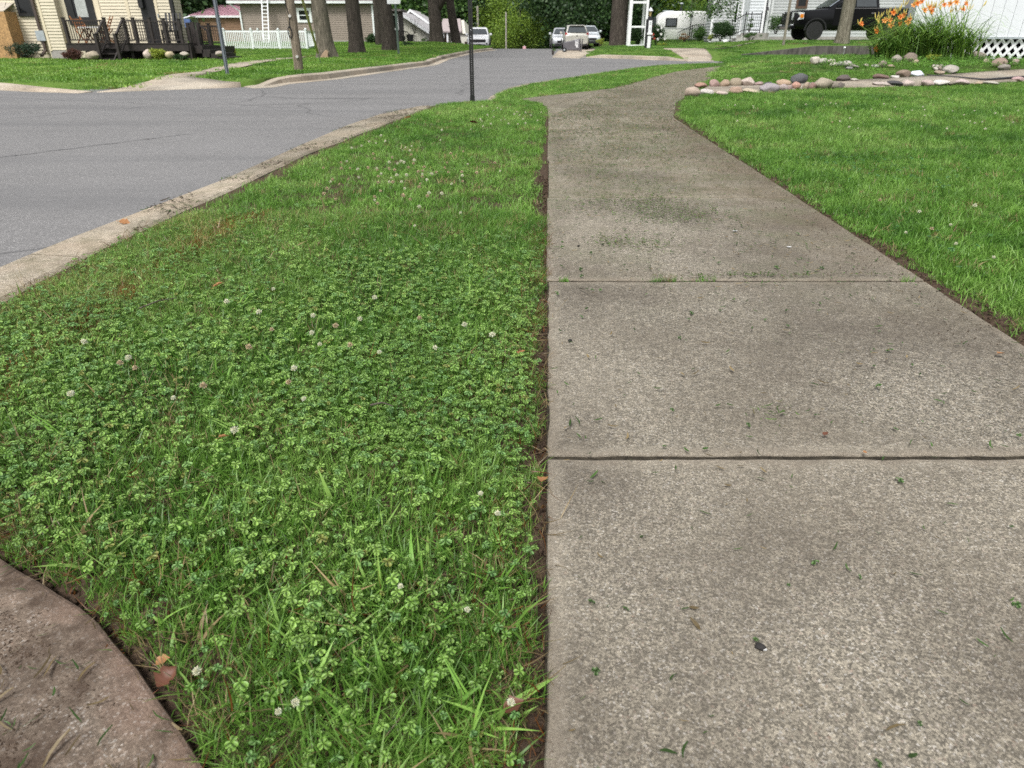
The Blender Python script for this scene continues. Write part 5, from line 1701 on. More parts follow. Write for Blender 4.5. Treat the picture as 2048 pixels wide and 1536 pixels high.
# ---- thin poles at the street end
for (px, ytop, Y, r_, lab) in ((955, 12, 82, .12, 'bleached wooden pole behind the parked white car'), (1012, 24, 66, .06, 'thin grey pole before the yellow-green bushes at the street end')):
    t_ = at(px, ytop, Y); zb = road_z(0, Y) - .3
    po = MB().tube([(t_.x, Y, zb), (t_.x, Y, t_.z)], [r_ * 1.1, r_], 10).build('pole', M('bleached pole', (.36, .33, .29), .8))
    tag(po, lab, 'pole')

# ---- the black perforated post on the verge corner
bp = gp(945, 204)
ps = wroot('perforated_post', (bp.x, bp.y, 0), 'black square steel post with punched holes on the verge corner', 'sign post')
m_pblack = M('black powder coat', (.012, .012, .012), .38, var=.15)
pw_ = .026
mb = MB()
def tube_sq(h, z0, z1, cx, cy):
    t = .003
    for (xa, xb, ya, yb) in ((-h, h, -h, -h + t), (-h, h, h - t, h), (-h, -h + t, -h + t, h - t), (h - t, h, -h + t, h - t)):
        mb.box(cx + xa, cx + xb, cy + ya, cy + yb, z0, z1)
# front and side faces with round holes: each face built from strips round the holes
def holed_face(h, z0, z1, axis):
    r_ = .0065; pitch = .0254; n = int((z1 - z0) / pitch); seg = 8
    for k in range(n):
        zc = z0 + pitch * (k + .5)
        sq = [(-h, zc - pitch / 2), (0, zc - pitch / 2), (h, zc - pitch / 2), (h, zc), (h, zc + pitch / 2), (0, zc + pitch / 2), (-h, zc + pitch / 2), (-h, zc)]
        ci = [(r_ * math.cos(a), zc + r_ * math.sin(a)) for a in [(-.75 + .25 * i) * PI for i in range(8)]]
        ci = [(r_ * math.cos(math.atan2(s[1] - zc, s[0])), zc + r_ * math.sin(math.atan2(s[1] - zc, s[0]))) for s in sq]
        def P3(u, z, off):
            return {'-y': (bp.x + u, bp.y - h - off, z), '+y': (bp.x + u, bp.y + h + off, z), '-x': (bp.x - h - off, bp.y + u, z), '+x': (bp.x + h + off, bp.y + u, z)}[axis]
        vs = [P3(u, z, 0) for u, z in sq] + [P3(u, z, 0) for u, z in ci] + [P3(u, z, -.003) for u, z in ci]
        fs = [(i, (i + 1) % 8, 8 + (i + 1) % 8, 8 + i) for i in range(8)] + [(8 + i, 8 + (i + 1) % 8, 16 + (i + 1) % 8, 16 + i) for i in range(8)]
        mb.add(vs, fs)
for ax in ('-y', '+y', '-x', '+x'): holed_face(pw_, .06, 2.9, ax)
mb.build('post', m_pblack, ps)
MB().box(bp.x - .031, bp.x + .031, bp.y - .031, bp.y + .031, -.3, .075).build('anchor_sleeve', m_pblack, ps)
# ================================================================== vehicles
m_tyre = M('tyre rubber', (.018, .018, .018), .8, var=.2, scale=20)
m_rim = M('alloy rim', (.45, .46, .47), .3, metal=.8, var=.05)
m_rimblack = M('black rim', (.02, .02, .02), .35, var=.1)
m_redlamp = M('red lamp lens', (.32, .02, .02), .15, var=.2, coat=.5)
m_clear = M('clear lamp lens', (.62, .65, .66), .1, var=.15, coat=.6)
m_amber = M('amber lamp lens', (.75, .24, .02), .15, var=.1, coat=.5)
m_carglass = M('car glass', (.03, .038, .04), .05, var=.1, spec=.8, coat=.6)
m_trimblk = M('black plastic trim', (.014, .014, .015), .55, var=.15)
m_chrome = M('chrome', (.7, .7, .72), .12, metal=1.0, var=.03)
m_plate = M('licence plate', (.6, .6, .62), .4)

def ring_se(y, zl, zh, hw, e=5.0, n=24):
    out = []
    for k in range(n):
        a = 2 * PI * k / n
        c, s = math.cos(a), math.sin(a)
        out.append((hw * math.copysign(abs(c) ** (2 / e), c), y, (zl + zh) / 2 + (zh - zl) / 2 * math.copysign(abs(s) ** (2 / e), s)))
    return out
def car(name, label, cat, loc, rz, L, W, belt, roof, body_m, prof, cab, wheels, wr, group=None, rear=False, ww=.2, rim=None, bed=None):
    """prof: (y, z_low, z_high, half width) from the nose at -L/2 back; cab: belt y0,y1, roof y0,y1, roof half width"""
    t = empty(name, loc, label, cat, group, None, rz)
    mb = MB(); mb.loft([ring_se(y, a, b, w) for (y, a, b, w) in prof])
    yb0, yb1, yr0, yr1, rw = cab
    bw = W / 2 - .06
    def rr(y0, y1, hw, z, r=.12):
        pts = []
        for (sx, sy, a0) in ((1, 0, -PI / 2), (1, 1, 0), (-1, 1, PI / 2), (-1, 0, PI)):
            cx, cy = sx * (hw - r), (y1 - r if sy else y0 + r)
            for i in range(4):
                a = a0 + PI / 2 * i / 3
                pts.append((cx + r * math.cos(a), cy + r * math.sin(a), z))
        return pts
    zr = roof
    mb.loft([rr(yb0, yb1, bw, belt - .12), rr(yb0 + .02, yb1 - .02, bw - .01, belt), rr(yr0 + (yb0 - yr0) * .12, yr1 + (yb1 - yr1) * .12, rw + (bw - rw) * .12, zr - .09), rr(yr0, yr1, rw - .01, zr - .03), rr(yr0 + .12, yr1 - .12, rw - .12, zr)])
    body = mb.build('body', body_m, t, smooth=False)
    body.data.polygons.foreach_set('use_smooth', [True] * len(body.data.polygons))
    md = body.modifiers.new('edge', 'EDGE_SPLIT'); md.split_angle = math.radians(38)
    def pane(nm, A, B, C, D, inset=.1, off=.012, mat=m_carglass):
        A, B, C, D = map(Vector, (A, B, C, D))
        nrm = (B - A).cross(D - A).normalized()
        ctr = (A + B + C + D) / 4
        if nrm.dot(ctr - Vector((0, (yb0 + yb1) / 2, belt))) < 0: nrm = -nrm
        q = [ctr.lerp(p, 1 - inset) + nrm * off for p in (A, B, C, D)]
        MB().prism(q, -nrm * .02).build(nm, mat, t)
    zt = zr - .07
    pane('windshield', (-bw, yb0, belt + .03), (bw, yb0, belt + .03), (rw, yr0, zt), (-rw, yr0, zt), .13, .03)
    pane('rear_window', (-bw, yb1, belt + .03), (bw, yb1, belt + .03), (rw, yr1, zt), (-rw, yr1, zt), .15, .03)
    for s in (-1, 1):
        n_w = 2
        for k in range(n_w):
            f0, f1 = k / n_w, (k + 1) / n_w
            a0, a1 = yb0 + (yb1 - yb0) * f0, yb0 + (yb1 - yb0) * f1
            c0, c1 = yr0 + (yr1 - yr0) * f0, yr0 + (yr1 - yr0) * f1
            pane('side_window', (s * bw, a0, belt + .02), (s * bw, a1, belt + .02), (s * rw, c1, zt), (s * rw, c0, zt), .14, .012)
        mx = s * (W / 2 + .08)
        MB().box(min(mx - .09, mx + .09), max(mx - .09, mx + .09), yb0 + .35, yb0 + .45, belt - .02, belt + .14).build('mirror', body_m, t, bevel=.03)
    for y in wheels:
        for s in (-1, 1):
            x = s * (W / 2 - ww / 2)
            wh = MB().tube([(x - ww / 2, y, wr), (x + ww / 2, y, wr)], wr, 22).build('wheel', m_tyre, t, bevel=.03)
            MB().tube([(x + s * (ww / 2 + .004), y, wr), (x + s * (ww / 2 - .05), y, wr)], wr * .62, 16).build('rim', rim or m_rim, wh)
            ar = MB()
            prev = None
            for k in range(13):
                a = PI * k / 12
                p = (s * (W / 2 - .005), y + (wr + .07) * math.cos(a), wr + (wr + .07) * math.sin(a))
                if prev: ar.bar(prev, p, .05, .05)
                prev = p
            ar.build('wheel_arch', m_trimblk, t)
    return t
# white crossover facing the viewer
zc = road_z(-2, 62)
suv = car('white_car', 'white crossover parked facing us at the left kerb', 'car', (xat(956, 62, .6), 62 + 2.2, zc), 0, 4.5, 1.84, 1.08, 1.66, M('white car paint', (.82, .83, .84), .25, var=.02, coat=.7, scale=1),
          [(-2.25, .42, .78, .72), (-2.2, .32, .92, .84), (-1.9, .25, 1.0, .91), (-1.0, .22, 1.08, .92), (1.6, .22, 1.1, .92), (2.15, .3, 1.08, .86), (2.25, .42, .95, .76)],
          (-1.15, 2.0, -.25, 1.75, .66), (-1.42, 1.35), .36)
MB().box(-.62, .62, -2.275, -2.2, .56, .78).build('grille', m_trimblk, suv, bevel=.03)
MB().box(-.6, .6, -2.25, -2.15, .3, .42).build('lower_intake', m_trimblk, suv)
for s in (-1, 1):
    MB().prism([(s * .60, -2.245, .76), (s * .86, -2.12, .80), (s * .87, -2.05, .92), (s * .62, -2.2, .86)], (0, -.03, 0)).build('headlight', m_clear, suv)
    MB().tube([(s * .7, -2.2, .47), (s * .7, -2.26, .47)], .07, 10).build('fog_light', m_trimblk, suv)
MB().box(-.16, .16, -2.285, -2.27, .44, .54).build('licence_plate', m_plate, suv)
# silver-beige hatchback seen from the rear
zc = ROADZ + .02
hb_m = M('silver beige car paint', (.50, .49, .44), .28, var=.03, coat=.6, metal=.25, scale=1)
hat = car('hatchback', 'silver-beige hatchback seen from behind with red tail lights, behind the fallen bin', 'car', (xat(1154, 51.5, .6), 51.5 + 1.9, zc), PI, 3.8, 1.68, .98, 1.52, hb_m,
          [(-1.9, .4, .66, .66), (-1.82, .3, .8, .78), (-1.4, .22, .9, .83), (-.7, .2, .98, .84), (1.3, .2, 1.02, .84), (1.8, .28, 1.0, .80), (1.9, .36, .88, .74)],
          (-1.05, 1.72, -.1, 1.25, .62), (-1.25, 1.22), .3)
for s in (-1, 1):
    MB().prism([(s * .60, 1.82, .82), (s * .80, 1.72, .84), (s * .79, 1.7, 1.08), (s * .64, 1.78, 1.02)], (0, .05, 0)).build('taillight', m_redlamp, hat)
MB().box(-.7, .7, 1.84, 1.93, .26, .36).build('rear_bumper_trim', m_trimblk, hat)
MB().box(-.15, .15, 1.9, 1.915, .55, .66).build('licence_plate', m_plate, hat)
MB().tube([(0, 1.86, .86), (0, 1.9, .86)], .05, 10).build('badge', m_chrome, hat)
MB().box(-.5, .5, 1.2, 1.38, 1.47, 1.5).build('roof_spoiler', hb_m, hat, bevel=.01)
# silver sedans behind it
def sedan(px, Y, label, paint, rz, z):
    t = car('sedan', label, 'car', (xat(px, Y, .6), Y + 2.2, z), rz, 4.5, 1.76, .98, 1.45, paint,
        [(-2.25, .4, .62, .66), (-2.15, .3, .76, .80), (-1.6, .22, .86, .87), (-.9, .2, .96, .88), (1.2, .2, 1.0, .88), (2.1, .28, .98, .82), (2.25, .4, .86, .72)],
        (-1.0, 1.45, -.15, .85, .60), (-1.38, 1.3), .31, group='silver sedans parked behind the hatchback')
    for s in (-1, 1):
        MB().prism([(s * .5, -2.2, .6), (s * .78, -2.05, .62), (s * .8, -1.98, .74), (s * .54, -2.12, .74)], (0, -.03, 0)).build('headlight', m_clear, t)
        MB().box(min(s * .5, s * .8), max(s * .5, s * .8), 2.12, 2.2, .68, .84).build('taillight', m_redlamp, t)
    MB().box(-.5, .5, -2.27, -2.18, .42, .58).build('grille', m_trimblk, t)
    MB().box(-.8, .8, -2.2, -2.1, .2, .34).build('bumper', m_trimblk, t)
    return t
sedan(1128, 57, 'silver sedan peeping out left of the hatchback', M('silver car paint', (.55, .57, .59), .25, var=.03, coat=.6, metal=.3, scale=1), 0, -.15)
sedan(1180, 58.5, 'pale silver sedan facing us, right of the hatchback', M('pale silver car paint', (.62, .66, .69), .25, var=.03, coat=.6, metal=.2, scale=1), 0, .02)

# ---- wheelie bin lying on its side
bq = gp(1143, 104.5, -.1)
m_bin = M('grey bin plastic', (.105, .10, .11), .5, var=.12)
bn = empty('wheelie_bin', (bq.x, bq.y, -.10), 'dark grey wheeled bin tipped over on the driveway mouth behind the hatchback', 'bin')
bn.rotation_euler = (0, 0, math.radians(-8))
mb = MB()      # axis along +X: wheels and base at -X, lid at +X; lying on its front
rings = []
for (x, w, h) in ((-.48, .40, .42), (-.40, .44, .46), (.42, .54, .62), (.46, .58, .66), (.5, .58, .66)):
    zc_ = .30 + .10 * (x + .5)
    rings.append([(x, a * w / 2, zc_ + b * h / 2) for a, b in ((-1, -.8), (-.8, -1), (.8, -1), (1, -.8), (1, .8), (.8, 1), (-.8, 1), (-1, .8))])
mb.loft(rings); mb.build('bin_body', m_bin, bn)
MB().prism([(.52, -.3, .05), (.52, .3, .05), (.57, .3, .04), (.57, -.3, .04)], (.07, 0, .66)).build('lid', m_bin, bn)
for s in (-1, 1):
    wh = MB().tube([(-.40, s * .24, .13), (-.40, s * .30, .13)], .125, 16).build('wheel', m_tyre, bn)
    MB().tube([(-.40, s * .301, .13), (-.40, s * .315, .13)], .05, 10).build('hub', m_metalgrey, wh)
lg = MB()
for (x0_, z0_, x1_, z1_) in ((.2, .66, .2, .42), (.27, .68, .27, .36), (.34, .7, .34, .4), (.2, .5, .27, .6), (.27, .5, .34, .62), (.22, .42, .3, .3), (.3, .44, .36, .3)):
    lg.bar((x0_ + .03, -.292 + .0 * x0_, z0_ - .06), (x1_ + .03, -.292, z1_ - .06), .035, .006, up=(0, 1, 0))
lg.build('printed_mark', M('white bin print', (.7, .7, .72), .5), bn)

# ---- camper trailer
YC = 58
c0 = at(1309, 82, YC); cz0 = right_lot(13, YC)
cx0, cx1 = c0.x, xat(1424, YC, 1)
cp = wroot('camper', ((cx0 + cx1) / 2, YC, cz0), 'white rounded vintage camper trailer parked beside the white house', 'camper')
zt_, zb_ = at(1370, 22, YC).z, at(1370, 80, YC).z
Lc = cx1 - cx0; Hc = zt_ - zb_
prof_ = []
def corner(cx, cz, r, a0, a1, n=9):
    return [(cx + r * math.cos(a), cz + r * math.sin(a)) for a in np.linspace(a0, a1, n)]
rt = .85
pf = corner(cx0 + rt + .1, zt_ - rt, rt, PI, PI / 2) + corner(cx1 - rt, zt_ - rt, rt, PI / 2, 0) + corner(cx1 - .35, zb_ + .35, .35, 0, -PI / 2, 5) + corner(cx0 + .45, zb_ + .35, .35, -PI / 2, -PI, 5)
cc = ((cx0 + cx1) / 2, (zt_ + zb_) / 2)
def prf(y, k): return [(cc[0] + (a - cc[0]) * k, y, cc[1] + (b - cc[1]) * k) for a, b in pf]
mb = MB(); mb.loft([prf(YC, .93), prf(YC + .04, .97), prf(YC + .14, .995), prf(YC + .3, 1), prf(YC + 1.7, 1), prf(YC + 1.9, .98), prf(YC + 2, .93)])
cb = mb.build('shell', M('white fibreglass', (.80, .80, .78), .35, var=.03, coat=.3, scale=1), cp, smooth=True)
cb.modifiers.new('e', 'EDGE_SPLIT').split_angle = math.radians(50)
MB().box(cx0 + .3, cx1 - .25, YC - .02, YC + .03, at(1370, 57.5, YC).z, at(1370, 56, YC).z).build('belt_trim', m_gsiding, cp)
w0, w1 = at(1330, 54, YC), at(1355, 36, YC)
f = MB(); f.box(w0.x, w1.x, YC - .05, YC - .01, w0.z, w1.z)
fo = f.build('window', m_trimblk, cp, bevel=.03)
MB().box(w0.x + .1, w1.x - .1, YC - .06, YC - .051, w0.z + .08, w1.z - .08).build('pane', M('grey window screen', (.10, .11, .12), .3), fo, origin=cp.location)
n0 = at(1308, 50, YC + .6)
MB().box(n0.x - .05, n0.x + .12, YC + .45, YC + 1.5, n0.z - .2, n0.z + .55).build('front_window', m_carglass, cp, bevel=.05)
v0 = at(1362, 21, YC + 1)
MB().tube([(v0.x, YC + 1, zt_ - .05), (v0.x, YC + 1, zt_ + .5)], .09, 10).build('vent_pipe', m_black, cp)
MB().tube([(v0.x, YC + 1, zt_ + .5), (v0.x, YC + 1, zt_ + .58)], [.15, .1], 10).build('vent_cap', m_metalgrey, cp)
a0 = at(1337, 21, YC + 1)
MB().box(a0.x - .4, a0.x + .3, YC + .6, YC + 1.3, zt_ - .03, zt_ + .06).build('roof_hatch', m_metalgrey, cp, bevel=.02)
MB().tube([(cx0 + Lc * .55, YC + .05, cz0 + .3), (cx0 + Lc * .55, YC + .25, cz0 + .3)], .3, 18).build('wheel', m_tyre, cp)
MB().bar((cx0 + .2, YC + 1, zb_ + .05), (cx0 - .9, YC + 1, zb_ - .02), .1, .1).build('tow_bar', m_iron, cp)

# ---- black pickup
m_blackpaint = M('black car paint', (.003, .003, .004), .22, var=.1, coat=.18, spec=.22, scale=1)
ty = 36.6; tz = right_lot(14, 35.8)
tk = empty('pickup_truck', (xat(1587, ty - .6, 1) + 3.0, ty + .45, tz), 'black pickup truck parked nose left behind the grey-barked tree', 'pickup truck', None, None, -PI / 2)
mb = MB()
e_ = 9.0
mb.loft([ring_se(y, a, b, w, e_, 28) for (y, a, b, w) in [(-2.98, .62, 1.16, .90), (-2.9, .52, 1.24, .97), (-2.6, .46, 1.27, 1.0), (-1.5, .42, 1.32, 1.0), (-1.2, .42, 1.34, 1.0), (.9, .42, 1.34, 1.0)]])
mb.loft([ring_se(y, a, b, w, 12, 28) for (y, a, b, w) in [(.9, .48, 1.36, 1.0), (2.8, .52, 1.38, 1.0), (2.86, .58, 1.34, .97)]])
def rrt(y0, y1, hw, z): return [(-hw, y0 + .1, z), (-hw + .1, y0, z), (hw - .1, y0, z), (hw, y0 + .1, z), (hw, y1, z), (-hw, y1, z)]
mb.loft([rrt(-1.5, .88, .94, 1.25), rrt(-1.42, .88, .93, 1.36), rrt(-.72, .80, .78, 1.84), rrt(-.55, .70, .70, 1.91)])
bo = mb.build('body', m_blackpaint, tk)
bo.data.polygons.foreach_set('use_smooth', [True] * len(bo.data.polygons))
bo.modifiers.new('e', 'EDGE_SPLIT').split_angle = math.radians(32)
MB().prism([(-.84, -1.40, 1.40), (.84, -1.40, 1.40), (.70, -.76, 1.82), (-.70, -.76, 1.82)], (0, -.03, .012)).build('windshield', M('sky reflection windshield', (.55, .6, .64), .08, metal=.9, var=.03), tk)  # pale metallic base puts the bright sky reflection into the glass colour
for s in (-1, 1):
    MB().prism([(s * .945, -1.12, 1.40), (s * .945, -.32, 1.40), (s * .80, -.32, 1.80), (s * .83, -.68, 1.78)], (s * .012, 0, 0)).build('side_window', m_carglass, tk)
    MB().prism([(s * .945, -.22, 1.40), (s * .945, .72, 1.40), (s * .81, .66, 1.80), (s * .80, -.22, 1.80)], (s * .012, 0, 0)).build('side_window', m_carglass, tk)
    for (y0, y1) in ((-1.2, -.26), (-.24, .78)):
        d_ = MB().box(min(s * 1.002, s * 1.012), max(s * 1.002, s * 1.012), y0, y1, .62, 1.32).build('door', m_blackpaint, tk)
        MB().box(min(s * 1.013, s * 1.04), max(s * 1.013, s * 1.04), y1 - .28, y1 - .08, 1.12, 1.15).build('handle', m_chrome, d_)
    MB().box(min(s * 1.004, s * 1.018), max(s * 1.004, s * 1.018), -1.2, 2.7, 1.325, 1.342).build('belt_strip', m_chrome, tk)
    hl = MB().prism([(s * .56, -2.96, .86), (s * 1.0, -2.86, .86), (s * 1.025, -2.60, .90), (s * 1.025, -2.62, 1.16), (s * .99, -2.86, 1.18), (s * .56, -2.96, 1.18)], (0, -.06, 0)).build('headlight', m_clear, tk)
    MB().prism([(s * 1.03, -2.74, .95), (s * 1.035, -2.62, .95), (s * 1.035, -2.63, 1.1), (s * 1.03, -2.74, 1.1)], (s * .012, -.05, 0)).build('turn_signal', m_amber, hl)
    MB().box(min(s * .62, s * .86), max(s * .62, s * .86), -3.06, -2.98, .56, .68).build('fog_light', m_clear, tk, bevel=.01)
    MB().box(min(s * 1.0, s * 1.22), max(s * 1.0, s * 1.22), -1.02, -.9, 1.36, 1.6).build('mirror', m_trimblk, tk, bevel=.03)
    for y in (-1.98, 1.75):
        x = s * .88
        wh = MB().tube([(x - .13, y, .4), (x + .13, y, .4)], .4, 24).build('wheel', m_tyre, tk, bevel=.03)
        MB().tube([(x + s * .134, y, .4), (x + s * .05, y, .4)], .26, 16).build('rim', m_rimblack, wh)
        ar = MB(); prev = None
        for k in range(15):
            a = PI * k / 14
            p = (s * 1.0, y + .5 * math.cos(a), .42 + .5 * math.sin(a))
            if prev: ar.bar(prev, p, .07, .06)
            prev = p
        ar.build('wheel_arch', m_trimblk, tk)
for k in range(5):
    MB().box(-.60, .60, -3.03, -2.95, .76 + .085 * k, .81 + .085 * k).build('grille_bar', m_trimblk, tk)
MB().box(-.92, .92, -3.12, -2.9, .45, .64).build('front_bumper', m_blackpaint, tk, bevel=.04)
MB().box(-.5, .5, -3.13, -3.121, .48, .58).build('licence_plate', M('dull plate', (.2, .17, .17), .5), tk)
# raised letters on the grille
def letters(txt, h, mat, parent, loc, rot, name='lettering', depth=.006):
    cu = bpy.data.curves.new(name, 'FONT'); cu.body = txt; cu.size = h; cu.extrude = depth; cu.align_x = 'CENTER'; cu.align_y = 'CENTER'
    tmp = bpy.data.objects.new('tmp', cu); COL.objects.link(tmp)
    dg = bpy.context.evaluated_depsgraph_get()
    me = bpy.data.meshes.new_from_object(tmp.evaluated_get(dg))
    bpy.data.objects.remove(tmp); me.name = name
    me.materials.clear(); me.materials.append(mat)
    o = link_mesh(name, me, parent, loc, rot)
    return o
letters('GMC', .2, M('dark badge', (.09, .09, .1), .3), tk, (0, -3.045, .955), (PI / 2, 0, 0), 'badge_lettering')
# ================================================================== right-hand yard: arbor, address post, white house, retaining wall
# ---- white garden arbor
YAb = 44
za = right_lot(6.3, YAb)
ab = wroot('garden_arbor', (xat(1268, YAb, .5), YAb, za), 'white timber garden arbor with cross rails near the road edge', 'arbor')
for (px, w) in ((1257, .17), (1289, .13)):
    for dy in (0, 1.0):
        xx = xat(px, YAb, .2) + (0 if dy == 0 else (.1 if px < 1270 else -.02))
        MB().box(xx - w / 2, xx + w / 2, YAb + dy, YAb + dy + .12, za - .1, za + 2.75).build('post', m_white, ab)
xa, xb = xat(1257, YAb, .2) + .09, xat(1289, YAb, .2) - .07
for (py, h) in ((91, .09), (53.5, .10), (4.5, .12)):
    z = at(1270, py, YAb).z
    MB().box(xa, xb, YAb + .02, YAb + .1, z - h / 2, z + h / 2).build('cross_rail', m_white, ab)
MB().box(xa - .35, xb + .3, YAb - .05, YAb + 1.2, za + 2.755, za + 2.85).build('top_beam', m_white, ab)
# ---- address post with lantern
YQ = 38
zq = at(1296, 100, YQ).z
xq = xat(1296, YQ, .4) + .02
m_pblk = M('black painted post', (.018, .018, .022), .55, var=.15)
aq = wroot('address_post', (xq, YQ, zq), 'black post with white house number board and a lantern on top', 'address post')
ztop = at(1303, 38, YQ).z
MB().box(xq - .15, xq + .15, YQ, YQ + .3, right_lot(xq, YQ) - .1, ztop).build('post', m_pblk, aq)
zc_ = at(1303, 34, YQ).z
MB().box(xq - .09, xq + .09, YQ + .06, YQ + .24, ztop + .001, zc_).build('post_neck', m_pblk, aq)
zA, zB, zM0, zM1 = at(1296, 97, YQ).z, at(1303, 41, YQ).z, at(1296, 72, YQ).z, at(1296, 70.5, YQ).z
bx0, bx1 = xq - .065, xq + .095
MB().box(bx0, bx1, YQ - .03, YQ - .001, zA, zM0).build('lower_board', m_white, aq)
nb = MB().box(bx0, bx1, YQ - .03, YQ - .001, zM1, zB).build('number_board', m_white, aq)
MB().box(bx0 - .05, bx1 + .06, YQ - .06, YQ - .031, zM1 + .03, zM1 + .1).build('planter_bracket', m_white, aq)
m_num = M('grey house numerals', (.16, .17, .22), .5)
for k, ch_ in enumerate('211'):
    z = zB - .12 - k * .235
    letters(ch_, .17, m_num, nb, Vector(((bx0 + bx1) / 2, YQ - .034, z)) - aq.location, (PI / 2, 0, 0), 'numeral', .003)
zl0, zl1 = zc_, at(1305, 22, YQ).z
lamp = MB()
for k in range(6):
    a = PI / 3 * k
    lamp.bar((xq + .06 * math.cos(a), YQ + .15 + .06 * math.sin(a), zl0), (xq + .1 * math.cos(a), YQ + .15 + .1 * math.sin(a), zl1), .016)
lamp.tube([(xq, YQ + .15, zl0), (xq, YQ + .15, zl0 + .03)], .085, 6)
la_ = lamp.build('lantern_frame', m_pblk, aq)
MB().tube([(xq, YQ + .15, zl0 + .035), (xq, YQ + .15, zl1 - .005)], [.052, .09], 6).build('lantern_glass', M('amber lantern glass', (.5, .38, .17), .25, coat=.4), la_, origin=aq.location)
MB().tube([(xq, YQ + .15, zl1), (xq, YQ + .15, zl1 + .03), (xq, YQ + .15, zl1 + .12), (xq, YQ + .15, zl1 + .16)], [.14, .13, .06, .02], 6).build('lantern_cap', M('pale metal cap', (.55, .56, .6), .4, metal=.3), la_, origin=aq.location)

# ---- white house
YW = 47
zw = right_lot(17, YW)
wh_ = wroot('white_house', (xat(1530, YW, 1), YW, zw), 'white lap-sided house with iron-railed stoop behind the black pickup', 'house')
hx = [xat(p, YW, 1.2) for p in (1421, 1466, 1482, 1512, 1536, 1585, 1800)]
sd = MB()
siding(sd, hx[0], hx[2], YW, zw - .1, 6.2, .16)
siding(sd, hx[4], hx[6], YW, zw + .3, 6.2, .16)
sd.box(hx[0], hx[6], YW + .003, YW + 1.2, zw - .4, 6.2)
hb0 = xat(1416, YW + 8, 1.2)
sd.box(hb0, hx[6], YW + 1.201, YW + 8, zw - .4, 6.2)
siding_x(sd, hx[0], YW, YW + 1.2, zw - .1, 6.2, .16, face=-1)
sd.build('siding', m_gsiding, wh_)
s2 = MB()
siding(s2, hx[2], hx[3], YW - 1.2, zw - .1, 6.2, .16)
s2.box(hx[2], hx[3], YW - 1.197, YW - .001, zw - .3, 6.2)
s2.build('porch_bay', m_wsiding, wh_)
MB().box(hx[4], hx[6], YW - .02, YW + .05, zw - .3, zw + .3).build('foundation', m_found, wh_)
MB().prism([(hx[0] - .3, YW - 1.4, 6.21), (hx[0] - .3, YW + 4, 8.6), (hx[0] - .3, YW + 8.5, 6.21)], (hx[6] - hx[0] + 1, 0, 0)).build('roof', m_shingle, wh_)
for x_ in (hx[0], hx[2] - .07, hx[4]): MB().box(x_ - .02, x_ + .12, YW - .03, YW - .0135, zw, 6.2).build('trim', m_white, wh_)
MB().box(hx[3] - .1, hx[3] + .02, YW - 1.24, YW - 1.2135, zw, 6.2).build('trim', m_white, wh_)
w0 = at(1472, 47, YW)
window(wh_, xat(1468, YW, 2), xat(1476, YW, 2), YW - .014, w0.z, at(1472, 3, YW).z, m_white, m_glass, .05, False)
w1 = at(1600, 17, YW)
window(wh_, xat(1590, YW, 2.2), xat(1613, YW, 2.2), YW - .014, w1.z, w1.z + 1.5, M('brown window frame', (.10, .055, .035), .6), m_glass, .12, True)
# entry recess: dark door and two black bracket shelves
MB().box(xat(1517, YW, 1), xat(1528, YW, 1), YW - .05, YW - .005, at(1520, 56, YW).z, at(1520, 3, YW).z).build('door', M('dark entry door', (.03, .025, .03), .5), wh_)
for (p0, p1) in ((1503, 1516), (1521, 1534)):
    z0, z1 = at(1510, 21, YW - .6).z, at(1510, 12, YW - .6).z
    xA, xB = xat(p0, YW - .6, 2), xat(p1, YW - .6, 2)
    MB().prism([(xA, YW - .9, z0), (xA, YW - .3, z0), (xA, YW - .3, z1), (xA, YW - .8, z1 - .06)], (xB - xA, 0, 0)).build('window_box', m_black, wh_)
for px in (1517.5, 1533):
    xx = xat(px, YW - .5, 1.5); MB().box(xx - .07, xx + .07, YW - .55, YW - .41, zw, 6.2).build('porch_column', m_white, wh_)
# stoop and steps
z1 = at(1500, 66, YW - 1.5).z
sx0, sx1 = xat(1484, YW - 1.6, .8), xat(1526, YW - 1.6, .8)
MB().box(sx0, sx1, YW - 2.6, YW - 1.22, zw - .3, z1).build('stoop', m_found, wh_)
stp = MB()
for k in range(4):
    zz = z1 - .16 * (k + .6)
    stp.box(sx0 - .27 * (k + 1), sx0 - .27 * k - .004, YW - 2.4, YW - 1.4, zw - .3, zz)
stp.build('steps', m_stonestep, wh_)
def P45(px, py): return at(px, py, YW - 2.5)
ra, rb_, rc = P45(1465, 43), P45(1492, 28), P45(1524, 28)
MB().tube([ra, rb_, rc], .03, 6).build('handrail', m_iron, wh_)
MB().tube([ra - Vector((0, 0, .75)), rb_ - Vector((0, 0, .8)), rc - Vector((0, 0, .85))], .02, 6).build('handrail', m_iron, wh_)
for k in range(16):
    f = k / 15
    p = (ra.lerp(rb_, f / .46) if f < .46 else rb_.lerp(rc, (f - .46) / .54))
    thick = .045 if k in (0, 7, 10, 15) else .016
    MB().bar(p + Vector((0, 0, .12 if k in (0, 7, 10, 15) else 0)), p - Vector((0, 0, 1.15 if k in (0, 7, 15) else .85)), thick).build('baluster', m_iron, wh_)

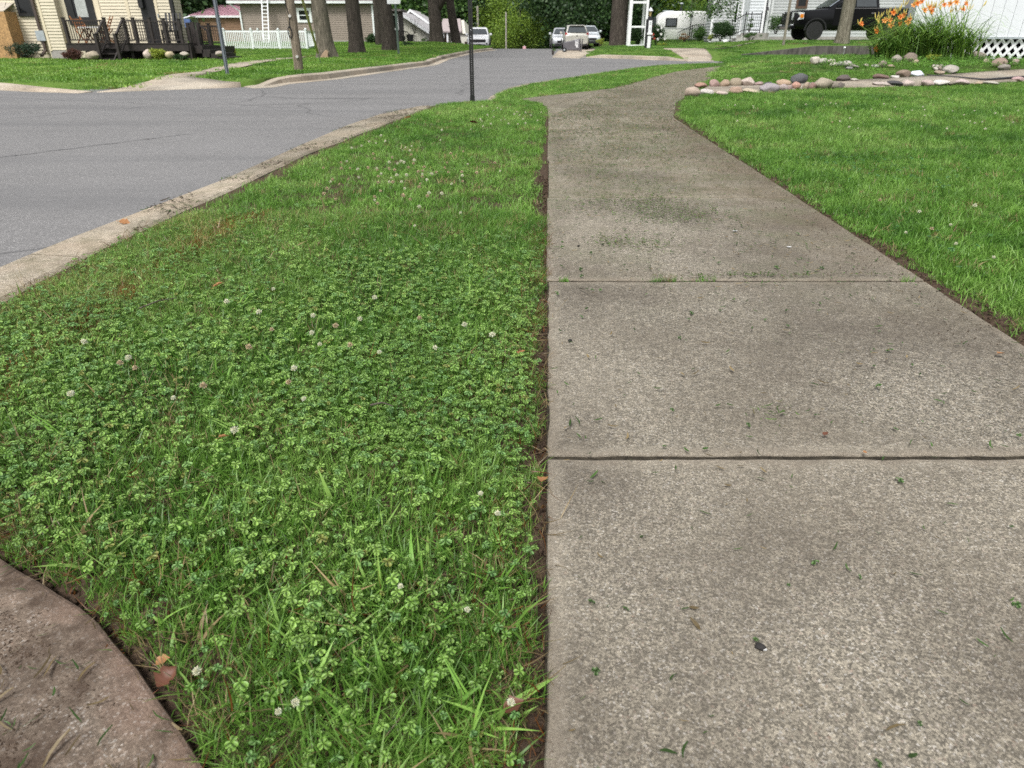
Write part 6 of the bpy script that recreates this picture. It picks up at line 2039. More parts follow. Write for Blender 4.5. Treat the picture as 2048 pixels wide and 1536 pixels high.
# ---- black iron fence by the camper, with a small lamp post
YI = 52
fe2 = wroot('iron_fence', (xat(1390, YI, .8), YI, right_lot(13, YI)), 'thin black iron fence stepping up in front of the camper', 'fence')
top = [at(1356, 65, YI), at(1385, 51, YI), at(1416, 48, YI)]
MB().tube(top, .02, 6).build('rail', m_iron, fe2)
for k in range(15):
    f = k / 14 * 2
    p = top[0].lerp(top[1], f) if f < 1 else top[1].lerp(top[2], f - 1)
    MB().bar(p + Vector((0, 0, .03)), (p.x, YI, right_lot(p.x, YI) - .05), .05 if k in (6, 7, 10) else .025).build('picket', m_iron, fe2)
q = at(1378, 78, YI - .6)
lp2 = wroot('lamp_post', (q.x, YI - .6, right_lot(q.x, YI - .6)), 'small black lantern post in front of the camper', 'lamp post')
qt = at(1380, 44, YI - .6)
MB().tube([(q.x, YI - .6, q.z - .3), (q.x, YI - .6, qt.z)], [.05, .035], 8).build('post', m_iron, lp2)
MB().tube([(q.x, YI - .6, qt.z), (q.x, YI - .6, qt.z + .3)], [.06, .12], 6).build('lantern_glass', M('clear lantern glass', (.5, .52, .52), .15, coat=.5), lp2)
MB().tube([(q.x, YI - .6, qt.z + .301), (q.x, YI - .6, qt.z + .42), (q.x, YI - .6, qt.z + .5)], [.15, .06, .015], 6).build('lantern_cap', m_iron, lp2)

# ---- weathered low retaining wall
m_ret = M('weathered retaining wall', (.085, .077, .070), .95, var=.35, scale=9, stretch=(1, 1, .25), bump=.5, bscale=20)
rw = wroot('retaining_wall', (13.5, 31.6, 0), 'low weathered grey retaining wall under the lawn of the black pickup', 'wall')
xw = 9.6
while xw < 21:
    w = R.uniform(.55, .72)
    zt0, zt1 = [float(np.interp(x_, [9.6, 12.6, 30], [.06, .38, .42])) for x_ in (xw, xw + w)]
    yj = 31.45 + R.uniform(-.012, .012)
    MB().prism([(xw + .006, yj, -.1), (xw + w - .006, yj, -.1), (xw + w - .006, yj, zt1 + .02), (xw + .006, yj, zt0 + .02)], (0, .25, 0)).build('block', m_ret, rw)
    xw += w
# rusty storm drains let into the kerbs
m_rust = M('rusty iron', (.10, .035, .025), .8, var=.3, scale=20, bump=.3)
def drain(x0, x1, y, z, label):
    t = wroot('storm_drain', ((x0 + x1) / 2, y, z), label, 'storm drain', 'rusty storm drains in the kerbs')
    MB().box(x0, x1, y - .05, y + .2, z + .10, z + .16).build('hood', m_rust, t)
    MB().box(x0, x1, y - .02, y + .01, z - .02, z + .099).build('mouth', M('dark rusted opening', (.035, .014, .011), .9), t)
    for k in range(1, 6):
        xx = x0 + (x1 - x0) * k / 6; MB().box(xx - .012, xx + .012, y - .035, y - .021, z, z + .099).build('grate_bar', m_rust, t)
drain(xat(1455, 29.35, 0), xat(1486, 29.35, 0), 29.36, ROADZ, 'rusty red-brown storm drain in the far kerb, right of the ramp')
k_y = 25.6
drain(xat(1594, k_y, 0), xat(1622, k_y, 0), k_y + .1, -.05, 'rusty storm drain hood at the near kerb, left of the bed stones')
cbk = MB().box(xat(1583, k_y, 0) - .1, xat(1594, k_y, 0), k_y - .2, k_y + .15, -.05, .15).build('kerb_block', m_kerbfar)
tag(cbk, 'pale broken concrete block left of the near storm drain', 'block')
# slender post by the truck
xx = xat(1567, 33, .4)
tpo = MB().box(xx - .045, xx + .045, 33, 33.07, right_lot(xx, 33) - .1, 4.2).build('sign_post', M('drab wooden post', (.2, .18, .14), .8, var=.2)); tag(tpo, 'slender drab post on the lawn in front of the pickup nose', 'post')

# ================================================================== white building with lattice skirt (right edge)
YG = 16.9
zg = mound(9, 16)
gx0 = at(1821, 66, YG).x
zbase = at(1900, 74, YG).z - zg
wb = empty('white_building', (gx0, YG, zg), 'white vertical-boarded building with a diamond lattice skirt, right edge', 'building', None, None, math.radians(-25))
m_wboard = M('white painted boards', (.66, .68, .71), .5, var=.05, scale=1.5)
bf = MB().box(0, .198, 0, .03, zbase, 3.2).mesh('board', m_wboard)
bs = MB().box(0, .03, .003, .2, zbase, 3.2).mesh('board', m_wboard)
for k in range(22): link_mesh('board', bf, wb, (k * .2035, R.uniform(-.003, .003), 0))
for k in range(19): link_mesh('board', bs, wb, (R.uniform(-.003, .003), .03 + k * .2035, 0))
MB().box(.035, 4.5, .035, 4, zbase, 3.2).build('wall_core', m_wboard, wb)
MB().box(-.02, 4.5, -.04, -.006, zbase - .035, zbase - .004).build('drip_edge', m_metalgrey, wb)
MB().prism([(-.3, -.3, 3.21), (-.3, 2, 4.3), (-.3, 4.3, 3.21)], (5.2, 0, 0)).build('roof', m_shingle, wb)
MB().box(.25, 4.5, .35, 3.9, -.4, zbase - .04).build('underfloor_shade', M('painted underfloor shade', (.012, .012, .014), .95), wb)  # near-black block behind the lattice: underfloor shade put into its colour
# lattice: two layers of crossing laths, each a piece
lz0, lz1 = -.06, zbase - .036
hL = lz1 - lz0
for lay, sgn in ((0, 1), (1, -1)):
    x_ = -hL
    while x_ < 3.2:
        xa, xb = x_, x_ + hL * .72
        za, zb2 = lz0, lz1
        if xa < .03: za += (lz1 - lz0) * (.03 - xa) / (xb - xa); xa = .03
        if xb > .1:
            p0, p1 = (xa, za), (xb, lz1)
            if sgn < 0: p0, p1 = (xa, lz1 - (za - lz0)), (xb, lz0)
            y = .03 + lay * .012
            MB().bar((p0[0], y, p0[1]), (p1[0], y, p1[1]), .05, .010, up=(0, 1, 0)).build('lattice_strip', m_white, wb)
        x_ += .158

# ================================================================== stones
STONES = [
 # px0, px1, y0, y1, colour, shape(0 round, 1 angular, 2 flat), label
 (1391, 1418, 166, 175, (.42, .22, .15), 2, 'flat orange-pink stone, first in the back row by the pavement'),
 (1419, 1439, 160, 175, (.40, .25, .21), 0, 'round pinkish stone second in the back row'),
 (1439, 1461, 160, 174.5, (.42, .29, .18), 0, 'round tan stone between the pinkish and the olive stone'),
 (1460, 1486, 158, 173, (.34, .27, .17), 1, 'olive-tan stone left of the cream boulder'),
 (1483, 1511, 156, 173, (.58, .46, .38), 1, 'cream-pink angular boulder in the back row'),
 (1509, 1530, 164, 172, (.40, .27, .24), 2, 'flat pink block right of the cream boulder'),
 (1528, 1547, 165, 172.5, (.10, .10, .11), 1, 'small dark grey stone right of the flat pink block'),
 (1555, 1585, 160, 171.5, (.48, .32, .19), 0, 'oval orange-tan stone against the big grey boulder'),
 (1583, 1619, 148.5, 168.5, (.11, .115, .12), 0, 'large dark grey boulder, tallest by the path'),
 (1672, 1705, 151, 163.5, (.13, .10, .09), 2, 'dark brown slanting shard behind the path'),
 (1702, 1720, 158, 163.5, (.5, .45, .38), 2, 'small pale flat stone right of the dark shard'),
 (1370, 1402, 175.5, 195, (.45, .34, .25), 0, 'large tan rounded stone at the pavement corner'),
 (1400, 1431, 179, 190, (.58, .52, .48), 2, 'whitish stone next to the tan corner stone'),
 (1434, 1458, 184, 190.5, (.55, .43, .36), 2, 'low pale pink stone left of the rusty stone'),
 (1460, 1487, 175, 187, (.42, .27, .18), 1, 'rusty tan stone in the front row'),
 (1485, 1523, 178.5, 186.5, (.52, .42, .28), 2, 'flat cream slab stone in the front row'),
 (1522, 1562, 168.5, 185, (.33, .29, .30), 1, 'large mauve-grey angular stone in the front row'),
 (1559, 1578, 169, 181.5, (.44, .34, .32), 1, 'pink-grey stone right of the mauve-grey stone'),
 (1575, 1586, 171, 180, (.36, .24, .22), 1, 'small mauve stone squeezed beside the salmon stone'),
 (1584, 1602, 165, 178.5, (.52, .26, .18), 1, 'salmon orange pointed stone in front of the grey boulder'),
 (1606, 1620, 165, 178.5, (.44, .32, .22), 1, 'small tan stone left of the reddish one'),
 (1618, 1632, 166, 179, (.34, .18, .15), 1, 'reddish stone left of the big speckled stone'),
 (1629, 1668, 158, 179, (.40, .33, .23), 0, 'big speckled tan stone in the front row'),
 (1657, 1678, 164, 178.5, (.30, .25, .19), 0, 'grey-tan stone leaning on the big speckled one'),
 (1675, 1690, 166, 177.5, (.16, .13, .11), 0, 'dark brown stone ending the thick front row'),
 (1785, 1805, 111, 126.5, (.33, .29, .23), 0, 'grey-tan stone under the left side of the daylilies'),
 (1809, 1839, 107, 126, (.25, .19, .14), 0, 'big brown stone right in front of the daylilies'),
 (1826, 1841, 119.5, 127.5, (.45, .33, .22), 0, 'small tan stone leaning on the big brown one'),
 (1756, 1775, 122, 134.5, (.27, .22, .16), 0, 'brown egg-shaped stone left of the bed'),
 (1745, 1760, 129.5, 135.5, (.62, .58, .52), 2, 'small white stone beside the brown egg-shaped stone'),
 (1725, 1741, 128, 133.5, (.5, .42, .33), 2, 'pale flat stone in the bed edging, left of the white one'),
 (1776, 1791, 129.5, 134.5, (.48, .32, .24), 0, 'small pink stone alone on the grass of the bed'),
 (1890, 1921, 131.5, 147, (.42, .38, .32), 1, 'grey craggy boulder above the path'),
 (1871, 1892, 142, 148.5, (.45, .34, .23), 2, 'low tan stone left of the grey craggy boulder'),
 (1914, 1947, 107.5, 119, (.30, .22, .17), 0, 'flat brown stone right of the daylilies'),
 (1945, 1976, 104.5, 119.5, (.40, .33, .26), 1, 'pale irregular stone in front of the lattice'),
 (1985, 2019, 117.5, 135, (.34, .23, .17), 0, 'large reddish-brown stone below the lattice'),
 (2015, 2041, 119.5, 131, (.38, .26, .22), 0, 'pinkish stone right of the large reddish-brown one'),
 (1999, 2022, 129.5, 141, (.27, .245, .20), 0, 'grey oval stone on the path edge below the lattice'),
 (1750, 1782, 149.5, 159, (.20, .12, .09), 2, 'brown flat shard on the upper path edge'),
 (1783, 1801, 152.5, 157.5, (.66, .62, .56), 2, 'small white stone on the upper path edge'),
 (1794, 1826, 140.5, 155, (.27, .19, .13), 0, 'brown rounded stone left of the bluish white one'),
 (1823, 1852, 142, 153.5, (.66, .71, .78), 1, 'bluish white stone on the upper path edge'),
 (1748, 1790, 164.5, 172.5, (.50, .41, .35), 2, 'long pale pink stone on the lower path edge'),
 (1775, 1807, 162.5, 172.5, (.075, .07, .075), 1, 'dark slate stone on the lower path edge'),
 (1805, 1833, 160.5, 172.5, (.55, .43, .37), 1, 'pinkish cream stone right of the dark slate'),
 (1845, 1871, 161, 172, (.52, .38, .34), 1, 'pink stone midway along the lower path edge'),
 (1869, 1902, 161, 171, (.64, .60, .54), 2, 'long white stone on the lower path edge'),
 (1900, 1916, 166, 170.5, (.26, .22, .17), 2, 'small grey-brown stone right of the long white one'),
 (1914, 1948, 159.5, 170.5, (.55, .42, .39), 1, 'pale rose stone on the lower path edge'),
 (1951, 1968, 165.5, 169.8, (.48, .36, .22), 2, 'small tan stone by the hose'),
 (1969, 2006, 163.5, 169.5, (.48, .44, .36), 2, 'pale flat stone under the hose'),
 (2026, 2054, 154, 162, (.52, .32, .30), 2, 'pink stone where the hose leaves the picture'),
 (1622, 1640, 114.5, 128, (.58, .52, .42), 1, 'cream stone at the far left end of the bed edging'),
 (1638, 1656, 117.5, 128.5, (.44, .41, .34), 0, 'pale grey stone second in the bed edging'),
 (1654, 1673, 118.5, 126.5, (.52, .46, .36), 2, 'buff flat stone third in the bed edging'),
 (1661, 1676, 125, 132.5, (.60, .54, .44), 2, 'cream low stone below the buff flat stone'),
 (1673, 1690, 123.5, 132.5, (.36, .34, .31), 0, 'grey stone in the middle of the bed edging'),
 (1686, 1713, 122.5, 134, (.46, .42, .37), 0, 'pale grey boulder in the middle of the bed edging'),
 (1699, 1721, 129.5, 135, (.38, .34, .28), 2, 'flat drab stone right of the pale grey boulder'),
 (1692, 1708, 134.5, 139.5, (.28, .27, .25), 2, 'thin grey flake lying below the bed edging'),
 (1966, 1984, 118, 127, (.36, .29, .2), 2, 'small tan stone sunk in the bed weeds'),
]
def stone_mesh(shape, seed):
    bm = bmesh.new(); bmesh.ops.create_icosphere(bm, subdivisions=3, radius=1.0)
    r = random.Random(seed)
    planes = []
    if not shape:
        for k in range(8): planes.append((Vector((r.gauss(0, 1), r.gauss(0, 1), r.gauss(0, 1))).normalized(), r.uniform(.7, .9)))
    if shape:
        for k in range(9 if shape == 1 else 5):
            d = Vector((r.gauss(0, 1), r.gauss(0, 1), r.gauss(.25, 1))).normalized()
            planes.append((d, r.uniform(.62, .92)))
    off = Vector((r.uniform(0, 50), r.uniform(0, 50), 0))
    for v in bm.verts:
        p = v.co.copy()
        p *= 1 + .26 * mnoise.noise(p * 1.1 + off) + .09 * mnoise.noise(p * 3.5 + off)
        for d, h in planes:
            e = p.dot(d) - h
            if e > 0: p -= d * e * .9
        p *= 1 + .02 * mnoise.noise(p * 8 + off)
        v.co = p
    me = bpy.data.meshes.new('stone'); bm.to_mesh(me); bm.free()
    xs = np.zeros(len(me.vertices) * 3); me.vertices.foreach_get('co', xs); xs = xs.reshape(-1, 3)
    lo, hi = xs.min(0), xs.max(0)
    xs = (xs - (lo + hi) / 2) / ((hi - lo) / 2)
    me.vertices.foreach_set('co', xs.ravel())
    me.polygons.foreach_set('use_smooth', [True] * len(me.polygons))
    if shape:
        pass
    return me
for i, (x0, x1, y0, y1, col, shp, lab) in enumerate(STONES):
    p = gterr((x0 + x1) / 2, y1, mound)
    if p.y > 22: p = Vector((xat((x0 + x1) / 2, 19, .2), 19, mound(7, 19)))
    sc = pxm(p.y)
    w = (x1 - x0) / sc
    dv = abs(dz_at(y0, p.y) - dz_at(y1, p.y))
    h = dv
    d = w * R.uniform(.6, .85)
    if shp == 2: h = max(.05, h)
    me = stone_mesh(shp, 900 + i)
    me.materials.append(stone_mat('stone %d' % i, tuple((.75 * c + .25 * sum(col) / 3) * .86 for c in col), .3 if 'speck' in lab or 'crag' in lab else .15))
    o = link_mesh('garden_stone', me, None, (p.x, p.y + d * .42, p.z + h * .46), (0, R.uniform(-.12, .12), R.uniform(-.35, .35)), (w / 2, d / 2, h * .64))
    tag(o, lab, 'stone', 'stones edging the garden path and flower bed')
# rubble heap of small shells and chips
for k in range(14):
    p = gterr(1870 + R.gauss(0, 8), 138 + R.gauss(0, 1.6), mound)
    me = stone_mesh(1, 1200 + k); me.materials.append(MATS.setdefault('rubble%d' % (k % 3), stone_mat('rubble %d' % (k % 3), [(.42, .39, .34), (.25, .21, .17), (.5, .46, .4)][k % 3])))
    s = R.uniform(.02, .05)
    o = link_mesh('stone_chip', me, None, (p.x, p.y, p.z + s * .4), (R.random(), R.random(), R.random()), (s * 1.4, s, s * .7))
    tag(o, 'small broken chip in the rubble heap above the path', 'stone', 'chips in the rubble heap')
# boulders before the porch of the cream house
for i, (x0, x1, y0, y1, col, lab) in enumerate([
    (169, 195, 104, 117, (.36, .31, .23), 'rounded boulder at the foot of the porch steps, left side'),
    (286, 304, 100.5, 117, (.52, .43, .37), 'upright pale boulder in front of the porch'),
    (329, 347, 105, 115, (.50, .42, .28), 'round buff boulder right of the yellow shrub'),
    (358, 376, 105.5, 111.5, (.40, .36, .30), 'low grey boulder near the side steps of the porch'),
    (429, 446, 104, 111, (.38, .33, .28), 'brownish boulder behind the grey sign post')]):
    p = gp((x0 + x1) / 2, y1 + .5); p.y = min(p.y, 26.6); p = at((x0 + x1) / 2, y1 + .5, p.y); sc = pxm(p.y)
    w = (x1 - x0) / sc; h = abs(dz_at(y0, p.y) - dz_at(y1, p.y)) + .05
    me = stone_mesh(0, 1300 + i); me.materials.append(stone_mat('boulder %d' % i, col, .3))
    tag(link_mesh('boulder', me, None, (p.x, p.y + w * .3, max(0, p.z) + h * .42), (0, 0, R.random()), (w / 2, w * .4, h * .56)), lab, 'boulder', 'boulders in front of the porch')

# ================================================================== garden plants
bush(50, 118, 28.2, 1.75, .62, 'low blue-green spreading shrub at the wall of the cream house', m_leaf_blue, 61, leaf=.05, depth=.9, z=0, per=110, cat='shrub')
bush(145, 118, 26.7, .64, .36, 'purple-brown rounded shrub at the corner of the porch', m_leaf_red, 62, leaf=.045, z=0, cat='shrub')
bush(317, 117, 26.7, .56, .40, 'yellow-green shrub between two boulders before the porch', m_leaf_lime, 63, leaf=.045, z=0, cat='shrub')
bush(459, 108, 31, .6, .28, 'small yellow-green shrub left of the picket fence', m_leaf_lime, 64, leaf=.05, z=0, cat='shrub')
bush(362, 110, 26.7, .5, .2, 'small dark herb patch near the porch side steps', m_leaf_dark, 65, leaf=.05, z=0, cat='plant')
bush(743, 90, 53.5, .9, .75, 'dark shrub at the right corner of the taupe house', m_leaf_dark, 66, leaf=.07, cat='shrub')
bush(815, 94, 52, 1.3, .34, 'low dark hedge before the cream gable house', m_leaf_dark, 67, leaf=.07, cat='hedge')
bush(828, 66, 60, 1.4, 1.6, 'thin leafy sapling against the cream gable wall', m_leaf_mid, 68, leaf=.05, n=9, per=12, cat='shrub')
bush(849, 90, 57, 1.0, .5, 'tuft of weeds at the foot of the forked tree', m_leaf_mid, 69, leaf=.06, n=10, per=40, cat='plant')
bush(934, 91, 66, .8, .35, 'small brownish shrub beside the low pale wall', m_leaf_red, 70, leaf=.06, n=10, per=40, cat='shrub')
bush(1277, 92, 45.2, 1.0, 1.15, 'dark flowering bush inside the white arbor', m_leaf_dark, 71, leaf=.06, cat='bush')
fb = bush(1314, 88, 46, 1.15, 1.15, 'dark bush with red and white blossoms right of the address post', m_leaf_dark, 72, leaf=.06, cat='bush')
for k in range(9):
    c = M('white petal', (.8, .78, .76), .6) if k % 3 else M('red petal', (.5, .08, .05), .6)
    mb = MB(); s = .07
    p = (R.uniform(-.5, .5), -.45 + R.uniform(-.1, .1), R.uniform(.2, 1.0))
    for j in range(5):
        a = 2 * PI * j / 5
        mb.tube([(p[0], p[1], p[2]), (p[0] + s * math.cos(a), p[1] - .02, p[2] + s * math.sin(a))], [.012, .03], 5)
    mb.build('blossom', c, fb)
bush(1221 - 20, 90, 44, .55, .42, 'small yellow-green plant left of the broad dark trunk', m_leaf_lime, 73, leaf=.06, n=10, per=40, cat='plant')
bush(1443, 80, 44.8, 1.45, 1.0, 'dark clipped rounded shrub left of the stoop', m_leaf_dark, 74, leaf=.055, n=46, per=320, cat='shrub')
bush(1400, 80, 47.5, .9, .75, 'leafy green shrub between fence and clipped shrub', m_leaf_mid, 75, leaf=.06, cat='shrub')
bush(1421, 80, 46.5, .6, .35, 'yellow-green low plant left of the clipped shrub', m_leaf_lime, 76, leaf=.05, n=12, per=50, cat='plant')
bush(1370, 82, 50.5, 1.0, .45, 'rusty seed-headed perennials at the foot of the iron fence', M('rusty stems', (.24, .13, .06), .8), 77, leaf=.06, n=12, per=50, cat='plant')
bush(1502, 80, 43.6, 1.4, .4, 'low green planting along the stoop', m_leaf_mid, 78, leaf=.05, n=18, per=60, cat='plant')
bush(1554, 66, 44, 1.25, .95, 'dense green shrub against the white house, left of the pickup nose', m_leaf_mid, 79, leaf=.055, n=36, per=100, cat='shrub')
bush(1500, 62, 44.2, .5, .7, 'slim green shrub behind the stoop rail', m_leaf_mid, 80, leaf=.05, n=10, per=50, cat='shrub')
bush(1325, 92, 44, .9, .2, 'pale weedy flowers near the address post', m_leaf_lime, 81, leaf=.05, n=10, per=30, cat='plant')
bush(2010, 133, 14.6, .35, .16, 'grey-green clump between the stones below the lattice', m_leaf_mid, 82, leaf=.04, n=12, per=40, z=mound(9, 14.6), cat='plant')
bush(1866, 126, 15.3, .4, .14, 'bright green clump in front of the daylilies', m_leaf_lime, 83, leaf=.035, n=12, per=40, z=mound(8, 15.3), cat='plant')
wq = gp(1451, 82, .45); wq = at(1451, 80.5, 43.5)
me = stone_mesh(0, 1401); me.materials.append(stone_mat('white edging', (.7, .7, .68)))
tag(link_mesh('white_stone', me, None, (wq.x, 43.5, right_lot(wq.x, 43.5) + .05), (0, 0, 0), (.17, .12, .1)), 'white stone on the grass under the clipped shrub', 'stone')
# weeds in the flower bed round the stones
X, Y = sample(pxpoly([(1640, 128), (1720, 118), (2048, 119), (2048, 140), (1905, 146), (1760, 137)]), 1)
n = 2200
xs = RNG.uniform(1640, 2047, n); ys = RNG.uniform(117, 139, n)
PP = [gterr(a, b, mound) for a, b in zip(xs, ys)]
PP = np.array([(p.x, p.y, p.z) for p in PP if p.y < 22])
n = len(PP)
source('bed weed', [clover_leaf(760 + i) for i in range(4)])
scatter('bed_weeds', 'bed weed', PP, rots(n, .3), RNG.uniform(1.0, 2.2, n), np.array((.14, .32, .04)) * (.6 + .8 * RNG.random((n, 1))))

# ---- daylilies
YD = 15.9
m_dl = leafy('daylily leaf', (.16, .30, .06), var=.5, transl=.3)
m_stalk = M('daylily stalk', (.16, .25, .06), .6)
m_bud = M('daylily bud', (.50, .40, .10), .55)
m_petal = leafy('orange daylily petal', (.72, .23, .05), var=.25, transl=.35, hue=.3)
m_petal2 = leafy('amber daylily petal', (.70, .32, .09), var=.25, transl=.35, hue=.3)
dlr = random.Random(3)
dz0 = mound(8, YD) - .02
dl = wroot('daylily_clump', (at(1840, 118, YD).x, YD, dz0), 'big clump of orange daylilies arching over stones at the building corner', 'daylilies')
lv = MB()
def arch_leaf(base, az, L, up, w):
    prev = None; V = []
    n = 7
    for s in range(n + 1):
        t = s / n
        h = L * (up * t - (up * .72) * t * t)
        d = L * (.25 * t + .62 * t * t)
        k = w * (1 - t ** 2.5) * (.7 + .3 * t) + .001
        c = base + Vector((math.cos(az) * d, math.sin(az) * d, h))
        s_ = Vector((-math.sin(az), math.cos(az), 0)) * k
        V += [c - s_, c + s_]
    lv.add(V, [(2 * i, 2 * i + 1, 2 * i + 3, 2 * i + 2) for i in range(n)])
cxs = [(1756, .55), (1770, .7), (1790, .8), (1815, .95), (1845, 1.05), (1870, 1.1), (1895, 1.05), (1920, .9), (1900, .9), (1855, 1.0), (1830, .9)]
for (px, s) in cxs:
    b0 = Vector((xat(px, YD, .4), YD + dlr.uniform(-.3, .4), dz0))
    for k in range(95):
        az = dlr.uniform(0, 2 * PI)
        if dlr.random() < .45: az = PI + dlr.gauss(0, .5)          # most of the clump leans left and out
        arch_leaf(b0 + Vector((dlr.gauss(0, .09), dlr.gauss(0, .09), 0)), az, dlr.uniform(.8, 1.35) * s, dlr.uniform(1.25, 2.1), dlr.uniform(.007, .0125))
tag(lv.build('leaves', m_dl, dl), kind='stuff')
def lily(c, dirv, s, petal_m, parent):
    d = Vector(dirv).normalized()
    u = d.orthogonal().normalized(); v = d.cross(u)
    mb = MB()
    for k in range(6):
        a = PI / 3 * k
        o_ = u * math.cos(a) + v * math.sin(a); tn = u * -math.sin(a) + v * math.cos(a)
        w = (.30 if k % 2 else .20) * s
        P_ = [c, c + d * .45 * s + o_ * .16 * s, c + d * .85 * s + o_ * .5 * s, c + d * .92 * s + o_ * .86 * s, c + d * .74 * s + o_ * 1.08 * s]
        W_ = [.1, .75, 1.0, .7, .05]
        V = []
        for p, q in zip(P_, W_): V += [p - tn * w * q, p + tn * w * q]
        mb.add(V, [(2 * i, 2 * i + 1, 2 * i + 3, 2 * i + 2) for i in range(4)])
    for k in range(4):
        a = 1.6 * k
        mb.tube([c + d * .3 * s, c + d * 1.15 * s + (u * math.cos(a) + v * math.sin(a)) * .12 * s], .012 * s * 3, 4)
    mb.build('flower', petal_m, parent, origin=dl.location)
blooms = [(1719, 50, 1), (1750, 63, 1), (1770, 43, 2), (1779, 40, 2), (1783, 52, 2), (1796, 47, 1), (1800, 36, 1), (1809, 30, 2), (1816, 46, 2), (1820, 40, 1), (1776, 107, 1), (1748, 100, 1), (1788, 73, 1), (1810, 67, 1),
          (1828, 12, 2), (1833, 8, 1), (1845, 3, 1), (1847, 22, 2), (1856, 16, 2), (1865, 14, 2), (1860, 24, 1), (1887, 11, 1), (1902, 8, 2), (1911, 7, 2), (1927, 10, 1), (1924, 21, 1), (1787, 26, 1)]
for (px, py, kd) in blooms:
    Yf = YD + dlr.uniform(-.35, .25)
    tip = at(px, py, Yf)
    bpx = min(max(px + dlr.uniform(8, 40), 1768), 1915)
    base = Vector((xat(bpx, YD, .4), YD + dlr.uniform(-.1, .1), dz0 + .05))
    mid = base.lerp(tip, .55) + Vector(((tip.x - base.x) * -.15, 0, .08))
    st_ = MB().tube([base, mid, tip], [.007, .006, .005], 5).build('flower_stalk', m_stalk, dl)
    d = Vector((dlr.uniform(-.8, .5), -.7, dlr.uniform(-.1, .5)))
    lily(tip, d, dlr.uniform(.045, .068), m_petal if kd == 1 else m_petal2, st_)
    for k in range(dlr.randint(1, 3)):
        a = Vector((dlr.uniform(-.06, .06), dlr.uniform(-.04, .04), dlr.uniform(.0, .05)))
        MB().tube([tip + a * .2, tip + a * .6 + Vector((0, 0, .03)), tip + a + Vector((0, 0, .09))], [.005, .011, .003], 5).build('bud', m_bud, st_, origin=dl.location)
for (px, py) in ((1753, 40), (1760, 36), (1757, 48), (1800, 22), (1808, 12), (1873, 16), (1880, 22), (1936, 4), (1938, 20), (1964, 14), (1912, 24), (1945, 2), (1880, 8), (1900, 26), (1795, 28), (1775, 30)):
    tip = at(px, py, YD - .1)
    base = Vector((xat(min(px + 14, 1912), YD, .4), YD, dz0 + .05))
    st_ = MB().tube([base, base.lerp(tip, .6) + Vector((0, 0, .05)), tip], [.007, .006, .004], 5).build('flower_stalk', m_stalk, dl)
    for k in range(3):
        a = Vector((dlr.uniform(-.05, .05), dlr.uniform(-.03, .03), dlr.uniform(.0, .03)))
        MB().tube([tip + a * .3, tip + a + Vector((0, 0, .04)), tip + a * 1.5 + Vector((0, 0, .10))], [.004, .010, .003], 5).build('bud', m_bud, st_, origin=dl.location)

# solar stake light with white globe
q = at(1689, 113, 20.5); gl = at(1689.5, 95.5, 20.5)
sk = wroot('garden_stake', (q.x, 20.5, q.z), 'thin stake with a small white ball near the retaining wall', 'garden stake')
MB().tube([(gl.x, 20.5, mound(gl.x, 20.5) - .05), gl], .006, 6).build('stake', m_metalgrey, sk)
MB().tube([gl + Vector((0, 0, -.03)), gl + Vector((0, 0, -.015)), gl, gl + Vector((0, 0, .015)), gl + Vector((0, 0, .03))], [.01, .028, .034, .028, .01], 10).build('globe', m_white, sk, smooth=True)
# black hose across the path
hp = [(1853, 153), (1880, 154.5), (1915, 157), (1945, 160), (1970, 162.5), (1990, 161.5), (2010, 160), (2030, 158.2), (2075, 156)]
pts = [gterr(a, b, mound) + Vector((0, 0, .028)) for a, b in hp]
ho = MB().tube(pts, [.008, .009, .010, .012, .018, .02, .022, .022, .022], 7).build('garden_hose', M('black hose', (.02, .02, .022), .5), smooth=True)
tag(ho, 'black hose lying across the garden path at the right edge', 'hose')

# ================================================================== small things close by
m_dead = leafy('dead leaf', (.34, .17, .075), var=.3, transl=.25)
m_dead2 = leafy('dark dead leaf', (.12, .05, .03), var=.3, transl=.15)
def dead_leaf(px, py, size, label, mat, seed, z=.012, rz=0.0, curl=.5):
    r = random.Random(seed)
    p = gp(px, py)
    prof = [(0, .06), (.15, .30), (.3, .42), (.42, .30), (.52, .44), (.68, .34), (.8, .20), (1, .02)]
    V, F = [], []
    for (u, w) in prof:
        w *= r.uniform(.85, 1.15)
        zc = .10 * math.sin(u * 3) + curl * (u - .5) ** 2
        V += [(u - .5, -w, zc + curl * w * .9 + r.uniform(0, .06)), (u - .5, 0, zc), (u - .5, w, zc + curl * w * .9 + r.uniform(0, .06))]
    for i in range(len(prof) - 1):
        for j in range(2): F.append((3 * i + j, 3 * i + j + 1, 3 * i + 3 + j + 1, 3 * i + 3 + j))
    mb = MB(); mb.add([Vector(v) * size for v in V], F)
    mb.tube([Vector((-.5, 0, .02)) * size, Vector((-.78, .04, .06)) * size], size * .018, 4)
    me = mb.mesh('dead_leaf', mat, smooth=True)
    tag(link_mesh('dead_leaf', me, None, (p.x, p.y, z), (r.uniform(-.3, .3), r.uniform(-.3, .3), rz), (1, 1, 1)), label, 'leaf')
dead_leaf(1043, 720, .028, 'curled orange-brown leaf in the edging trench, halfway along the verge', m_dead, 1, rz=1.0, z=.02)
dead_leaf(1085, 972, .026, 'pale tan leaf standing against the pavement edge near the joint', m_dead, 2, rz=1.4, z=.012)
dead_leaf(1030, 1432, .03, 'reddish crumpled leaf low in the verge near the bottom of the trench', m_dead2, 3, rz=.4, z=.015)
dead_leaf(345, 1378, .032, 'dark red-brown curled leaf beside the muddy concrete crossing', m_dead2, 4, rz=1.0, z=.02, curl=1.0)
dead_leaf(333, 1338, .02, 'tan crumpled leaf just above the dark curled leaf', m_dead, 5, rz=.3, z=.015)
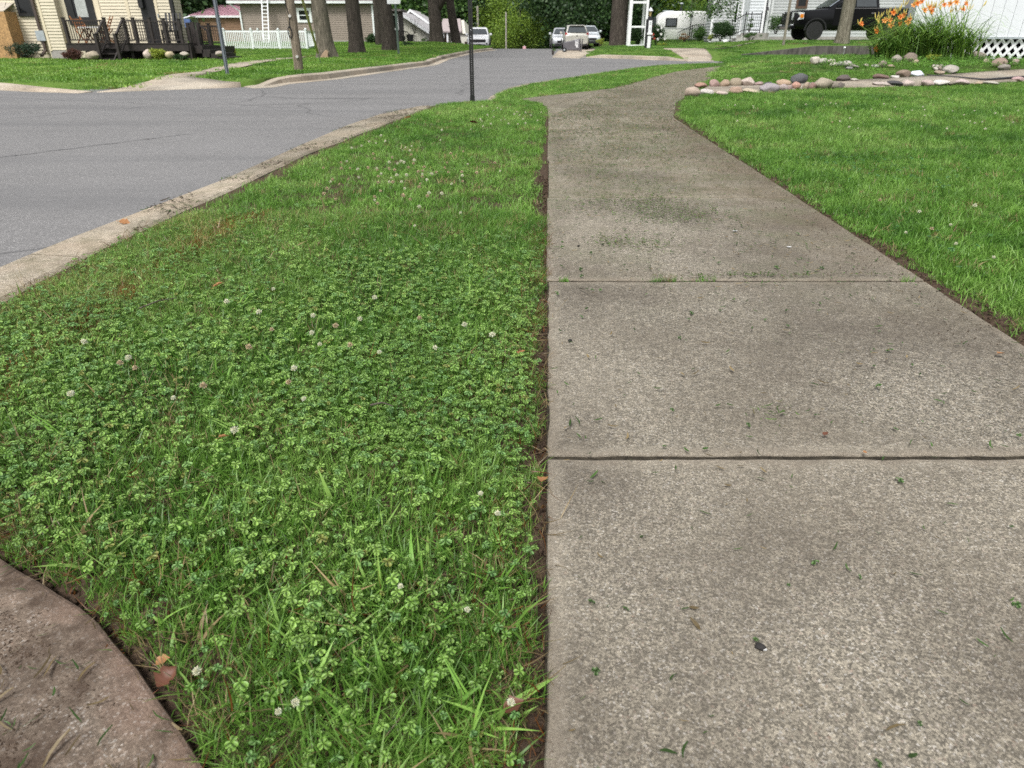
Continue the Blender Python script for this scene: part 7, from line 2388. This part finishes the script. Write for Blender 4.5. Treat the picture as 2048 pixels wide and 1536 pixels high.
dead_leaf(947, 257, .075, 'brown leaf lying on the verge below the black post', m_dead2, 6, rz=.2, z=.045)
dead_leaf(443, 597, .035, 'small tan leaf on the grass near the rusty streak', m_dead, 7, rz=.7, z=.045)
dead_leaf(2000, 714, .022, 'brown leaf scrap on the pavement near the right lawn', m_dead, 8, rz=.2, z=.008)
dead_leaf(1650, 875, .015, 'tiny brown leaf scrap above the wide pavement joint', m_dead2, 9, rz=.9, z=.008)
dead_leaf(250, 448, .05, 'curled brown leaf lying on the near kerb', m_dead, 10, rz=.1, z=.004, curl=.25)
dead_leaf(817, 246, .07, 'small orange leaf on the verge near the kerb', m_dead, 11, rz=.5, z=.045)
dead_leaf(457, 916, .022, 'tan leaf caught in the clover', m_dead, 12, rz=.8, z=.05)
dead_leaf(1728, 910, .01, 'tiny orange scrap lying in the wide pavement joint', m_dead, 13, rz=.3, z=.006)
# twigs
for (x0, y0, x1, y1, lab) in ((1158, 580, 1178, 592, 'short brown twig on the pavement below the grassy joint'), (286, 647, 360, 625, 'broken twig resting on the verge grass'), (745, 848, 790, 850, 'grey twig lying in the clover')):
    a, b = gp(x0, y0), gp(x1, y1)
    z = .008 if x0 > 1090 else .05
    a.z = b.z = z; m = a.lerp(b, .5) + Vector((0, .004, .006))
    tag(MB().tube([a, m, b], [.0025, .002, .0012], 5).build('twig', m_bark_grey), lab, 'twig')
# dark pellets and droppings on the pavement
for (px, py, s, lab) in ((1157, 493, .007, 'round black pellet on the pavement, left of a pair'), (1205, 490, .006, 'round black pellet on the pavement, right of a pair'), (1140, 683, .007, 'black pellet near the left pavement edge'), (1520, 1297, .008, 'dark speck with a white streak on the nearest slab')):
    p = gp(px, py); me = stone_mesh(1, int(px)); me.materials.append(M('black pellet', (.015, .013, .012), .8))
    tag(link_mesh('pellet', me, None, (p.x, p.y, .004), (0, 0, px), (s, s * .8, s * .6)), lab, 'pellet')
for (px, py, s, lab) in ((1470, 463, .011, 'white dropping splash on the pavement'), (1578, 495, .011, 'pale grey splash right of the white one'), (1528, 1302, .004, 'tiny white fleck beside the dark speck')):
    p = gp(px, py); me = stone_mesh(0, int(px) + 1); me.materials.append(M('white chalky fleck', (.45, .45, .44), .8))
    tag(link_mesh('white_fleck', me, None, (p.x, p.y, .0035), (0, 0, 0), (s, s * .6, .0015)), lab, 'fleck')

# ---- white clover blossoms
m_bloom = leafy('white clover floret', (.66, .68, .56), var=.22, transl=.3)
m_bloomold = leafy('faded clover floret', (.50, .43, .31), var=.3, transl=.2)
def blossom_mesh(seed, mat):
    r = random.Random(seed)
    mb = MB()
    mb.tube([(0, 0, -.004), (0, 0, .002)], [.0016, .0012], 5)
    for k in range(34):
        zf = 1 - 1.5 * (k + .5) / 34
        a = k * 2.4
        rr_ = math.sqrt(max(0, 1 - zf * zf))
        d = Vector((rr_ * math.cos(a), rr_ * math.sin(a), zf))
        L = .0085 * r.uniform(.8, 1.15)
        c = d * .0015; e = d * L + Vector((0, 0, .002))
        s_ = d.orthogonal().normalized() * .0014
        t_ = d.cross(s_).normalized() * .0012
        mb.add([c, c.lerp(e, .6) + s_, e, c.lerp(e, .6) - s_, c.lerp(e, .6) + t_, c.lerp(e, .6) - t_], [(0, 1, 2, 3), (0, 4, 2, 5)])
    return mb.mesh('blossom', mat)
BL = [blossom_mesh(i, m_bloom) for i in range(4)]; BO = [blossom_mesh(10 + i, m_bloomold) for i in range(3)]
spots = [(580, 778), (803, 1185), (935, 1235), (962, 1003), (397, 1352), (170, 692), (242, 735), (260, 727), (272, 740), (590, 748), (628, 640), (520, 632), (672, 655), (750, 600), (720, 640), (700, 690), (545, 665), (625, 672), (640, 690), (610, 805), (470, 860), (350, 810), (870, 700), (985, 678), (840, 645), (930, 660), (995, 1030), (760, 715), (500, 705), (145, 800), (408, 780), (548, 585), (455, 610),
         (1022, 1425), (590, 1405), (560, 1440), (1838, 428), (1812, 463), (1862, 462), (1912, 487), (1950, 410), (1760, 400), (1985, 520), (1900, 455), (1530, 205), (1470, 210), (1610, 225), (1700, 235), (1790, 215), (1850, 230), (1905, 222), (1950, 245), (1990, 228)]
for k in range(76): spots.append((R.gauss(830, 75), R.gauss(345, 42)))
for k in range(14): spots.append((R.uniform(640, 760), R.uniform(290, 420)))
for k in range(26): spots.append((R.uniform(960, 1085), R.uniform(215, 255)))
for k in range(34): spots.append((R.uniform(1420, 2040), R.uniform(196, 262)))
for k, (px, py) in enumerate(spots):
    p = gp(px, py, .05)
    left = px < 1095
    old = (300 < py < 420 and R.random() < .6) or R.random() < .12
    src = (BO if old else BL)
    s = R.uniform(.75, 1.2) * (.62 if py > 1000 else 1.0 if py > 420 else 1.15)
    o = link_mesh('clover_blossom', src[k % len(src)], None, (p.x, p.y, R.uniform(.042, .062) + (.006 if left and py > 500 else .012 if left else 0)), (R.gauss(0, .35), R.gauss(0, .35), R.random() * 6), (s, s, s))
    if old: tag(o, 'faded brownish clover blossom on the verge' if left else 'faded brownish clover blossom on the right lawn', 'blossom', 'faded clover blossoms on the verge' if left else 'faded clover blossoms on the lawn')
    else: tag(o, 'white clover blossom dotted over the verge' if left else 'white clover blossom dotted over the right lawn', 'blossom', 'white clover blossoms on the verge' if left else 'white clover blossoms on the lawn')
# weed in the road seam and a small marker at the crest
w = gp(1106, 110, ROADZ)
bush(1106, 111, w.y, .3, .5, 'spindly weed growing from the road edge left of the fallen bin', m_leaf_mid, 90, leaf=.07, n=5, per=10, z=ROADZ, cat='weed')
f0 = at(1049, 97, 60)
mk = wroot('road_marker', (f0.x, 60, road_z(0, 60)), 'tiny pink and white marker standing on the road crest', 'marker')
MB().box(f0.x - .02, f0.x + .02, 60, 60.04, road_z(0, 60), f0.z + .22).build('stake', m_white, mk)
MB().box(f0.x - .13, f0.x + .1, 59.97, 59.99, f0.z - .02, f0.z + .16).build('flag', M('pink flag', (.72, .4, .42), .6), mk)
# paint stripe on the far kerb
pt_ = at(702, 148, 20.4)
gm = MB().bar(at(701, 138.5, 20.75) + Vector((0, 0, .012)), at(695, 152.5, 20.0) + Vector((0, 0, .03)), .05, .006).build('paint_mark', M('turquoise marking paint', (.1, .42, .33), .7)); tag(gm, 'turquoise paint mark across the far kerb', 'paint mark')
